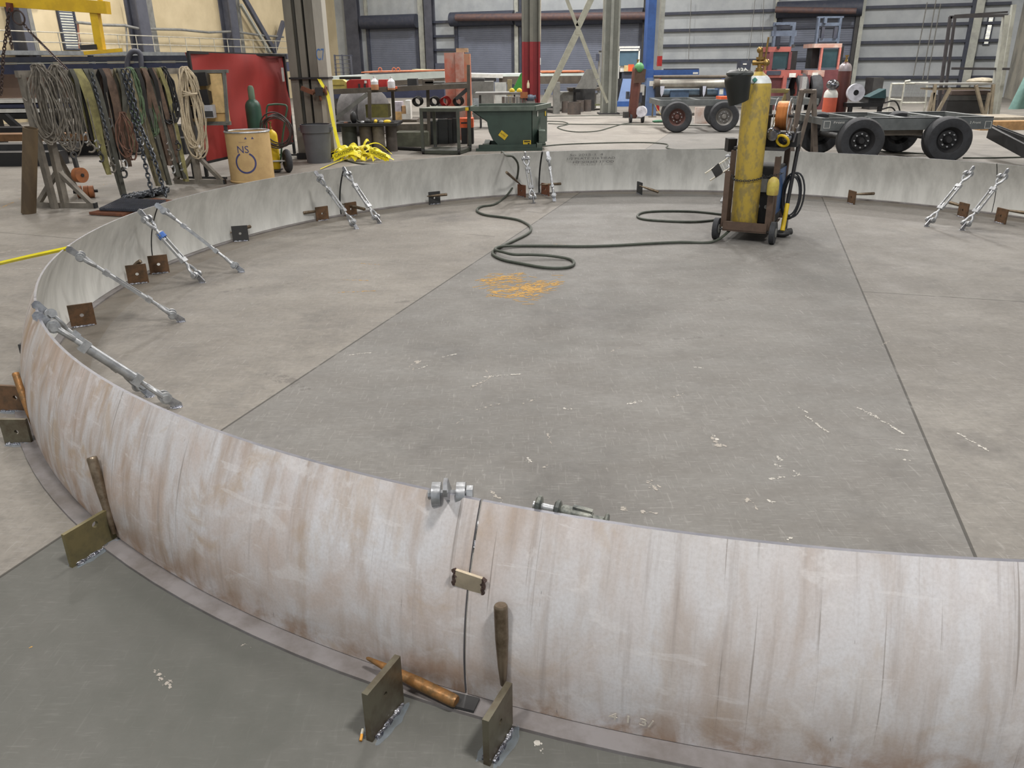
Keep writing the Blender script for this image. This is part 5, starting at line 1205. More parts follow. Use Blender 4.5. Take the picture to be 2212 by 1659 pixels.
# ---------------------------------------------------------------- catwalk along the left wall
cwk = thing('catwalk', 'grey raised catwalk with thin pipe railing along the tan wall', 'catwalk', LW.pt(20, 0, .5)); OFF = 1.0
def lwp(px, py, off=OFF): u, z = LW.at(px, py, off); return LW.pt(u, z, off)
uA = LW.at(-60, 100, OFF)[0]; uB = LW.at(640, 110, OFF)[0]
zt_ = LW.at(300, 77, OFF)[1]; zm_ = LW.at(300, 96, OFF)[1]; zd = LW.at(300, 112, OFF)[1]; zd2 = LW.at(300, 120, OFF)[1]
M_rail = mat('railing_grey', (176, 172, 158), .5)
for z in (zt_, zm_): mb = MB(); mb.cyl(LW.pt(uA, z, OFF), LW.pt(uB, z, OFF), .018, n=6); build(mb, 'railing_pipe', M_rail, cwk)
xs = [25, 80, 130, 172, 215, 257, 296, 332, 367, 402, 432, 463, 492, 520, 547, 572, 596]
for x in xs:
    u = LW.at(x, 95, OFF)[0]; mb = MB(); mb.cyl(LW.pt(u, zd, OFF), LW.pt(u, zt_, OFF), .016, n=6); build(mb, 'railing_post', M_rail, cwk)
mb = MB(); LW.box(mb, uA, uB, zd2, zd, .1, OFF+.03); build(mb, 'deck', mat('catwalk_deck', (112, 116, 118), .6), cwk, smooth=0)
for i in range(9):
    u = uA+(uB-uA)*i/8; mb = MB(); LW.box(mb, u-.06, u+.06, 0, zd2, OFF-.15, OFF-.03); build(mb, 'support_post', M_girt, cwk, smooth=0)
# long machines and stock below the catwalk, behind the rack
YG = 17.0
def longbox(name, label, cat, m, x0, y0, x1, y1, y, dep, ground=False, **k): return psolo(name, m, label, cat, x0, y0, x1, y1, y, dep, ground, **k)
gb = thing('transfer_table', 'long blue-grey beam line with pale rails behind the rack', 'machine', (D(200, 240, YG).x, YG, 0))
for r_, m, nm, dp in (((-90, 121, 620, 132), M_girt, 'upper_beam', .5), ((-90, 133, 620, 136), M_pale, 'bright_edge', .45), ((-90, 137, 620, 158), mat('navy_steel', (54, 60, 86), .6, 0, (44, 48, 66)), 'lower_beam', .4), ((-90, 214, 400, 221), M_white, 'pale_rail', 1.0), ((-90, 224, 400, 232), mat('navy_steel', (54, 60, 86), .6), 'blue_web', .9), ((-90, 234, 400, 242), M_white, 'pale_rail', .8), ((-90, 244, 400, 256), M_black, 'bed_beam', .7)):
    mb = MB(); pbox(mb, *r_, YG, dp); build(mb, nm, m, gb, smooth=0)
for x in (-30, 108, 225, 330, 398):
    mb = MB(); a = D(x, 245, YG); mb.bar(Vector((a.x, YG+.3, 0)), Vector((a.x, YG+.3, D(x, 122, YG).z)), .16, .16, up=(1, 0, 0)); build(mb, 'leg', M_girt if x in (225,) else M_black, gb, smooth=0)
mb = MB(); a = D(10, 250, YG-.2); mb.bar(a, Vector((a.x+.55, a.y, .02)), .12, .12); build(mb, 'leg', M_black, gb, smooth=0)
longbox('brown_panel', 'brown panel standing behind the left end of the rack', 'panel', mat('brown_panel', (134, 112, 98), .7, 0, (116, 96, 84), scale=2), -60, 158, 168, 212, YG+.6, .1)
for i, (x0, y0, x1, y1, y, m) in enumerate(((-120, 330, 120, 352, 13.6, M_black), (-120, 312, 150, 328, 14.0, M_dark), (-100, 290, 200, 305, 15, mat('brown_timber', (128, 96, 66), .8)), (-100, 275, 260, 287, 15.6, M_black), (120, 300, 400, 330, 15.2, M_black), (200, 272, 398, 296, 16, M_dark))):
    longbox('steel_beam', ['black steel beam lowest in the stack at the left edge', 'dark steel beam second in the stack at the left edge', 'brown timber in the stack at the left edge', 'black steel beam topmost in the stack at the left edge', 'black steel beam behind the straps of the rack', 'dark steel beam behind the rack, beyond the black one'][i], 'beam', m, x0, y0, x1, y1, y, .4, ground=i in (0, 4), group='steel stock lying behind the rack')
mb = MB(); pp = [D(275, 150, YG-.1), D(276, 128, YG-.1), D(284, 113, YG-.1), D(295, 111, YG-.1), D(303, 118, YG-.1), D(306, 150, YG-.1)]; mb.tube(pp, .05, 10, smooth=4); solo(mb, 'bent_pipe', M_colblue, 'grey hooped pipe above the beam line', 'pipe')

# ---------------------------------------------------------------- yellow lifting frame and chains, top left
YL = 11.5; M_ly = mat('lifting_yellow', (222, 182, 34), .5, 0, (190, 150, 30), scale=6)
lf = thing('lifting_beam', 'yellow lifting beam hanging at the top left with a T-shaped foot', 'lifting beam', D(120, 20, YL))
mb = MB(); mb.bar(D(-120, -8, YL), D(234, 17, YL), .14, .15); build(mb, 'main_beam', M_ly, lf, smooth=0)
mb = MB(); mb.bar(D(205, 26, YL), D(218, 108, YL), .10, .10, up=(0, 1, 0)); build(mb, 'drop_post', M_ly, lf, smooth=0)
mb = MB(); mb.bar(D(181, 115, YL-.1), D(264, 108, YL+.1), .16, .045); build(mb, 'foot_bar', M_ly, lf, smooth=0)
mb = MB(); mb.bar(D(216, 2, YL), D(216, -160, YL), .05, .05, up=(0, 1, 0)); mb.bar(D(10, -10, YL), D(10, -170, YL), .05, .05, up=(0, 1, 0)); build(mb, 'hanger', M_ly, lf, smooth=0)
mb = MB(); mb.bar(D(177, 103, YL-.02), D(212, 101, YL-.02), .1, .06); build(mb, 'dark_pad', M_dark, lf, smooth=0)
M_ch2 = mat('brown_chain', (84, 70, 66), .5, .5, (58, 50, 50), scale=30)
for pts2, lk, wr, lab in (([D(20, 18, YL-.2), D(14, 70, YL-.2), D(7, 120, YL-.2), D(2, 205, YL-.2)], .06, .008, 'chain hanging from the yellow beam down the left edge'), ([D(18, 60, YL-.15), D(26, 105, YL-.15)], .055, .008, 'short chain with a hook at the top left'),
                          ([D(48, 48, YL-.1), D(68, 72, YL-.1), D(155, 160, 10.0)], .05, .006, 'chain slanting from the ring down to the rack')):
    mb = MB(); mb.chain(pts2, lk, wr, 5, 8); solo(mb, 'chain', M_ch2, lab, 'chain', 'chains of the yellow lifting beam')
mb = MB(); mb.torus(D(40, 38, YL-.15), (0, 1, .1), .085, .011, 24, 8, sx=.9); solo(mb, 'lifting_ring', M_ch2, 'oval lifting ring under the yellow beam', 'ring')
mb = MB(); mb.bar(D(20, 6, YL-.12), D(22, 26, YL-.12), .05, .08, up=(0, 1, 0)); solo(mb, 'shackle', mat('rust_red_shackle', (110, 56, 46), .6), 'rust-red shackle at the top left under the yellow beam', 'shackle')
# ---------------------------------------------------------------- work table and shelving behind the caution tape
def ybase(px, py): return G(px, py).y
def multi(name, label, cat, dist, parts, anchor_px, group=None):
    """parts: (part name, material, x0, y0, x1, y1, dy, depth, to the ground?)"""
    p = D(anchor_px[0], anchor_px[1], dist); t = thing(name, label, cat, (p.x, dist, 0), 0, group)
    for nm, m, x0, y0, x1, y1, dy, dep, gr in parts:
        mb = MB(); pbox(mb, x0, y0, x1, y1, dist+dy, dep, gr); build(mb, nm, m, t, smooth=0)
    return t
M_tblst = mat('table_brown_grey', (98, 90, 80), .6, .2, (72, 66, 60), scale=6)
YS = 15.6
st = thing('steel_shelf_frame', 'long steel shelf frame with slanting brace behind the caution tape', 'shelf frame', (D(850, 250, YS).x, YS, 0))
def fbar(t, nm, m, a, ya, b, yb, w_, h=None, up=(0, 0, 1)):
    mb = MB(); mb.bar(D(*a, ya), D(*b, yb), w_, h or w_, up=up); return build(mb, nm, m, t, smooth=0)
fbar(st, 'front_rail', M_tblst, (702, 199), YS, (1012, 185), YS+.6, .06, .09); fbar(st, 'back_rail', M_tblst, (715, 192), YS+.9, (1012, 180), YS+1.4, .06, .06)
mb = MB(); a, b = D(704, 197, YS), D(1010, 183, YS+.6); mb.sheet([a, b, b+Vector((0, .9, 0)), a+Vector((0, .9, 0))], .02); build(mb, 'shelf_board', M_dark, st, smooth=0)
for x, y0, yb, dd in ((798, 195, 325, 0), (1012, 140, 288, .6), (924, 190, 240, .9), (848, 194, 225, 1.2)):
    mb = MB(); a = D(x, y0, YS+dd); f = D(x, min(yb, 300), YS+dd); mb.bar(Vector((f.x, f.y, 0)), a, .06, .06, up=(1, 0, 0)); build(mb, 'post', M_tblst, st, smooth=0)
fbar(st, 'brace', M_grey, (794, 203), YS, (722, 258), YS, .05, .07); fbar(st, 'brace', M_dark, (1010, 192), YS+.6, (985, 214), YS+.6, .05, .07)
zs = D(760, 196, YS+.3).z
def shelf_item(x0, y0, x1, dy, dep, ybot=194): return x0, y0, x1, ybot, YS+dy, dep
# items on the shelf
t = thing('tool_case', 'pale yellow moulded case at the left end of the shelf', 'case', D(732, 195, YS+.3)); mb = MB(); a, b, z0, z1 = PR(712, 172, 750, 195, YS+.3)
mb.prism([(0, 0), (b-a, 0), (b-a, (z1-z0)*.7), (b-a-.08, z1-z0), (.05, z1-z0), (0, (z1-z0)*.8)], (a, YS+.3, z0), (1, 0, 0), (0, 0, 1), (0, .25, 0)); build(mb, 'shell', mat('pale_yellow_case', (206, 188, 104), .5), t); mb = MB(); mb.box(((a+b)/2, YS+.29, z0+(z1-z0)*.5), (b-a-.1, .02, .012)); build(mb, 'seam', mat('dull_yellow', (170, 150, 80), .6), t)
t = thing('tool_box', 'large red tool box next to the pale yellow case', 'tool box', D(770, 195, YS+.3)); mb = MB(); a, b, z0, z1 = PR(749, 172, 796, 195, YS+.28); mb.prism([(0, 0), (b-a, 0), (b-a, (z1-z0)), (.06, z1-z0), (0, (z1-z0)*.8)], (a, YS+.28, z0), (1, 0, 0), (0, 0, 1), (0, .25, 0)); build(mb, 'body', M_red, t)
for x in (774, 786): mb = MB(); pbox(mb, x, 181, x+4, 195, YS+.26, .02); build(mb, 'latch', M_dark, t, smooth=0)
mb = MB(); pbox(mb, 787, 174, 792, 180, YS+.26, .01); build(mb, 'label', M_white, t, smooth=0)
def jug(px, label, fill, y0=165):
    p = D(px, 194, YS+.12); h = D(px, y0, YS+.12).z-p.z; t = thing('plastic_jug', label, 'jug', p, 0, 'jugs on the shelf')
    mb = MB(); mb.lathe(p+Vector((0, 0, h*fill)), [(.07, 0), (.07, h*(.62-fill)), (.05, h*.72-h*fill), (.02, h*.86-h*fill), (.02, h*.95-h*fill)], 20); build(mb, 'bottle', mat('milky_plastic', (224, 222, 226), .4), t)
    mb = MB(); mb.lathe(p, [(.07, 0), (.072, h*fill)], 20); build(mb, 'liquid', mat('orange_liquid', (206, 148, 108), .4), t)['label'] = 'orange-brown liquid'
    mb = MB(); mb.lathe(p+Vector((0, 0, h*.93)), [(.024, 0), (.024, h*.07)], 12); build(mb, 'cap', M_white, t)
jug(810, 'white plastic jug part filled with orange liquid, nearer the red box', .40); jug(846, 'second white plastic jug at the right of the red can, less liquid', .14)
psolo('fuel_can', M_red, 'red fuel can between the two jugs', 'can', 818, 172, 836, 194, YS+.3, .2); psolo('small_tray', M_orange, 'small orange-red tray below the right jug', 'tray', 838, 187, 856, 192, YS+.12, .15)
psolo('black_rod_case', M_black, 'black rod case lying above the red tool box', 'case', 733, 166, 778, 172, YS+1.0, .12)
for x0, y0, x1, y1, m, lab in ((880, 170, 900, 187, M_dark, 'dark fitting on the shelf right of the jugs'), (912, 172, 936, 186, M_tblst, 'brown-grey fitting in the middle of the shelf'), (934, 182, 952, 188, M_white, 'small white sheet on the shelf beside the dark fitting'), (918, 176, 960, 180, M_grey, 'grey tube lying on the shelf near the rusty lockers')):
    psolo('shelf_part', m, lab, 'part', x0, y0, x1, y1, YS+.6, .3)
# low bench with pipe stubs
YB2 = 15.0; bt = thing('low_bench', 'low dark bench top cluttered with tools, resting on short pipes', 'bench', (D(790, 300, YB2).x, YB2, 0))
mb = MB(); pbox(mb, 716, 267, 858, 273, YB2-.1, .8); build(mb, 'top', M_black, bt, smooth=0)
zt = D(790, 270, YB2-.1).z
for x0, x1, yy, m, lab in ((736, 769, 15.1, mat('green_grey_steel', (78, 82, 76), .6, .1), 'dark green pipe stub under the left of the low bench'), (775, 803, 15.0, M_tblst, 'brown-grey pipe stub under the middle of the low bench'), (803, 829, 15.0, mat('pale_brown_steel', (112, 104, 92), .6), 'paler pipe stub beside the bench middle'), (832, 856, 15.3, mat('dusky_steel', (100, 92, 86), .6), 'pipe stub under the right end of the low bench')):
    a, b, z0, z1 = PR(x0, 280, x1, 320, yy); mb = MB(); R = (b-a)/2; h = zt-.02; mb.lathe(((a+b)/2, yy+R, 0), [(R, 0), (R, h-.02), (R-.02, h-.02), (R-.02, .02)], 28, caps=False); solo(mb, 'pipe_stub', m, lab, 'pipe', 'pipe stubs under the low bench')
rn = random.Random(11)
for i, (x, w_, h, m, lab) in enumerate(((765, 16, 26, M_black, 'black power tool left on the low bench'), (783, 10, 6, M_galv, 'bright steel tube on the low bench'), (812, 8, 9, M_yel, 'yellow and black drill on the low bench'), (837, 18, 8, M_yel, 'yellow straps at the right end of the low bench'), (795, 14, 10, M_dark, 'dark vice on the low bench'), (824, 12, 7, M_grey, 'grey wrench set on the low bench'), (748, 12, 4, M_rust, 'rusty bar at the left of the low bench'))):
    z0 = D(x, 267, YB2+.1); t = thing('hand_tool', lab, 'tool', z0, 0, 'tools on the low bench'); k = w_/PPM(YB2); hh = h/PPM(YB2)
    mb = MB(); mb.ball(z0+Vector((0, 0, hh*.5)), 1, 10, (k*.5, .08, hh*.5)); build(mb, 'body', m, t); mb = MB(); mb.cyl(z0+Vector((0, 0, hh*.4)), z0+Vector((k*.8, -.04, .02)), .016, n=8); build(mb, 'grip', M_black, t)
psolo('green_machine', mat('yellow_green_machine', (126, 120, 62), .6, 0, (92, 88, 50), scale=9), 'yellow-green machine part behind the low bench', 'machine', 790, 226, 838, 254, YB2+.9, .4)
# crates and cardboard
YC = 18.0
for x0, y0, x1, y1, m, lab in ((848, 220, 868, 241, mat('lilac_box', (186, 180, 190), .6), 'pale lilac carton on top of the stack right of the low bench'), (851, 241, 868, 259, mat('tan_box', (214, 176, 120), .6), 'tan carton at the bottom left of the stack right of the low bench'), (868, 246, 887, 258, M_white, 'white and blue carton at the bottom right of the carton stack'), (876, 217, 886, 246, M_white, 'narrow upright white carton of the carton stack'), (867, 229, 877, 246, mat('brown_box', (182, 146, 106), .6), 'brown carton between the lilac and the narrow white one')):
    psolo('carton', m, lab, 'carton', x0, y0, x1, y1, YC, .3, group='cartons stacked right of the low bench')
psolo('stack_platform', M_tblst, 'low platform under the cartons', 'platform', 845, 259, 900, 266, YC-.05, .6)
for x0, y0, x1, y1, y, m, lab in ((852, 268, 930, 300, 16.8, mat('dusty_slab', (138, 130, 118), .8), 'dusty slab lying behind the rolling cart'), (855, 286, 925, 303, 16.2, mat('green_grey_slab', (112, 114, 98), .8), 'green-grey slab in front of the dusty slab')):
    psolo('slab', m, lab, 'slab', x0, y0, x1, y1, y, .5, ground=True)
rope('steel_rod', M_black, 'black rod lying on the floor between the tape heap and the rolling cart', 'rod', [G(822, 318, .03), G(910, 323, .03)], .03)

# big tyres of the trailer behind
def wheel(t, c, R, W, axis=(1, 0, 0), rim=None, hubm=None, lugs=0, nm='wheel'):
    c = Vector(c); ax = Vector(axis).normalized(); mb = MB(); prof = [(R*.56, -W*.42), (R*.72, -W*.5), (R*.92, -W*.48), (R*.99, -W*.34), (R, 0), (R*.99, W*.34), (R*.92, W*.48), (R*.72, W*.5), (R*.56, W*.42)]
    mb.lathe(c, prof, 36, ax, caps=False); mb.lathe(c, [(R*.56, W*.42), (R*.56, -W*.42)], 36, ax, caps=False); o = build(mb, nm, M_tire, t)
    mb = MB(); mb.lathe(c, [(R*.57, -W*.38), (R*.50, -W*.30), (R*.40, -W*.12), (R*.22, -W*.14), (R*.16, -W*.34), (R*.12, -W*.40), (.001, -W*.40)], 28, ax, caps=False)
    mb.lathe(c, [(R*.57, W*.38), (R*.50, W*.30), (R*.40, W*.12), (R*.22, W*.14), (R*.16, W*.34), (R*.12, W*.40), (.001, W*.40)], 28, ax, caps=False)
    x, u, d = mb.frame(ax); h = build(mb, 'rim', rim or M_dark, t); h.parent = o
    if lugs:
        for i in range(lugs):
            a = 2*PI*i/lugs; sgn = -1 if d.y > 0 else 1; mb = MB(); q_ = c+x*R*.30*math.cos(a)+u*R*.30*math.sin(a)
            mb.cyl(q_+d*sgn*W*.12, q_+d*sgn*W*.26, R*.038, n=6); build(mb, 'lug_nut', hubm or M_galv, t).parent = o
    return o
M_gtire = mat('dusty_tyre', (108, 106, 106), .8, 0, (80, 78, 78), scale=7)
t = thing('trailer_axle', 'two large dusty tyres under a dark bed, seen behind the low bench', 'trailer', (D(770, 230, 19.5).x, 19.5, 0))
for x, R in ((765, .50), (808, .48)):
    c = D(x, 234, 19.0); mb = MB(); mb.lathe((c.x, 19.0, R), [(R*.4, -.14), (R*.8, -.16), (R, -.1), (R, .1), (R*.8, .16), (R*.4, .14)], 32, (1, -.55, 0)); build(mb, 'tyre', M_gtire, t)
mb = MB(); pbox(mb, 690, 194, 960, 212, 19.8, 1.2); build(mb, 'bed', mat('navy_steel', (54, 60, 86), .6), t, smooth=0)
mb = MB(); pbox(mb, 690, 236, 735, 300, 19.9, .2); build(mb, 'mud_panel', M_black, t, smooth=0)
# rolling cart
YR = 14.7
rc = thing('rolling_cart', 'open steel rolling cart with four casters beside the green hopper', 'cart', (D(955, 300, YR).x, YR, 0)); M_rc = mat('cart_green_grey', (78, 82, 74), .55, .25, (58, 60, 56), scale=6)
aL = G(912, 333); aR = G(992, 334); bR = G(1011, 329); dpt = Vector((0, .62, 0)); exr = (aR-aL).normalized(); zt = D(950, 233, aL.y).z; zb = D(950, 324, aL.y).z
qa = [aL+Vector((.02, 0, 0)), aR, aR+Vector((.17, .62, 0)), aL+Vector((.19, .62, 0))]
for i, q_ in enumerate(qa):
    mb = MB(); mb.bar(Vector((q_.x, q_.y, zb-.03)), Vector((q_.x, q_.y, zt)), .055, .055, up=(0, 1, 0)); build(mb, 'leg', M_rc, rc, smooth=0)
    mb = MB(); mb.cyl(Vector((q_.x-.02, q_.y, .055)), Vector((q_.x+.02, q_.y, .055)), .055, n=16); mb.box(Vector((q_.x, q_.y, .10)), (.06, .04, .06)); build(mb, 'caster', M_black, rc)
for z, m in ((zt, mat('cart_top', (142, 146, 134), .4, .2, (116, 118, 108), scale=4)), (zb, M_rc)):
    mb = MB(); P = [Vector((q_.x, q_.y, z-.012)) for q_ in qa]; mb.sheet(P, .012); build(mb, 'top' if z == zt else 'lower_shelf', m, rc, smooth=0)
    mb = MB(); 
    for i in range(4): mb.bar(P[i]-Vector((0, 0, .02)), P[(i+1) % 4]-Vector((0, 0, .02)), .05, .055)
    build(mb, 'edge_angle', M_rc, rc, smooth=0)
t = psolo('yellow_sticker', M_yel, 'yellow sticker plate under the right of the cart top', 'sticker', 1000, 232, 1012, 239, YR+.3, .01)
for i, (x0, x1, y0, y1, yy) in enumerate(((928, 945, 262, 298, 16.6), (946, 967, 258, 296, 16.7), (968, 977, 258, 293, 16.8), (978, 990, 256, 292, 16.9))):
    psolo('upright_block', mat('black_block', (44, 46, 46), .6), ['leftmost dark upright steel block behind the rolling cart', 'wide dark upright block, second from the left behind the rolling cart', 'thin dark upright block, third from the left behind the rolling cart', 'rightmost dark upright block behind the rolling cart'][i], 'block', x0, y0, x1, y1, yy, .22, ground=True, group='dark blocks behind the rolling cart')
psolo('grey_gear', M_dark, 'dark machine top seen behind the rolling cart', 'machine', 912, 238, 985, 256, 17.2, .5)
for i, (x, m, lab) in enumerate(((900, M_black, 'black coil of hose at the left behind the rolling cart'), (936, M_dark, 'dark coil of hose behind the middle of the rolling cart'), (988, M_black, 'black coil of hose behind the right of the rolling cart'), (960, M_red, 'red coil of hose behind the rolling cart'))):
    p = D(x, 220, 17.0); mb = MB(); [mb.torus(p+Vector((.02*j, .03*j, .01*j)), (.2, 1, .3), .085, .014, 20, 6) for j in range(3)]; solo(mb, 'hose_coil', m, lab, 'hose')
t = multi('power_tool_chest', 'orange tool chest with a black stripe right of the rolling cart', 'tool chest', 16.6, [('body', M_orange, 990, 256, 1022, 276, 0, .35, False), ('stripe', M_black, 996, 264, 1016, 267, -.01, .02, False), ('stand', M_black, 996, 276, 1022, 282, 0, .35, True)], (1005, 270))
# rusty lockers
YK = 17.6; lk = thing('rusty_locker', 'three tall rusty orange and white panels standing behind the shelf', 'locker', (D(985, 210, YK).x, YK, 0))
M_lk1 = mat('rust_orange_locker', (196, 104, 82), .6, 0, (186, 150, 136), scale=2.2, mix=1); M_lk2 = mat('rust_white_locker', (192, 164, 152), .6, 0, (178, 104, 84), scale=2.4, mix=1); M_lk3 = mat('rust_tan_locker', (176, 132, 104), .6, 0, (190, 100, 76), scale=2.4, mix=1)
for nm, m, x0, y0, x1, y1, dy in (('panel', M_lk1, 961, 114, 984, 214, 0), ('panel', M_lk2, 984, 113, 1003, 214, -.08), ('panel', M_lk3, 1003, 116, 1016, 214, -.02), ('top_box', mat('pale_rust_box', (176, 150, 120), .6), 985, 104, 1010, 113, .1)):
    mb = MB(); pbox(mb, x0, y0, x1, y1, YK+dy, .45, nm == 'panel'); build(mb, nm, m, lk, smooth=0)

# ---------------------------------------------------------------- green hopper
YO = ybase(1030, 327); hp_ = thing('tipping_hopper', 'dark green self-dumping hopper with a curved belly and yellow labels', 'hopper', (D(1110, 300, YO+.3).x, YO+.3, 0))
M_hop = mat('hopper_green', (58, 76, 68), .45, .1, (48, 62, 56), scale=3); M_hop2 = mat('hopper_rim', (98, 110, 100), .45, .2, (74, 82, 76), scale=5)
k = PPM(YO+.1); O = D(1150, 318, YO+.1)
def hx(px, py): q_ = D(px, py, YO+.1); return (q_.x, q_.z)
prof = [hx(1016, 236), hx(1052, 262), hx(1056, 283), hx(1064, 300), hx(1078, 315), hx(1096, 321), hx(1112, 320), hx(1150, 316), hx(1150, 236)]
mb = MB(); mb.prism(prof, (0, YO+.1, 0), (1, 0, 0), (0, 0, 1), (0, .012, 0)); build(mb, 'side_wall', M_hop, hp_, smooth=0)
mb = MB(); mb.prism(prof, (.06, YO+1.05, 0), (1, 0, 0), (0, 0, 1), (0, .012, 0)); build(mb, 'side_wall', M_hop, hp_, smooth=0)
mb = MB(); q = []
for (x, z) in prof[:8]: q += [(x, YO+.1, z), (x+.06, YO+1.06, z)]
mb.add(q+[(x, y, z-.012) for x, y, z in q], [(2*i, 2*i+1, 2*i+3, 2*i+2) for i in range(7)]+[(16+2*i+2, 16+2*i+3, 16+2*i+1, 16+2*i) for i in range(7)]); build(mb, 'curved_belly', M_hop, hp_)
mb = MB(); (x1_, z1_), (x0_, z0_) = hx(1150, 236), hx(1150, 316); X2 = D(1182, 235, YO+1.06).x
mb.add([(x1_, YO+.1, z1_), (x0_, YO+.1, z0_), (X2, YO+1.06, z0_), (X2, YO+1.06, z1_)]+[(x1_-.012, YO+.1, z1_), (x0_-.012, YO+.1, z0_), (X2-.012, YO+1.06, z0_), (X2-.012, YO+1.06, z1_)], [(0, 1, 2, 3), (7, 6, 5, 4), (0, 3, 7, 4), (1, 0, 4, 5), (2, 1, 5, 6), (3, 2, 6, 7)])
build(mb, 'end_wall', M_hop, hp_, smooth=0)
mb = MB(); zr = z1_+.02; R4 = [Vector((hx(1016, 232)[0], YO+.06, zr)), Vector((x1_+.04, YO+.06, zr)), Vector((X2+.05, YO+1.1, zr)), Vector((hx(1016, 232)[0]+.1, YO+1.1, zr))]
for i in range(4): mb.bar(R4[i], R4[(i+1) % 4], .06, .08)
build(mb, 'rim', M_hop2, hp_, smooth=0)
for y0, y1, dx in ((0, .10, 0), (.85, .95, .1)):
    mb = MB(); mb.b2((D(1028, 326, YO).x+dx, YO+y0, .0), (D(1160, 326, YO).x+dx+.1, YO+y1+.06, .05)); mb.b2((D(1034, 322, YO).x+dx, YO+y0+.02, .05), (D(1158, 322, YO).x+dx, YO+y1, .11)); build(mb, 'base_rail', M_hop, hp_, smooth=0)
for x in (1045, 1160):
    mb = MB(); X = D(x, 320, YO).x; mb.b2((X, YO+.05, .05), (X+.1, YO+1.0, .12)); build(mb, 'cross_rail', M_hop2, hp_, smooth=0)
mb = MB(); X = D(1163, 300, YO+.4).x; mb.b2((X, YO+.15, .10), (X+.12, YO+.55, .34)); mb.bar((X+.02, YO+.3, .2), (X+.04, YO+.6, .55), .02, .02); build(mb, 'latch_bracket', M_hop2, hp_, smooth=0)
mb = MB(); c = D(1087, 292, YO+.09); mb.box(c, (.15, .006, .11), Matrix.Rotation(math.radians(38), 3, 'Y')); build(mb, 'warning_label', M_yel, hp_, smooth=0)
t = text_mesh('CAUTION', .04, c+Vector((-.06, -.005, .035)), (math.cos(math.radians(38)), 0, -math.sin(math.radians(38))), (math.sin(math.radians(38)), 0, math.cos(math.radians(38))), .001, fit_w=.11); build(t, 'label_lettering', M_black, hp_, smooth=0)
mb = MB(); pbox(mb, 1130, 303, 1147, 316, YO+.088, .006); build(mb, 'warning_label', M_yel, hp_, smooth=0); mb = MB(); pbox(mb, 1132, 304.5, 1145, 307, YO+.084, .003); pbox(mb, 1140, 309, 1144, 313, YO+.084, .003); build(mb, 'label_print', M_black, hp_, smooth=0)
for x, y0, y1, m in ((1160, 240, 252, M_white), (1177, 240, 250, M_yel)):
    f = (x-1150)/32; p = Vector((x1_+(X2-x1_)*f, YO+.1+.96*f, D(x, (y0+y1)/2, YO+.1+.96*f).z)); mb = MB(); mb.box(p+Vector((.008, -.004, 0)), (.05, .006, .09), math.atan2(.96, X2-x1_)); build(mb, 'label', m, hp_, smooth=0)
psolo('scrap_plate', M_galv, 'bright plate edge leaning out of the left of the hopper', 'plate', 1022, 212, 1034, 232, YO+.7, .02)

# ---------------------------------------------------------------- long pale decks and stock in the middle distance
YD = 25.0
def deck(name, label, segs, y, cat='flatbed deck'):
    p = D((segs[0][2]+segs[0][4])/2, 180, y); t = thing(name, label, cat, (p.x, y, 0))
    for nm, m, x0, y0a, x1, y0b, hpx, dep in segs:
        mb = MB(); a = D(x0, y0a, y); b = D(x1, y0b, y); k = hpx/PPM(y); mb.bar(Vector((a.x, y+dep/2, a.z-k/2)), Vector((b.x, y+dep/2, b.z-k/2)), dep, k); build(mb, nm, m, t, smooth=0)
    for x in (segs[0][2]+12, segs[0][4]-12):
        f = D(x, 200, y); mb = MB(); mb.box((f.x, y+.6, f.z/2-.0), (.15, .8, f.z if f.z > .1 else .6)); build(mb, 'trestle', M_dark, t, smooth=0)
    return t
M_mint = mat('pale_mint', (206, 214, 208), .5, 0, (176, 186, 182), scale=2)
deck('flatbed_deck', 'long pale deck reaching from the column to the rusty lockers', [('deck_plate', M_mint, 704, 166, 960, 153, 14, 2.0), ('orange_edge', mat('orange_edge', (196, 120, 84), .6), 780, 155, 960, 151, 2.5, 2.2), ('under_frame', M_tblst, 720, 181, 960, 168, 12, 1.4)], 23)
deck('flatbed_deck', 'pale slab deck with a cream top right behind the lockers', [('deck_plate', M_white, 950, 158, 1086, 160, 8, 1.6), ('cream_top', mat('cream_strip', (214, 206, 160), .5), 890, 150, 965, 152, 4, 1.4), ('under_frame', M_dark, 960, 168, 1070, 170, 6, 1.4)], 26.2)
deck('flatbed_deck', 'pale deck with an orange edge passing behind the red column', [('deck_plate', M_mint, 1078, 160, 1262, 158, 5, 2.0), ('orange_edge', mat('orange_edge', (196, 120, 84), .6), 1170, 154, 1262, 153, 3, 2.2), ('under_frame', M_tblst, 1078, 166, 1256, 164, 15, 1.6)], 27)
for i, x in enumerate((821, 851, 860)):
    p = D(x, 150, 23.5); mb = MB(); mb.torus(p, (0, 1, 0), .045 if i != 5 else .05, .012, 16, 6); solo(mb, 'lifting_eye', mat('orange_edge', (196, 120, 84), .6), ['left orange lifting eye on the long pale deck', 'middle orange lifting eye on the long pale deck', 'right orange lifting eye on the long pale deck'][i], 'ring', 'lifting eyes on the pale deck')
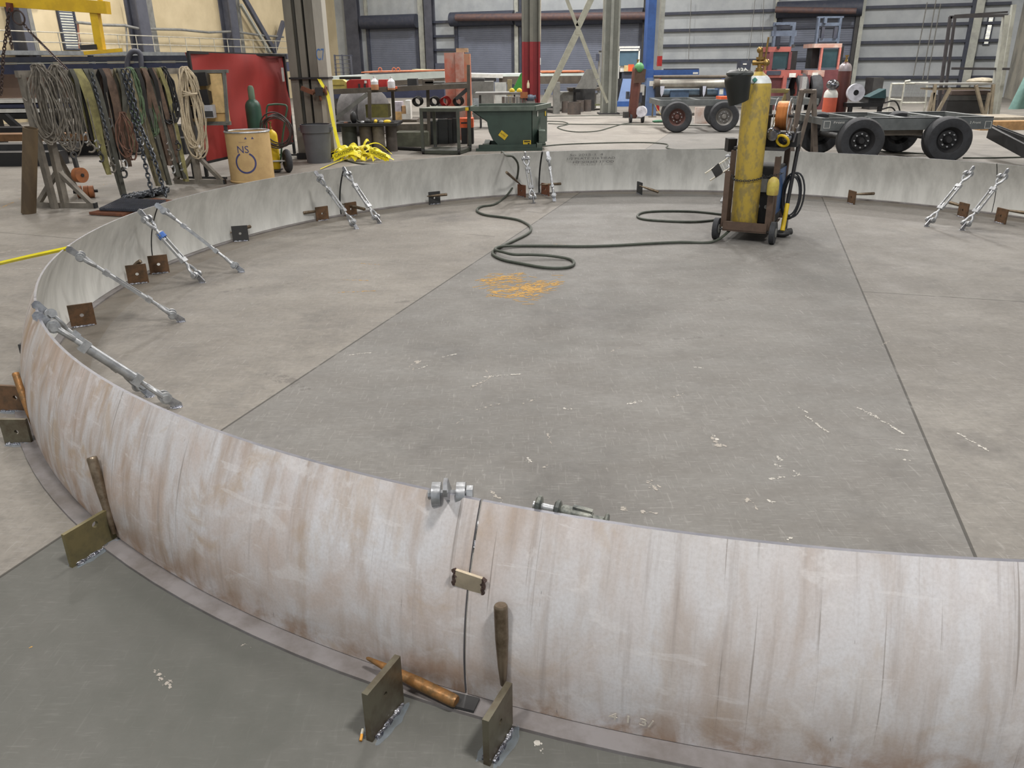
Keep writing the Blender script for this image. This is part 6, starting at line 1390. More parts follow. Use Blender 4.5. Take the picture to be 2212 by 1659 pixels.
for nm, lab, cat, m, x0, y0, x1, y1, y, dep, gr in (
    ('sheet_panel', 'white mottled panel standing below the pale deck left of the red column', 'panel', mat('white_mottled', (222, 224, 220), .5, 0, (150, 156, 158), scale=2.5), 1069, 178, 1094, 219, 22, .05, True),
    ('timber_post', 'pale timber post beside the white panel', 'post', mat('pale_timber', (150, 138, 104), .7), 1096, 172, 1106, 200, 22.4, .15, True),
    ('steel_table', 'long low grey table behind the hopper', 'table', M_grey, 1026, 200, 1130, 205, 20.5, .8, False),
    ('grey_crate', 'grey crate under the pale deck left of the white panel', 'crate', M_grey, 1020, 176, 1066, 196, 24, .6, True),
    ('beam_stock', 'dark beam between the shelf and the far doors', 'beam', M_dark, 1018, 170, 1046, 176, 23, .5, False)):
    psolo(nm, m, lab, cat, x0, y0, x1, y1, y, dep, gr)
mb = MB(); a, b, z0, z1 = PR(1106, 158, 1130, 196, 21); mb.prism([(0, 0), (b-a, 0), (b-a, z1-z0), ((b-a)*.8, z1-z0)], (a, 21, z0), (1, 0, 0), (0, 0, 1), (0, .1, 0)); solo(mb, 'green_guard', mat('bright_green', (66, 150, 72), .5), 'bright green slanted guard just left of the red column', 'guard')
for i, x in enumerate((1106, 1122)):
    p = D(x, 196.5, 20.8); mb = MB(); mb.ball(p, .07, 12); solo(mb, 'hard_hat', M_yel, ['yellow round lamp cover left of the green guard', 'yellow round lamp cover beside the red column'][i], 'lamp cover')
rn = random.Random(9)
for i in range(7):
    x = 1084+i*7.5; psolo('cut_off_bar', M_grey if i % 3 else mat('dusky_steel', (100, 92, 86), .6), 'grey steel bar end number of a standing row behind the hopper'.replace(' number', ''), 'steel bar', x, 209+rn.uniform(-1, 1), x+6.5, 226, 18.2, .15, ground=True, group='bar ends standing in a row behind the hopper')
psolo('rust_disc_stack', M_blk, 'rusty disc on the bar ends beside the red column', 'disc', 1124, 199, 1140, 212, 18.14, .06)
p = D(1146, 212, 18.3); psolo('cut_off_bar', M_grey, 'dark bar end under the blue-grey valve body', 'steel bar', 1136, 218, 1156, 228, 18.22, .2, ground=True); mb = MB(); mb.ball(p, .10, 12, (1, .7, .8)); mb.cyl(p, p+Vector((.12, 0, .03)), .04, n=10); solo(mb, 'valve_body', mat('blue_grey_cast', (92, 102, 116), .5, .3), 'blue-grey valve body at the foot of the red column', 'valve')
for lx, yy, lab in ((1035, 20.6, 'left'), (1110, 20.6, 'right')):
    psolo('table_leg', M_dark, lab+' leg frame of the low grey table behind the hopper', 'table leg', lx, 205, lx+3, 215, yy, .6, ground=True)

# ---------------------------------------------------------------- free-standing columns
def hcol(label, x0, x1, yref, y, dep, m, red=None, web=True, name='steel_column'):
    a = D(x0, yref, y).x; b = D(x1, yref, y).x; t = thing(name, label, 'column', ((a+b)/2, y+dep/2, 0)); z1 = 10.95; tt = (b-a)*.10
    zr = D((x0+x1)/2, red, y).z if red else 0
    segs = [(0, zr, M_dred), (zr, z1, m)] if red else [(0, z1, m)]
    for z0, z2, mm in segs:
        mb = MB(); mb.b2((a, y, z0), (a+tt, y+dep, z2)); mb.b2((b-tt, y, z0), (b, y+dep, z2)); mb.b2((a, y+dep*.35, z0), (b, y+dep*.45, z2)); mb.b2((a+(b-a)*.42, y+dep*.1, z0), (a+(b-a)*.6, y+dep*.35, z2))
        o = build(mb, 'lower_shaft' if (red and z0 == 0) else 'shaft', mm, t, smooth=0)
    mb = MB(); mb.b2((a-.08, y-.08, 0), (b+.08, y+dep+.08, .04)); build(mb, 'base_plate', M_dark, t, smooth=0)
    return t, a, b
M_dred = mat('column_red', (128, 34, 40), .5, 0, (150, 44, 44), scale=2); M_colg = mat('column_grey_green', (118, 118, 108), .6, 0, (92, 92, 86), scale=2)
tR, ra, rb = hcol('steel column painted dark red at its foot, behind the hopper', 1128, 1167, 150, 18.6, .42, M_colg, red=90)
for y0, y1, m in ((125, 140, M_white), (0, 90, mat('cream_edge', (196, 188, 170), .5))):
    za, zb_ = D(1165, y1, 18.6).z, D(1165, max(y0, -300), 18.6).z; mb = MB(); mb.b2((rb-.005, 18.59, za), (rb+.012, 18.95, zb_ if y0 else 10.9)); build(mb, 'side_strip', m, tR, smooth=0)
mb = MB(); p = D(1141, 184, 18.55); mb.lathe(p+Vector((0, 0, -.06)), [(.03, 0), (.03, .09), (.012, .13), (.012, .16)], 12); solo(mb, 'spray_bottle', mat('cream_plastic', (214, 200, 170), .5), 'cream spray bottle hanging on the dark red column', 'bottle')
tT, ta, tb2 = hcol('grey column of paired sections beside the white-cabbed machine', 1302, 1336, 150, 25.5, .45, mat('column_light_grey', (138, 140, 132), .6, 0, (108, 110, 104), scale=2))
M_brc = mat('brace_pale', (160, 160, 146), .5, 0, (132, 132, 120))
xb = thing('cross_brace', 'pale steel cross brace between the red column and the grey paired column', 'brace', (D(1249, 150, 24).x, 24, 0)); YX = 24.0
for a, b, w_ in (((1290, -30), (1249, 58), .16), ((1249, 66), (1172, 226), .17), ((1221, -10), (1247, 58), .09), ((1251, 66), (1291, 170), .10), ((1291, 172), (1312, 222), .07)):
    aa, bb = D(*a, YX), D(*b, YX); bb.z = max(bb.z, .03); mb = MB(); mb.bar(aa, bb, .08, w_, up=(1, 0, 0) if False else (0, 0, 1)); build(mb, 'diagonal', M_brc, xb, smooth=0)
mb = MB(); pbox(mb, 1244, 56, 1254, 75, YX-.05, .06); build(mb, 'gusset', M_brc, xb, smooth=0)
# ---------------------------------------------------------------- things between the columns on the far floor
for cx_, x0, x1, y0, y1, lab, n in ((0, 1214, 1230, 219, 244, 'dark pipe stub at the left of the far group of four', 0), (0, 1227, 1256, 221, 248, 'front pipe stub of the far group of four', 0), (0, 1246, 1262, 217, 242, 'pipe stub behind the front one of the far group', 0), (0, 1262, 1278, 216, 241, 'pipe stub at the right of the far group of four', 0)):
    yb = ybase((x0+x1)/2, y1); a, b, z0, z1 = PR(x0, y0, x1, y1, yb); R = (b-a)/2; mb = MB(); mb.lathe(((a+b)/2, yb+R, 0), [(R, 0), (R, z1), (R-.03, z1), (R-.03, .02)], 28, caps=False); mb.lathe(((a+b)/2, yb+R, 0), [(R-.03, .02), (.001, .02)], 28, caps=False)
    solo(mb, 'pipe_stub', mat('brown_grey_pipe', (98, 88, 82), .6, .1, (66, 66, 68), scale=5), lab, 'pipe', 'pipe stubs on the far floor')
def simple_cart(label, x0, x1, yt, yb, dep, m, shelf=None, name='work_cart', items=()):
    y = ybase((x0+x1)/2, yb); a, b, z0, z1 = PR(x0, yt, x1, yb, y); t = thing(name, label, 'cart', ((a+b)/2, y+dep/2, 0))
    mb = MB(); mb.b2((a-.03, y-.03, z1-.05), (b+.03, y+dep+.03, z1)); build(mb, 'top', m, t, smooth=0)
    for x in (a, b):
        for yy in (y, y+dep):
            mb = MB(); mb.b2((x-.025, yy-.025, .12), (x+.025, yy+.025, z1-.05)); build(mb, 'leg', m, t, smooth=0)
            mb = MB(); mb.cyl((x-.025, yy, .062), (x+.025, yy, .062), .06, n=14); build(mb, 'caster', M_black, t)
    mb = MB(); mb.b2((a, y, .14), (b, y+dep, .17)); build(mb, 'lower_shelf', shelf or m, t, smooth=0); return t
simple_cart('dark tall cart with cluttered lower shelf beside the grey paired column', 1270, 1320, 184, 238, .7, M_dark, mat('olive_shelf', (118, 120, 84), .7))
simple_cart('small dark cart right behind the red column', 1180, 1206, 194, 244, .6, M_dark)
YA = 29.0
for x0, y0, x1, y1, m, lab in ((1200, 199, 1216, 216, M_white, 'white cabinet leftmost in the low row beyond the pipe stubs'), (1216, 199, 1229, 215, M_white, 'second white cabinet in the low row beyond the pipe stubs'), (1229, 197, 1244, 216, M_white, 'tallest white cabinet in the low row beyond the pipe stubs'), (1244, 198, 1268, 216, M_grey, 'grey cabinet in the low row beyond the pipe stubs'), (1288, 202, 1300, 218, M_white, 'white cabinet right behind the tall dark cart')):
    psolo('low_cabinet', m, lab, 'cabinet', x0, y0, x1, y1, YA, .6, ground=True, group='low cabinets beyond the pipe stubs')
sg = thing('steel_plate_sign', 'leaning grey plate with white brushed letters beyond the cross brace', 'plate', (D(1262, 180, 26.5).x, 26.5, 0)); a, b, z0, z1 = PR(1243, 150, 1290, 192, 26.5)
mb = MB(); mb.prism([(0, 0), (b-a, 0), (b-a, z1-z0), ((b-a)*.5, z1-z0)], (a, 26.5, z0), (1, 0, 0), (0, 0, 1), (0, .05, 0)); build(mb, 'plate', M_grey, sg, smooth=0)
t = text_mesh('FAIRT', .17, D(1252, 170, 27.45), (1, 0, 0), (.25, 0, 1), .01, fit_w=.55); build(t, 'lettering', M_white, sg, smooth=0)
mb = MB(); a = D(1248, 192, 26.5); mb.box((a.x+.3, 27.6, max(.05, z0/2)), (.7, .3, max(.1, z0))); build(mb, 'stand', M_dark, sg, smooth=0)
psolo('timber_bench', M_tblst, 'brown bench top along the low cabinets', 'bench', 1228, 190, 1300, 196, YA-.2, .8)
psolo('tank_cart', M_grey, 'grey drum-shaped tank near the foot of the cross brace', 'tank', 1196, 178, 1210, 196, 26, .4, ground=True)
# mast unit left of the paired column
multi('control_mast', 'slim grey control mast with a dark box left of the paired column', 'mast', 29.5, [('mast', M_grey, 1292, 112, 1297, 215, 0, .1, True), ('dark_box', M_girt, 1288, 116, 1295, 132, -.1, .1, False), ('lamp', M_dark, 1294, 109, 1300, 113, 0, .1, False)], (1294, 200))
# white-cabbed blue machine
YW = ybase(1352, 229); wm = thing('industrial_truck', 'blue industrial truck with a white glazed cab beside the paired column', 'truck', (D(1360, 200, YW).x, YW+.6, 0))
def wpart(nm, m, x0, y0, x1, y1, dy, dep, gr=False):
    mb = MB(); pbox(mb, x0, y0, x1, y1, YW+dy, dep, gr); return build(mb, nm, m, wm, smooth=0)
M_glass = mat('cab_glass', (92, 118, 134), .15, .2, (70, 92, 110), scale=1)
wpart('windscreen', M_glass, 1338, 110, 1380, 142, .05, .03)
for r_ in ((1334, 100, 1382, 104), (1335, 106, 1382, 110)): wpart('cab_bar', M_white, *r_, 0, .7)
for r_ in ((1335, 104, 1338, 145), (1379, 106, 1382, 145)): wpart('cab_pillar', M_white, *r_, 0, .08)
wpart('vented_side', M_white, 1328, 142, 1337, 170, -.05, .9)
for i in range(5): wpart('vent_slot', M_black, 1329, 148+i*3.4, 1333, 149.6+i*3.4, -.06, .01)
wpart('dashboard', M_white, 1340, 141, 1384, 155, .1, .8); wpart('orange_panel', M_orange, 1357, 139, 1369, 154, .04, .05); wpart('yellow_panel', mat('beige_panel', (206, 180, 130), .6), 1348, 141, 1357, 154, .04, .05)
wpart('engine_block', M_girt, 1343, 156, 1372, 171, .12, .8); mb = MB(); a = [D(1345, 171, YW-.05), D(1376, 171, YW-.05), D(1376, 222, YW-.3), D(1334, 222, YW-.3)]; mb.sheet([a[3], a[2], a[1], a[0]], .05); build(mb, 'sloping_apron', M_lblue, wm, smooth=0)
wpart('base_skirt', M_blue, 1332, 219, 1378, 229, -.35, 1.2, True); wpart('dark_side', M_dark, 1326, 170, 1342, 226, .1, .8, True); wpart('rear_body', M_lblue, 1343, 171, 1378, 222, .2, .8, True)
# brown cylinder trolley
yb = ybase(1366, 266); tp = thing('cylinder_trolley', 'two-wheeled trolley with a blue-black welder and white wire spool behind the brown cylinder', 'trolley', (D(1375, 250, yb+.3).x, yb+.3, 0))
wax = (1, .25, 0)
for x in (1362, 1388):
    c = D(x, 258, yb+.1); mb = MB(); mb.cyl(Vector((c.x-.03, yb+.1, .13)), Vector((c.x+.03, yb+.1, .13)), .13, n=20); build(mb, 'wheel', M_tire, tp)
for r_, m, nm, dy, dep in (((1386, 186, 1394, 250), M_dark, 'welder_body', .3, .5), ((1379, 200, 1387, 222), M_girt, 'control_unit', .15, .3), ((1384, 183, 1392, 206), M_white, 'white_frame', .2, .05), ((1358, 252, 1390, 256), M_galv, 'axle_bar', .05, .3), ((1354, 198, 1360, 214), M_girt, 'side_box', .1, .2)):
    mb = MB(); pbox(mb, *r_, yb+dy, dep); build(mb, nm, m, tp, smooth=0)
c = D(1386, 241, yb+.0); mb = MB(); mb.lathe(c, [(.04, -.04), (.14, -.04), (.14, .04), (.04, .04)], 28, (.5, 1, 0), caps=False); mb.cyl(c-Vector((.01, .03, 0)), c+Vector((.01, .03, 0)), .045, n=12); build(mb, 'wire_spool', mat('spool_white', (222, 222, 232), .4), tp)['label'] = 'white wire spool'
cb_ = D(1368, 255, yb+.12); lean = (D(1376, 150, yb+.12)-D(1366, 252, yb+.12)).normalized()
gas_cylinder('gas_cylinder', 'brown gas cylinder under a green helmet on the far trolley', (D(1366, 254, yb+.12).x, yb+.12, .12), 1.32, .125, mat('oxide_brown', (104, 64, 56), .5, 0, (84, 54, 50)), lean=lean)
p = D(1381, 146, yb+.0); mb = MB(); mb.ball(p, .125, 16, (1.0, 1.0, 1.0)); solo(mb, 'green_helmet', mat('helmet_green', (86, 150, 96), .5), 'green helmet cap on top of the far brown cylinder', 'helmet')
p = D(1382, 160, yb-.05); mb = MB(); mb.sheet([p+Vector((-.15, 0, -.22)), p+Vector((.13, 0, -.2)), p+Vector((.15, 0, .12)), p+Vector((-.13, 0, .14))], .05, 6, lambda u, v: -.05*math.sin(PI*u)); solo(mb, 'leather_hood', mat('brown_leather', (86, 66, 54), .7), 'brown leather hood hanging below the green helmet', 'hood')
mb = MB(); mb.box(D(1352, 248, yb), (.13, .1, .15), .4); solo(mb, 'dark_box', M_dark, 'small dark box on a stalk left of the far trolley', 'box')
# roller bending machine
YM = 24.5; rm = thing('plate_rolling_machine', 'blue plate rolling machine with two long steel rollers', 'rolling machine', (D(1500, 200, YM).x, YM+.6, 0))
def rpart(nm, m, x0, y0, x1, y1, dy, dep, gr=False):
    mb = MB(); pbox(mb, x0, y0, x1, y1, YM+dy, dep, gr); return build(mb, nm, m, rm, smooth=0)
M_roll = mat('roller_steel', (160, 158, 150), .35, .6, (104, 98, 92), scale=2)
def rcyl(nm, m, x0, x1, y, rpx, dy): 
    a = D(x0, y, YM+dy); b = D(x1, y-.4, YM+dy); mb = MB(); mb.rings(a, b, [(0, rpx*.9/PPM(YM)), (.02, rpx/PPM(YM)), (.98, rpx/PPM(YM)), (1, rpx*.9/PPM(YM))], 28); return build(mb, nm, m, rm)
rcyl('top_roller', M_roll, 1412, 1572, 181, 9, .1); rcyl('upper_pipe', M_tblst, 1412, 1572, 166, 3.2, .2); rcyl('lower_roller', mat('blue_grey_roller', (128, 150, 170), .4, .3), 1425, 1560, 199, 6, .3)
mb = MB(); mb.rings(D(1412, 181, YM+.1), D(1424, 181, YM+.1), [(0, .14), (1, .14)], 24); build(mb, 'roller_collar', M_tblst, rm)
rpart('upright_tower', M_blue, 1402, -160, 1419, 160, .5, .6); rpart('top_beam', M_blue, 1410, 151, 1510, 162, .4, .3); rpart('beam_cap', M_girt, 1436, 148, 1510, 152, .45, .2); rpart('name_plate', M_white, 1497, 156, 1508, 160, .39, .01)
rpart('left_housing', M_lblue, 1396, 168, 1420, 228, .2, .9, True); rpart('tower_foot', M_blue, 1390, 150, 1412, 170, .25, .8); rpart('safety_label', M_white, 1403, 175, 1411, 186, .18, .02)
rpart('right_housing', M_lblue, 1552, 188, 1564, 214, .1, .5); rpart('right_arm', M_blue, 1564, 170, 1572, 206, .15, .4); rpart('warning_label', M_white, 1554, 192, 1562, 204, .09, .01)
rpart('mid_panel', mat('slate_panel', (66, 88, 116), .5), 1448, 195, 1488, 211, .15, .3); rpart('bed_frame', M_dark, 1412, 206, 1575, 216, .3, .7)
for x in (1416, 1514): 
    mb = MB(); a, b, z0, z1 = PR(x, 188, x+12, 222, YM-.1); mb.prism([(0, z1-z0), (b-a, z1-z0), (b-a+.05, 0), (.03, 0)], (a, YM-.1, z0), (1, 0, 0), (0, 0, 1), (0, .25, 0)); build(mb, 'roller_bracket', M_black, rm, smooth=0)
for x, w_ in ((1426, 9), (1518, 7)):
    mb = MB(); a, b, z0, z1 = PR(x, 186, x+w_, 209, YM-.25); mb.prism([(0, z1-z0), (b-a, z1-z0), ((b-a)*.8, (z1-z0)*.3), ((b-a)*.4, 0), ((b-a)*.1, (z1-z0)*.3)], (a, YM-.25, z0), (1, 0, 0), (0, 0, 1), (0, .03, 0)); build(mb, 'pointed_tag', mat('pale_lilac_tag', (196, 200, 216), .5), rm, smooth=0)
# trailer frames
M_frm = mat('trailer_frame_steel', (118, 122, 122), .42, .4, (88, 92, 92), scale=3)
yt = ybase(1462, 286); t1 = thing('flatbed_trailer', 'steel trailer frame on dusty wheels in front of the blue rolling machine', 'trailer', (D(1510, 250, yt).x, yt+.8, 0))
R = .335
zf = D(1510, 216, yt+.1).z; zf0 = D(1510, 229, yt+.1).z; xL, xR = D(1426, 222, yt+.1).x, D(1770, 222, yt+.1).x
for yy in (0.15, 1.5): mb = MB(); mb.b2((xL, yt+yy, zf0), (xR, yt+yy+.1, zf)); build(mb, 'side_rail', M_frm, t1, smooth=0)
for f in (0, .25, .5, .75, .98): x = xL+(xR-xL)*f; mb = MB(); mb.b2((x, yt+.25, zf0+.01), (x+.1, yt+1.5, zf-.01)); build(mb, 'cross_member', M_frm, t1, smooth=0)
M_rrim = mat('rusty_rim', (92, 62, 56), .6, .2, (66, 54, 52), scale=8); M_grim = mat('grey_rim', (128, 126, 122), .5, .3, (92, 90, 88), scale=8)
for px, m in ((1462, M_rrim), (1563, M_grim)):
    x = D(px, 256, yt).x; wheel(t1, (x, yt, R), R, .24, (.12, 1, 0), m, M_galv, 8); wheel(t1, (x+.25, yt+1.55, R), R, .24, (.12, 1, 0), M_dark, M_galv, 0)
    mb = MB(); mb.cyl((x, yt, R), (x+.2, yt+1.5, R), .05, n=10); mb.b2((x-.05, yt+.16, R), (x+.05, yt+.24, zf0)); build(mb, 'axle', M_dark, t1)
psolo('orange_plate', M_orange, 'flat orange plate on the trailer frame left of the helmet', 'plate', 1558, 209, 1600, 215, yt+.4, .5)
# rag and stand near the trailer
mb = MB(); p = G(1425, 262, .03); mb.ball(p, .16, 10, (1.3, .5, .25)); solo(mb, 'green_rag', mat('green_cloth', (62, 110, 84), .8), 'crumpled green rag left of the rusty-rimmed wheel', 'rag')
t = thing('floor_stand', 'thin brown stand with a yellow cord left of the trailer wheel', 'stand', G(1409, 252)); a = G(1409, 253); mb = MB(); mb.cyl(a, a+Vector((0, 0, .45)), .025, n=8); mb.cyl(a, a+Vector((0, 0, .02)), .12, n=12); build(mb, 'post', M_tblst, t); mb = MB(); mb.tube([a+Vector((0, 0, .45)), a+Vector((.12, -.1, .2)), a+Vector((.25, -.3, .02))], .01, 6, smooth=4); build(mb, 'yellow_cord', mat('mustard_cord', (160, 140, 70), .6), t)
psolo('pallet_scrap', mat('brown_white_panel', (196, 186, 180), .7, 0, (166, 120, 96), scale=3), 'blotchy white panel seen between the two trailer wheels', 'panel', 1502, 232, 1545, 258, yt+2.6, .1, ground=True)
# red forklifts
def forklift(label, xs, ybpx, facing_label, lamp):
    yF = ybase(xs+30, ybpx) ; yF = 27.0; t = thing('forklift', label, 'forklift', (D(xs+35, 200, yF).x, yF+1, 0), 0, 'red forklifts by the far wall')
    def fp(nm, m, x0, y0, x1, y1, dy, dep, gr=False):
        mb = MB(); pbox(mb, xs+x0, y0, xs+x1, y1, yF+dy, dep, gr); return build(mb, nm, m, t, smooth=0)
    return t, fp, yF
M_fred = mat('faded_forklift_red', (164, 92, 84), .5, 0, (134, 74, 70), scale=4); M_fdr = mat('dark_forklift_red', (110, 62, 66), .5, 0, (84, 44, 48), scale=4); M_mast = mat('mast_blue_grey', (94, 106, 124), .5, .1, (70, 80, 96)); M_cabg = mat('forklift_glass', (56, 82, 90), .2, .2, (40, 60, 68), scale=1.5)
t, fp, yF = forklift('left red forklift, its cab and raised mast against the roller door', 1655, 215, '', 0)
fp('windscreen', M_cabg, 14, 112, 48, 148, .05, .05); fp('cab_roof', M_fred, 6, 101, 54, 112, 0, 1.0); fp('cab_pillar', M_fdr, 6, 112, 14, 152, 0, .9); fp('cab_pillar', M_fdr, 48, 112, 54, 150, 0, .1); fp('black_guard', M_black, 54, 110, 66, 152, .4, .5)
fp('hood', M_fred, -2, 152, 75, 168, -.3, 1.2); fp('cowl_grille', M_girt, 2, 153, 32, 162, -.34, .05); fp('plate_label', M_white, 50, 158, 64, 167, -.34, .02); fp('body', M_fdr, -4, 168, 40, 222, -.2, 1.4, True); fp('fender', M_fred, 36, 164, 44, 196, -.35, .3); fp('fender', M_fred, 68, 160, 76, 212, -.35, .3)
wheel(t, (D(1722, 195, yF).x, yF-.1, .55), .55, .34, (1, .0, 0), M_dark, None, 0); 
for r_ in ((17, 48, 60, 56), (13, 66, 66, 78)): fp('mast_crossbar', M_mast, *r_, 1.3, .12)
for r_ in ((16, 56, 21, 101), (55, 48, 62, 101)): fp('mast_rail', M_mast, *r_, 1.3, .15)
fp('carriage', M_mast, 22, 50, 54, 54, 1.2, .1)
mb = MB(); p = D(1652, 152, yF-.2); mb.cyl(p, p+Vector((0, 0, .35)), .04, n=8); mb.ball(p+Vector((0, 0, .2)), .07, 8); build(mb, 'brass_fitting', M_brass, t); fp('mirror', M_dark, 57, 96, 62, 103, .1, .1); fp('beacon', M_black, 24, 100, 30, 105, -.05, .1)
t, fp, yF = forklift('right red forklift with the taller mast and pale-topped cab', 1745, 215, '', 0)
fp('windscreen', M_cabg, 32, 106, 64, 146, .05, .05); fp('cab_roof', mat('pale_rust_roof', (180, 138, 124), .6, 0, (200, 190, 180), scale=4), 14, 94, 74, 103, 0, 1.0); fp('cab_pillar', mat('pink_pillar', (190, 118, 108), .5), 27, 103, 31, 152, -.02, .1); fp('cab_pillar', mat('pink_pillar', (190, 118, 108), .5), 66, 103, 70, 150, -.02, .1); fp('black_guard', M_black, 8, 104, 24, 148, .4, .5); fp('black_guard', M_black, 70, 100, 76, 140, .3, .2)
fp('hood', mat('pale_hood', (170, 120, 108), .5, 0, (190, 180, 172), scale=3), 0, 152, 36, 166, -.3, 1.2); fp('plate_label', M_white, 10, 157, 22, 164, -.34, .02); fp('body', M_fdr, 20, 152, 90, 222, -.2, 1.4, True); fp('fender', M_fdr, -4, 162, 4, 205, -.35, .3)
wheel(t, (D(1752, 195, yF).x, yF-.1, .55), .55, .34, (1, .0, 0), M_dark, None, 0)
for r_ in ((22, 35, 78, 39), (24, 49, 72, 56), (24, 83, 68, 90)): fp('mast_crossbar', M_mast, *r_, 1.3, .12)
for r_ in ((20, 36, 24, 96), (66, 36, 71, 96)): fp('mast_rail', M_mast, *r_, 1.3, .15)
for r_ in ((30, 58, 36, 82), (57, 58, 64, 82)): fp('lift_cylinder', M_girt, *r_, 1.25, .12)
fp('carriage', M_mast, 36, 37, 42, 50, 1.2, .1)
psolo('silver_canister', M_galv, 'bright canister between the two forklifts', 'canister', 1733, 166, 1743, 190, 26.0, .2, ground=True)
multi('dark_cabinet', 'dark wall cabinet with a pale label seen left of the regulator', 'cabinet', 30, [('body', M_girt, 1600, 131, 1622, 152, 0, .5, False), ('label', M_white, 1605, 137, 1613, 140, -.02, .01, False), ('foot', M_girt, 1602, 152, 1620, 160, .1, .4, True)], (1610, 140))
# saw-horse stands
M_yst = mat('worn_yellow_steel', (142, 128, 78), .6, .1, (112, 98, 84), scale=6); M_bst = mat('brown_steel_stand', (118, 108, 98), .6, .2, (92, 80, 74), scale=6)
def stand(label, px, y, toppx, halfpx, toppy, footL, footR, m1, m2, depth=.5):
    p = D(px, 300, y); t = thing('trestle_stand', label, 'trestle', (p.x, y, 0), 0, 'steel trestle stands behind the cart')
    A = D(px-halfpx, toppy, y); B = D(px+halfpx, toppy, y+.1); C = D(px-halfpx+4, toppy-5, y+depth); E = D(px+halfpx+2, toppy-6, y+depth)
    C.z = A.z; E.z = B.z
    mb = MB(); mb.bar(A, B, .07, .05); mb.bar(C, E, .07, .05); mb.bar(A, C, .06, .05); mb.bar(B, E, .06, .05); build(mb, 'top_frame', m1, t, smooth=0)
    for P, fx, yy in ((A, footL, y), (B, footR, y), (C, footL-2, y+depth), (E, footR-8, y+depth)):
        F = D(fx, 300, yy); F.z = 0; mb = MB(); mb.bar(F, P, .06, .06, up=(0, 1, 0)); build(mb, 'leg', m2, t, smooth=0)
    mb = MB(); F1 = D(footL, 300, y); F2 = D(footR, 300, y); mb.bar(Vector((F1.x, y, .06)), Vector((F2.x, y, .06)), .05, .05); build(mb, 'stretcher', m2, t, smooth=0)
    mb = MB(); mb.bar(B, Vector((D(footL+14, 300, y).x, y, .1)), .05, .05, up=(0, 1, 0)); build(mb, 'diagonal', m1, t, smooth=0)
stand('yellowish trestle stand directly behind the yellow cylinder', 1676, 13.6, 0, 24, 197, 1640, 1718, M_yst, M_bst)
stand('brownish trestle stand between the yellow cylinder and the orange one', 1744, 13.4, 0, 14, 198, 1712, 1768, M_bst, M_bst)
# cylinders and welder on the right trailer
yT = ybase(1858, 352)+.0; R2 = .345
t2 = thing('flatbed_trailer', 'grey steel trailer frame with knobbly black wheels at the right, nearest the ring', 'trailer', (D(1950, 300, yT).x, yT+.8, 0))
yF0 = yT+.12; zf1 = D(1950, 254, yF0).z; zf0 = D(1950, 281, yF0).z; xa = D(1776, 268, yF0).x; xb_ = D(2144, 268, yF0).x
for yy, dx in ((0, 0), (1.35, 0)): mb = MB(); mb.b2((xa+dx, yF0+yy, zf0), (xb_+dx, yF0+yy+.05, zf1)); mb.b2((xa+dx, yF0+yy, zf1-.012), (xb_+dx, yF0+yy+.09, zf1)); build(mb, 'side_rail', M_frm, t2, smooth=0)
for f, m in ((0, M_frm), (.20, M_frm), (.47, M_frm), (.70, M_frm), (.97, M_frm)): x = xa+(xb_-xa)*f; mb = MB(); mb.b2((x, yF0+.05, zf1-.10), (x+.09, yF0+1.35, zf1-.002)); build(mb, 'cross_member', m, t2, smooth=0)
for f in (.33, .6): x = xa+(xb_-xa)*f; mb = MB(); mb.b2((x, yF0+.5, zf1-.08), (x+.5, yF0+.56, zf1-.01)); build(mb, 'centre_rail', M_frm, t2, smooth=0)
mb = MB(); mb.b2((D(1905, 290, yF0).x, yF0+.1, zf0-.09), (D(2000, 290, yF0).x, yF0+1.3, zf0)); build(mb, 'spring_box', M_tblst, t2, smooth=0)
for x0 in (1780, 2128):
    mb = MB(); a, b, z0, z1 = PR(x0, 262, x0+13, 277, yF0-.004)
    for q_ in (((a, z0), (b, z0)), ((b, z0), (b, z1)), ((b, z1), (a, z1)), ((a, z1), (a, z0))): mb.bar((q_[0][0], yF0-.004, q_[0][1]), (q_[1][0], yF0-.004, q_[1][1]), .006, .006)
    build(mb, 'chalk_box', M_white, t2, smooth=0)
for x0, wpx, s_ in ((1800, 24, 'Front'), (2094, 24, '2 Front')):
    t = text_mesh(s_, .05, D(x0, 267, yF0-.004), (1, 0, 0), (.1, 0, 1), .001, fit_w=wpx/PPM(yF0)); build(t, 'chalk_writing', M_white, t2, smooth=0)
for px in (1857, 2044):
    x = D(px, 305, yT).x; wheel(t2, (x, yT, R2), R2, .30, (.14, 1, 0), M_black, M_galv, 8)
    wheel(t2, (x-.12, yT+1.45, R2), R2, .30, (.14, 1, 0), M_black, M_galv, 0)
    mb = MB(); mb.cyl((x, yT, R2), (x-.12, yT+1.45, R2), .05, n=10); mb.b2((x-.05, yT+.2, R2), (x+.05, yT+.3, zf0+.02)); build(mb, 'axle', M_dark, t2)
yQ = 15.6
c2 = thing('cylinder_cart', 'welding cart with white wire spool and grey power unit behind the right trailer', 'welding cart', (D(1880, 260, yQ).x, yQ, 0))
def qp(nm, m, x0, y0, x1, y1, dy, dep, gr=False):
    mb = MB(); pbox(mb, x0, y0, x1, y1, yQ+dy, dep, gr); return build(mb, nm, m, c2, smooth=0)
qp('cart_base', M_dark, 1778, 270, 1905, 276, .05, .6); qp('power_unit', M_dark, 1876, 208, 1912, 224, .1, .4); qp('tray', M_black, 1830, 222, 1908, 231, .05, .5); qp('cart_leg', M_black, 1896, 230, 1904, 262, .05, .06, True); qp('cart_leg', M_black, 1832, 230, 1840, 262, .05, .06, True)
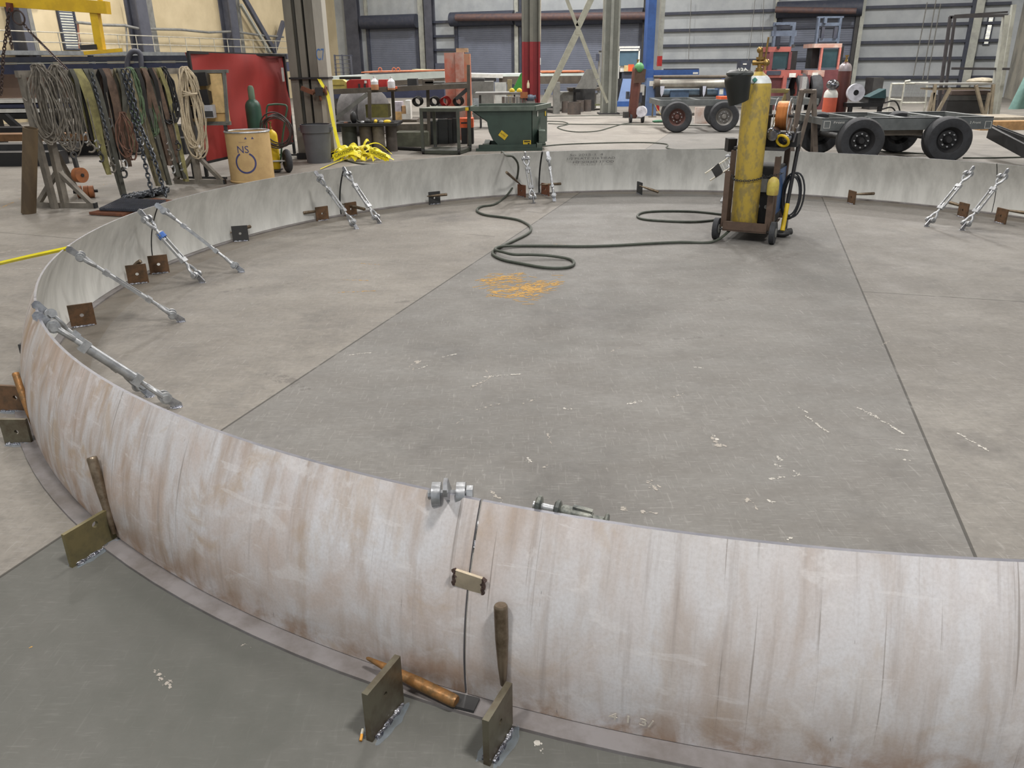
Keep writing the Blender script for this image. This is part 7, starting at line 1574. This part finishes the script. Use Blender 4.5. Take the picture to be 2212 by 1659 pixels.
a = [D(1878, 210, yQ), D(1914, 192, yQ), D(1914, 212, yQ), D(1880, 212, yQ)]; mb = MB(); mb.prism([(p.x, p.z) for p in a], (0, yQ, 0), (1, 0, 0), (0, 0, 1), (0, .3, 0)); build(mb, 'teal_hood', mat('dark_teal', (48, 80, 84), .5), c2, smooth=0)
c = D(1848, 200, yQ-.05); mb = MB(); mb.lathe(c, [(.05, -.05), (.155, -.05), (.155, .05), (.05, .05), (.05, -.05)], 32, (.1, 1, 0), caps=False); build(mb, 'wire_spool', mat('spool_white', (222, 222, 232), .4), c2)['label'] = 'white wire spool'; mb = MB(); mb.cyl(c-Vector((0, .02, 0)), c+Vector((0, .12, 0)), .05, n=12); build(mb, 'spool_hub', M_black, c2)
for k_, (x0, y0) in enumerate(((1912, 222), (1906, 236))):
    mb = MB(); P_ = [D(x0, y0, yQ), D(x0+20, y0-4, yQ), D(x0+30, y0+10, yQ), D(x0+32, y0+30, yQ), D(x0+26, y0+40, yQ)]; mb.tube(P_, .014, 6, smooth=4); build(mb, 'torch_hose', M_black, c2)
ob_ = D(1790, 280, yQ+.2); ax_ = (D(1799, 200, yQ+.2)-D(1786, 270, yQ+.2)).normalized()
gas_cylinder('gas_cylinder', 'orange gas cylinder with a pale shoulder, left of the tall dark brown one', (D(1782, 300, yQ+.2).x, yQ+.2, .02), D(1795, 192, yQ+.2).z+.0, .125, mat('salmon_orange', (204, 96, 70), .5, 0, (184, 84, 64)), top=M_white)
p = D(1799, 183, yQ+.15); mb = MB(); mb.ball(p, .12, 14, (1, .9, .8)); solo(mb, 'chrome_bell', mat('chrome', (150, 150, 156), .2, .9, (60, 60, 66), scale=20), 'shiny metal dome on top of the orange cylinder', 'dome')
gas_cylinder('gas_cylinder', 'tall dark brown gas cylinder with a silver shoulder on the right', (D(1806, 290, yQ+.35).x, yQ+.35, .02), D(1825, 136, yQ+.35).z, .115, mat('oxide_dark', (88, 44, 40), .5, 0, (72, 40, 38)), top=mat('silver_shoulder', (170, 160, 164), .4, .3))
# black ramp channel at right edge
rp = MB(); a = D(2146, 280, yT+.6); b = D(2290, 372, yT-1.6); rp.bar(Vector((a.x, a.y, a.z-.04)), Vector((b.x, b.y, max(.1, b.z))), .16, .18); rmp = thing('ramp_channel', 'black steel channel sloping down from the right trailer to the floor', 'ramp', Vector((a.x, a.y, 0))); build(rp, 'channel', M_black, rmp, smooth=0)
for s_ in (-.09, .09):
    mb = MB(); q0, q1 = Vector((a.x, a.y+s_, a.z+.05)), Vector((b.x, b.y+s_, max(.2, b.z)+.09)); mb.bar(q0, q1, .02, .05); build(mb, 'flange', M_black, rmp, smooth=0)
psolo('orange_beam', mat('orange_brown_timber', (178, 140, 96), .7), 'orange-brown timber on the floor beyond the black ramp', 'timber', 2120, 262, 2230, 268, 18.5, .3, ground=True)
psolo('pale_slab', mat('pale_floor_slab', (150, 142, 128), .8), 'low pale slab beyond the right trailer', 'slab', 2060, 254, 2230, 262, 20, 1.2, ground=True)
# fence panels, dark rack and trestle table by the right wall
YFn = 24.5; fn = thing('mesh_fence', 'pale pipe-framed mesh fence panels standing at the far right', 'fence', (D(1962, 200, YFn).x, YFn, 0)); M_fen = mat('fence_white', (196, 196, 186), .5)
for a, b in (((1926, 180), (1920, 222)), ((1954, 178), (1947, 224)), ((2003, 178), (1999, 224)), ((1926, 181), (1954, 181)), ((1956, 180), (2004, 179)), ((1922, 214), (1948, 216)), ((1948, 222), (2000, 222)), ((1955, 176), (1966, 174))):
    mb = MB(); mb.cyl(D(*a, YFn), D(*b, YFn), .028, n=8); build(mb, 'frame_pipe', M_fen, fn)
for x in (1921, 1947, 1999): 
    f = D(x, 222, YFn); mb = MB(); mb.cyl(Vector((f.x, YFn, 0)), Vector((f.x, YFn, f.z+.05)), .028, n=8); build(mb, 'frame_pipe', M_fen, fn)
for k_, (x0, x1) in enumerate(((1926, 1953), (1955, 2001))):
    mb = MB(); n = int((x1-x0)/2.2)
    for i in range(1, n): mb.cyl(D(x0+(x1-x0)*i/n, 181, YFn), D(x0-5+(x1-x0)*i/n, 220, YFn), .005, n=4)
    for j in range(12): mb.cyl(D(x0, 183+j*3.2, YFn), D(x1, 183+j*3.2, YFn), .005, n=4)
    build(mb, 'mesh', M_grey, fn, smooth=0)
YKr = 23.0; dk = thing('tall_rack', 'tall dark steel frame standing at the far right in front of the siding', 'rack', (D(2090, 230, YKr).x, YKr, 0)); M_drk = mat('rack_dark', (62, 60, 64), .6, .1)
for (a, ya), (b, yb_), w_ in ((((2053, 36), 0), ((2028, 230), 0), .07), (((2063, 36), .6), ((2040, 226), .6), .06), (((2052, 37), 0), ((2176, 33), 0), .07), (((2062, 34), .6), ((2176, 26), .6), .05), (((2174, 33), 0), ((2146, 225), 0), .14), (((2190, 10), .4), ((2160, 215), .4), .10), (((2056, 148), 0), ((2180, 149), 0), .06)):
    aa, bb = D(*a, YKr+ya), D(*b, YKr+yb_)
    if b[1] > 200: bb = Vector((bb.x, bb.y, 0))
    mb = MB(); mb.bar(aa, bb, w_, w_, up=(0, 1, 0)); build(mb, 'frame_bar', M_drk if w_ < .1 else M_pale, dk, smooth=0)
YTt = 21.6; tt_ = thing('trestle_table', 'grey trestle table with splayed legs under the tall dark rack', 'table', (D(2080, 230, YTt).x, YTt, 0)); M_tr = mat('trestle_beige', (142, 132, 114), .6, 0, (110, 102, 90))
mb = MB(); pbox(mb, 2008, 180, 2148, 184, YTt, .8); build(mb, 'top', M_grey, tt_, smooth=0); mb = MB(); pbox(mb, 2012, 190, 2146, 194, YTt+.1, .6); build(mb, 'lower_shelf', M_tr, tt_, smooth=0)
for a, b in (((2020, 182), (2017, 236)), ((2016, 200), (2006, 234)), ((2053, 190), (2022, 226)), ((2108, 184), (2132, 236)), ((2146, 182), (2142, 238)), ((2138, 200), (2130, 232))):
    aa, bb = D(*a, YTt), D(*b, YTt); bb.z = 0; mb = MB(); mb.bar(aa, bb, .07, .07, up=(0, 1, 0)); build(mb, 'leg', M_tr, tt_, smooth=0)
for i, (x0, y0, x1, y1, m) in enumerate(((2046, 218, 2150, 230, M_black), (2050, 206, 2146, 217, M_dark), (2056, 196, 2140, 205, mat('dark_brown_pallet', (78, 66, 62), .7)))):
    psolo('steel_stack', m, ['black stock bottommost under the trestle table', 'dark stock in the middle under the trestle table', 'dark brown stock topmost under the trestle table'][i], 'steel stock', x0, y0, x1, y1, 24.2, .8, ground=i == 0, group='stock under the trestle table')
mb = MB(); p = D(2120, 176, 24.0); mb.ball(p, 1, 14, (.42, .3, .11)); solo(mb, 'crumpled_tarp', mat('beige_tarp', (158, 150, 132), .8), 'crumpled beige tarp heap on the trestle table', 'tarp')
mb = MB(); a = D(2180, 225, 26); b = D(2250, 225, 26); mb.sheet([Vector((a.x, 26, 0)), Vector((b.x, 26, 0)), Vector((b.x, 26, D(2230, 130, 26).z)), Vector((a.x+.4, 26, D(2192, 134, 26).z))], .03, 8, lambda u, v: .08*math.sin(9*u)); solo(mb, 'teal_tarp', mat('teal_sheet', (112, 146, 140), .6, 0, (92, 124, 120)), 'pale teal sheet hanging at the right edge behind the rack', 'tarp')
mb = MB(); psolo('dark_machine', M_dark, 'dark machine against the siding left of the mesh fence', 'machine', 1886, 168, 1908, 196, 26.5, .6, ground=True)
multi('wall_unit', 'blue-black unit on the far wall left of the rusty lockers', 'machine', 33, [('body', M_girt, 940, 137, 960, 152, 0, .5, False), ('stand', M_dark, 942, 152, 958, 160, .05, .4, True)], (950, 150))
psolo('wall_shelving', M_girt, 'grid shelving against the far wall behind the column', 'shelving', 722, 119, 757, 121, 34, .5)
ws = thing('grid_rack', 'thin gridded rack against the far wall right of the C7 column', 'rack', (D(740, 150, 36).x, 36, 0))
for x in (722, 738, 757): mb = MB(); a = D(x, 118, 36); mb.b2((a.x-.03, 36, 0), (a.x+.03, 36.1, a.z)); build(mb, 'upright', M_colblue, ws, smooth=0)
for y in (119, 128, 137, 146, 155): mb = MB(); pbox(mb, 722, y, 757, y+1.3, 35.98, .1); build(mb, 'shelf', M_colblue, ws, smooth=0)
# row of pale columns' red bands on the wall column by the rolling machine
pc_ = thing('painted_post', 'slim pale post with red bands in front of the siding, behind the rolling machine', 'post', (D(1428, 170, 27).x, 27, 0))
xp0, xp1 = D(1422, 120, 27).x, D(1431, 120, 27).x
for z0, z1, m, nm in ((0, D(1426, 168, 27).z, M_red, 'red_band'), (D(1426, 151, 27).z, D(1426, 143, 27).z, M_pale, 'pale_band'), (D(1426, 143, 27).z, D(1426, 121, 27).z, M_red, 'red_band'), (D(1426, 168, 27).z, D(1426, 151, 27).z, M_red, 'red_band'), (D(1426, 121, 27).z, 10.9, M_pale, 'shaft')):
    mb = MB(); mb.b2((xp0, 27, z0), (xp1, 27.2, z1)); build(mb, nm, m, pc_, smooth=0)
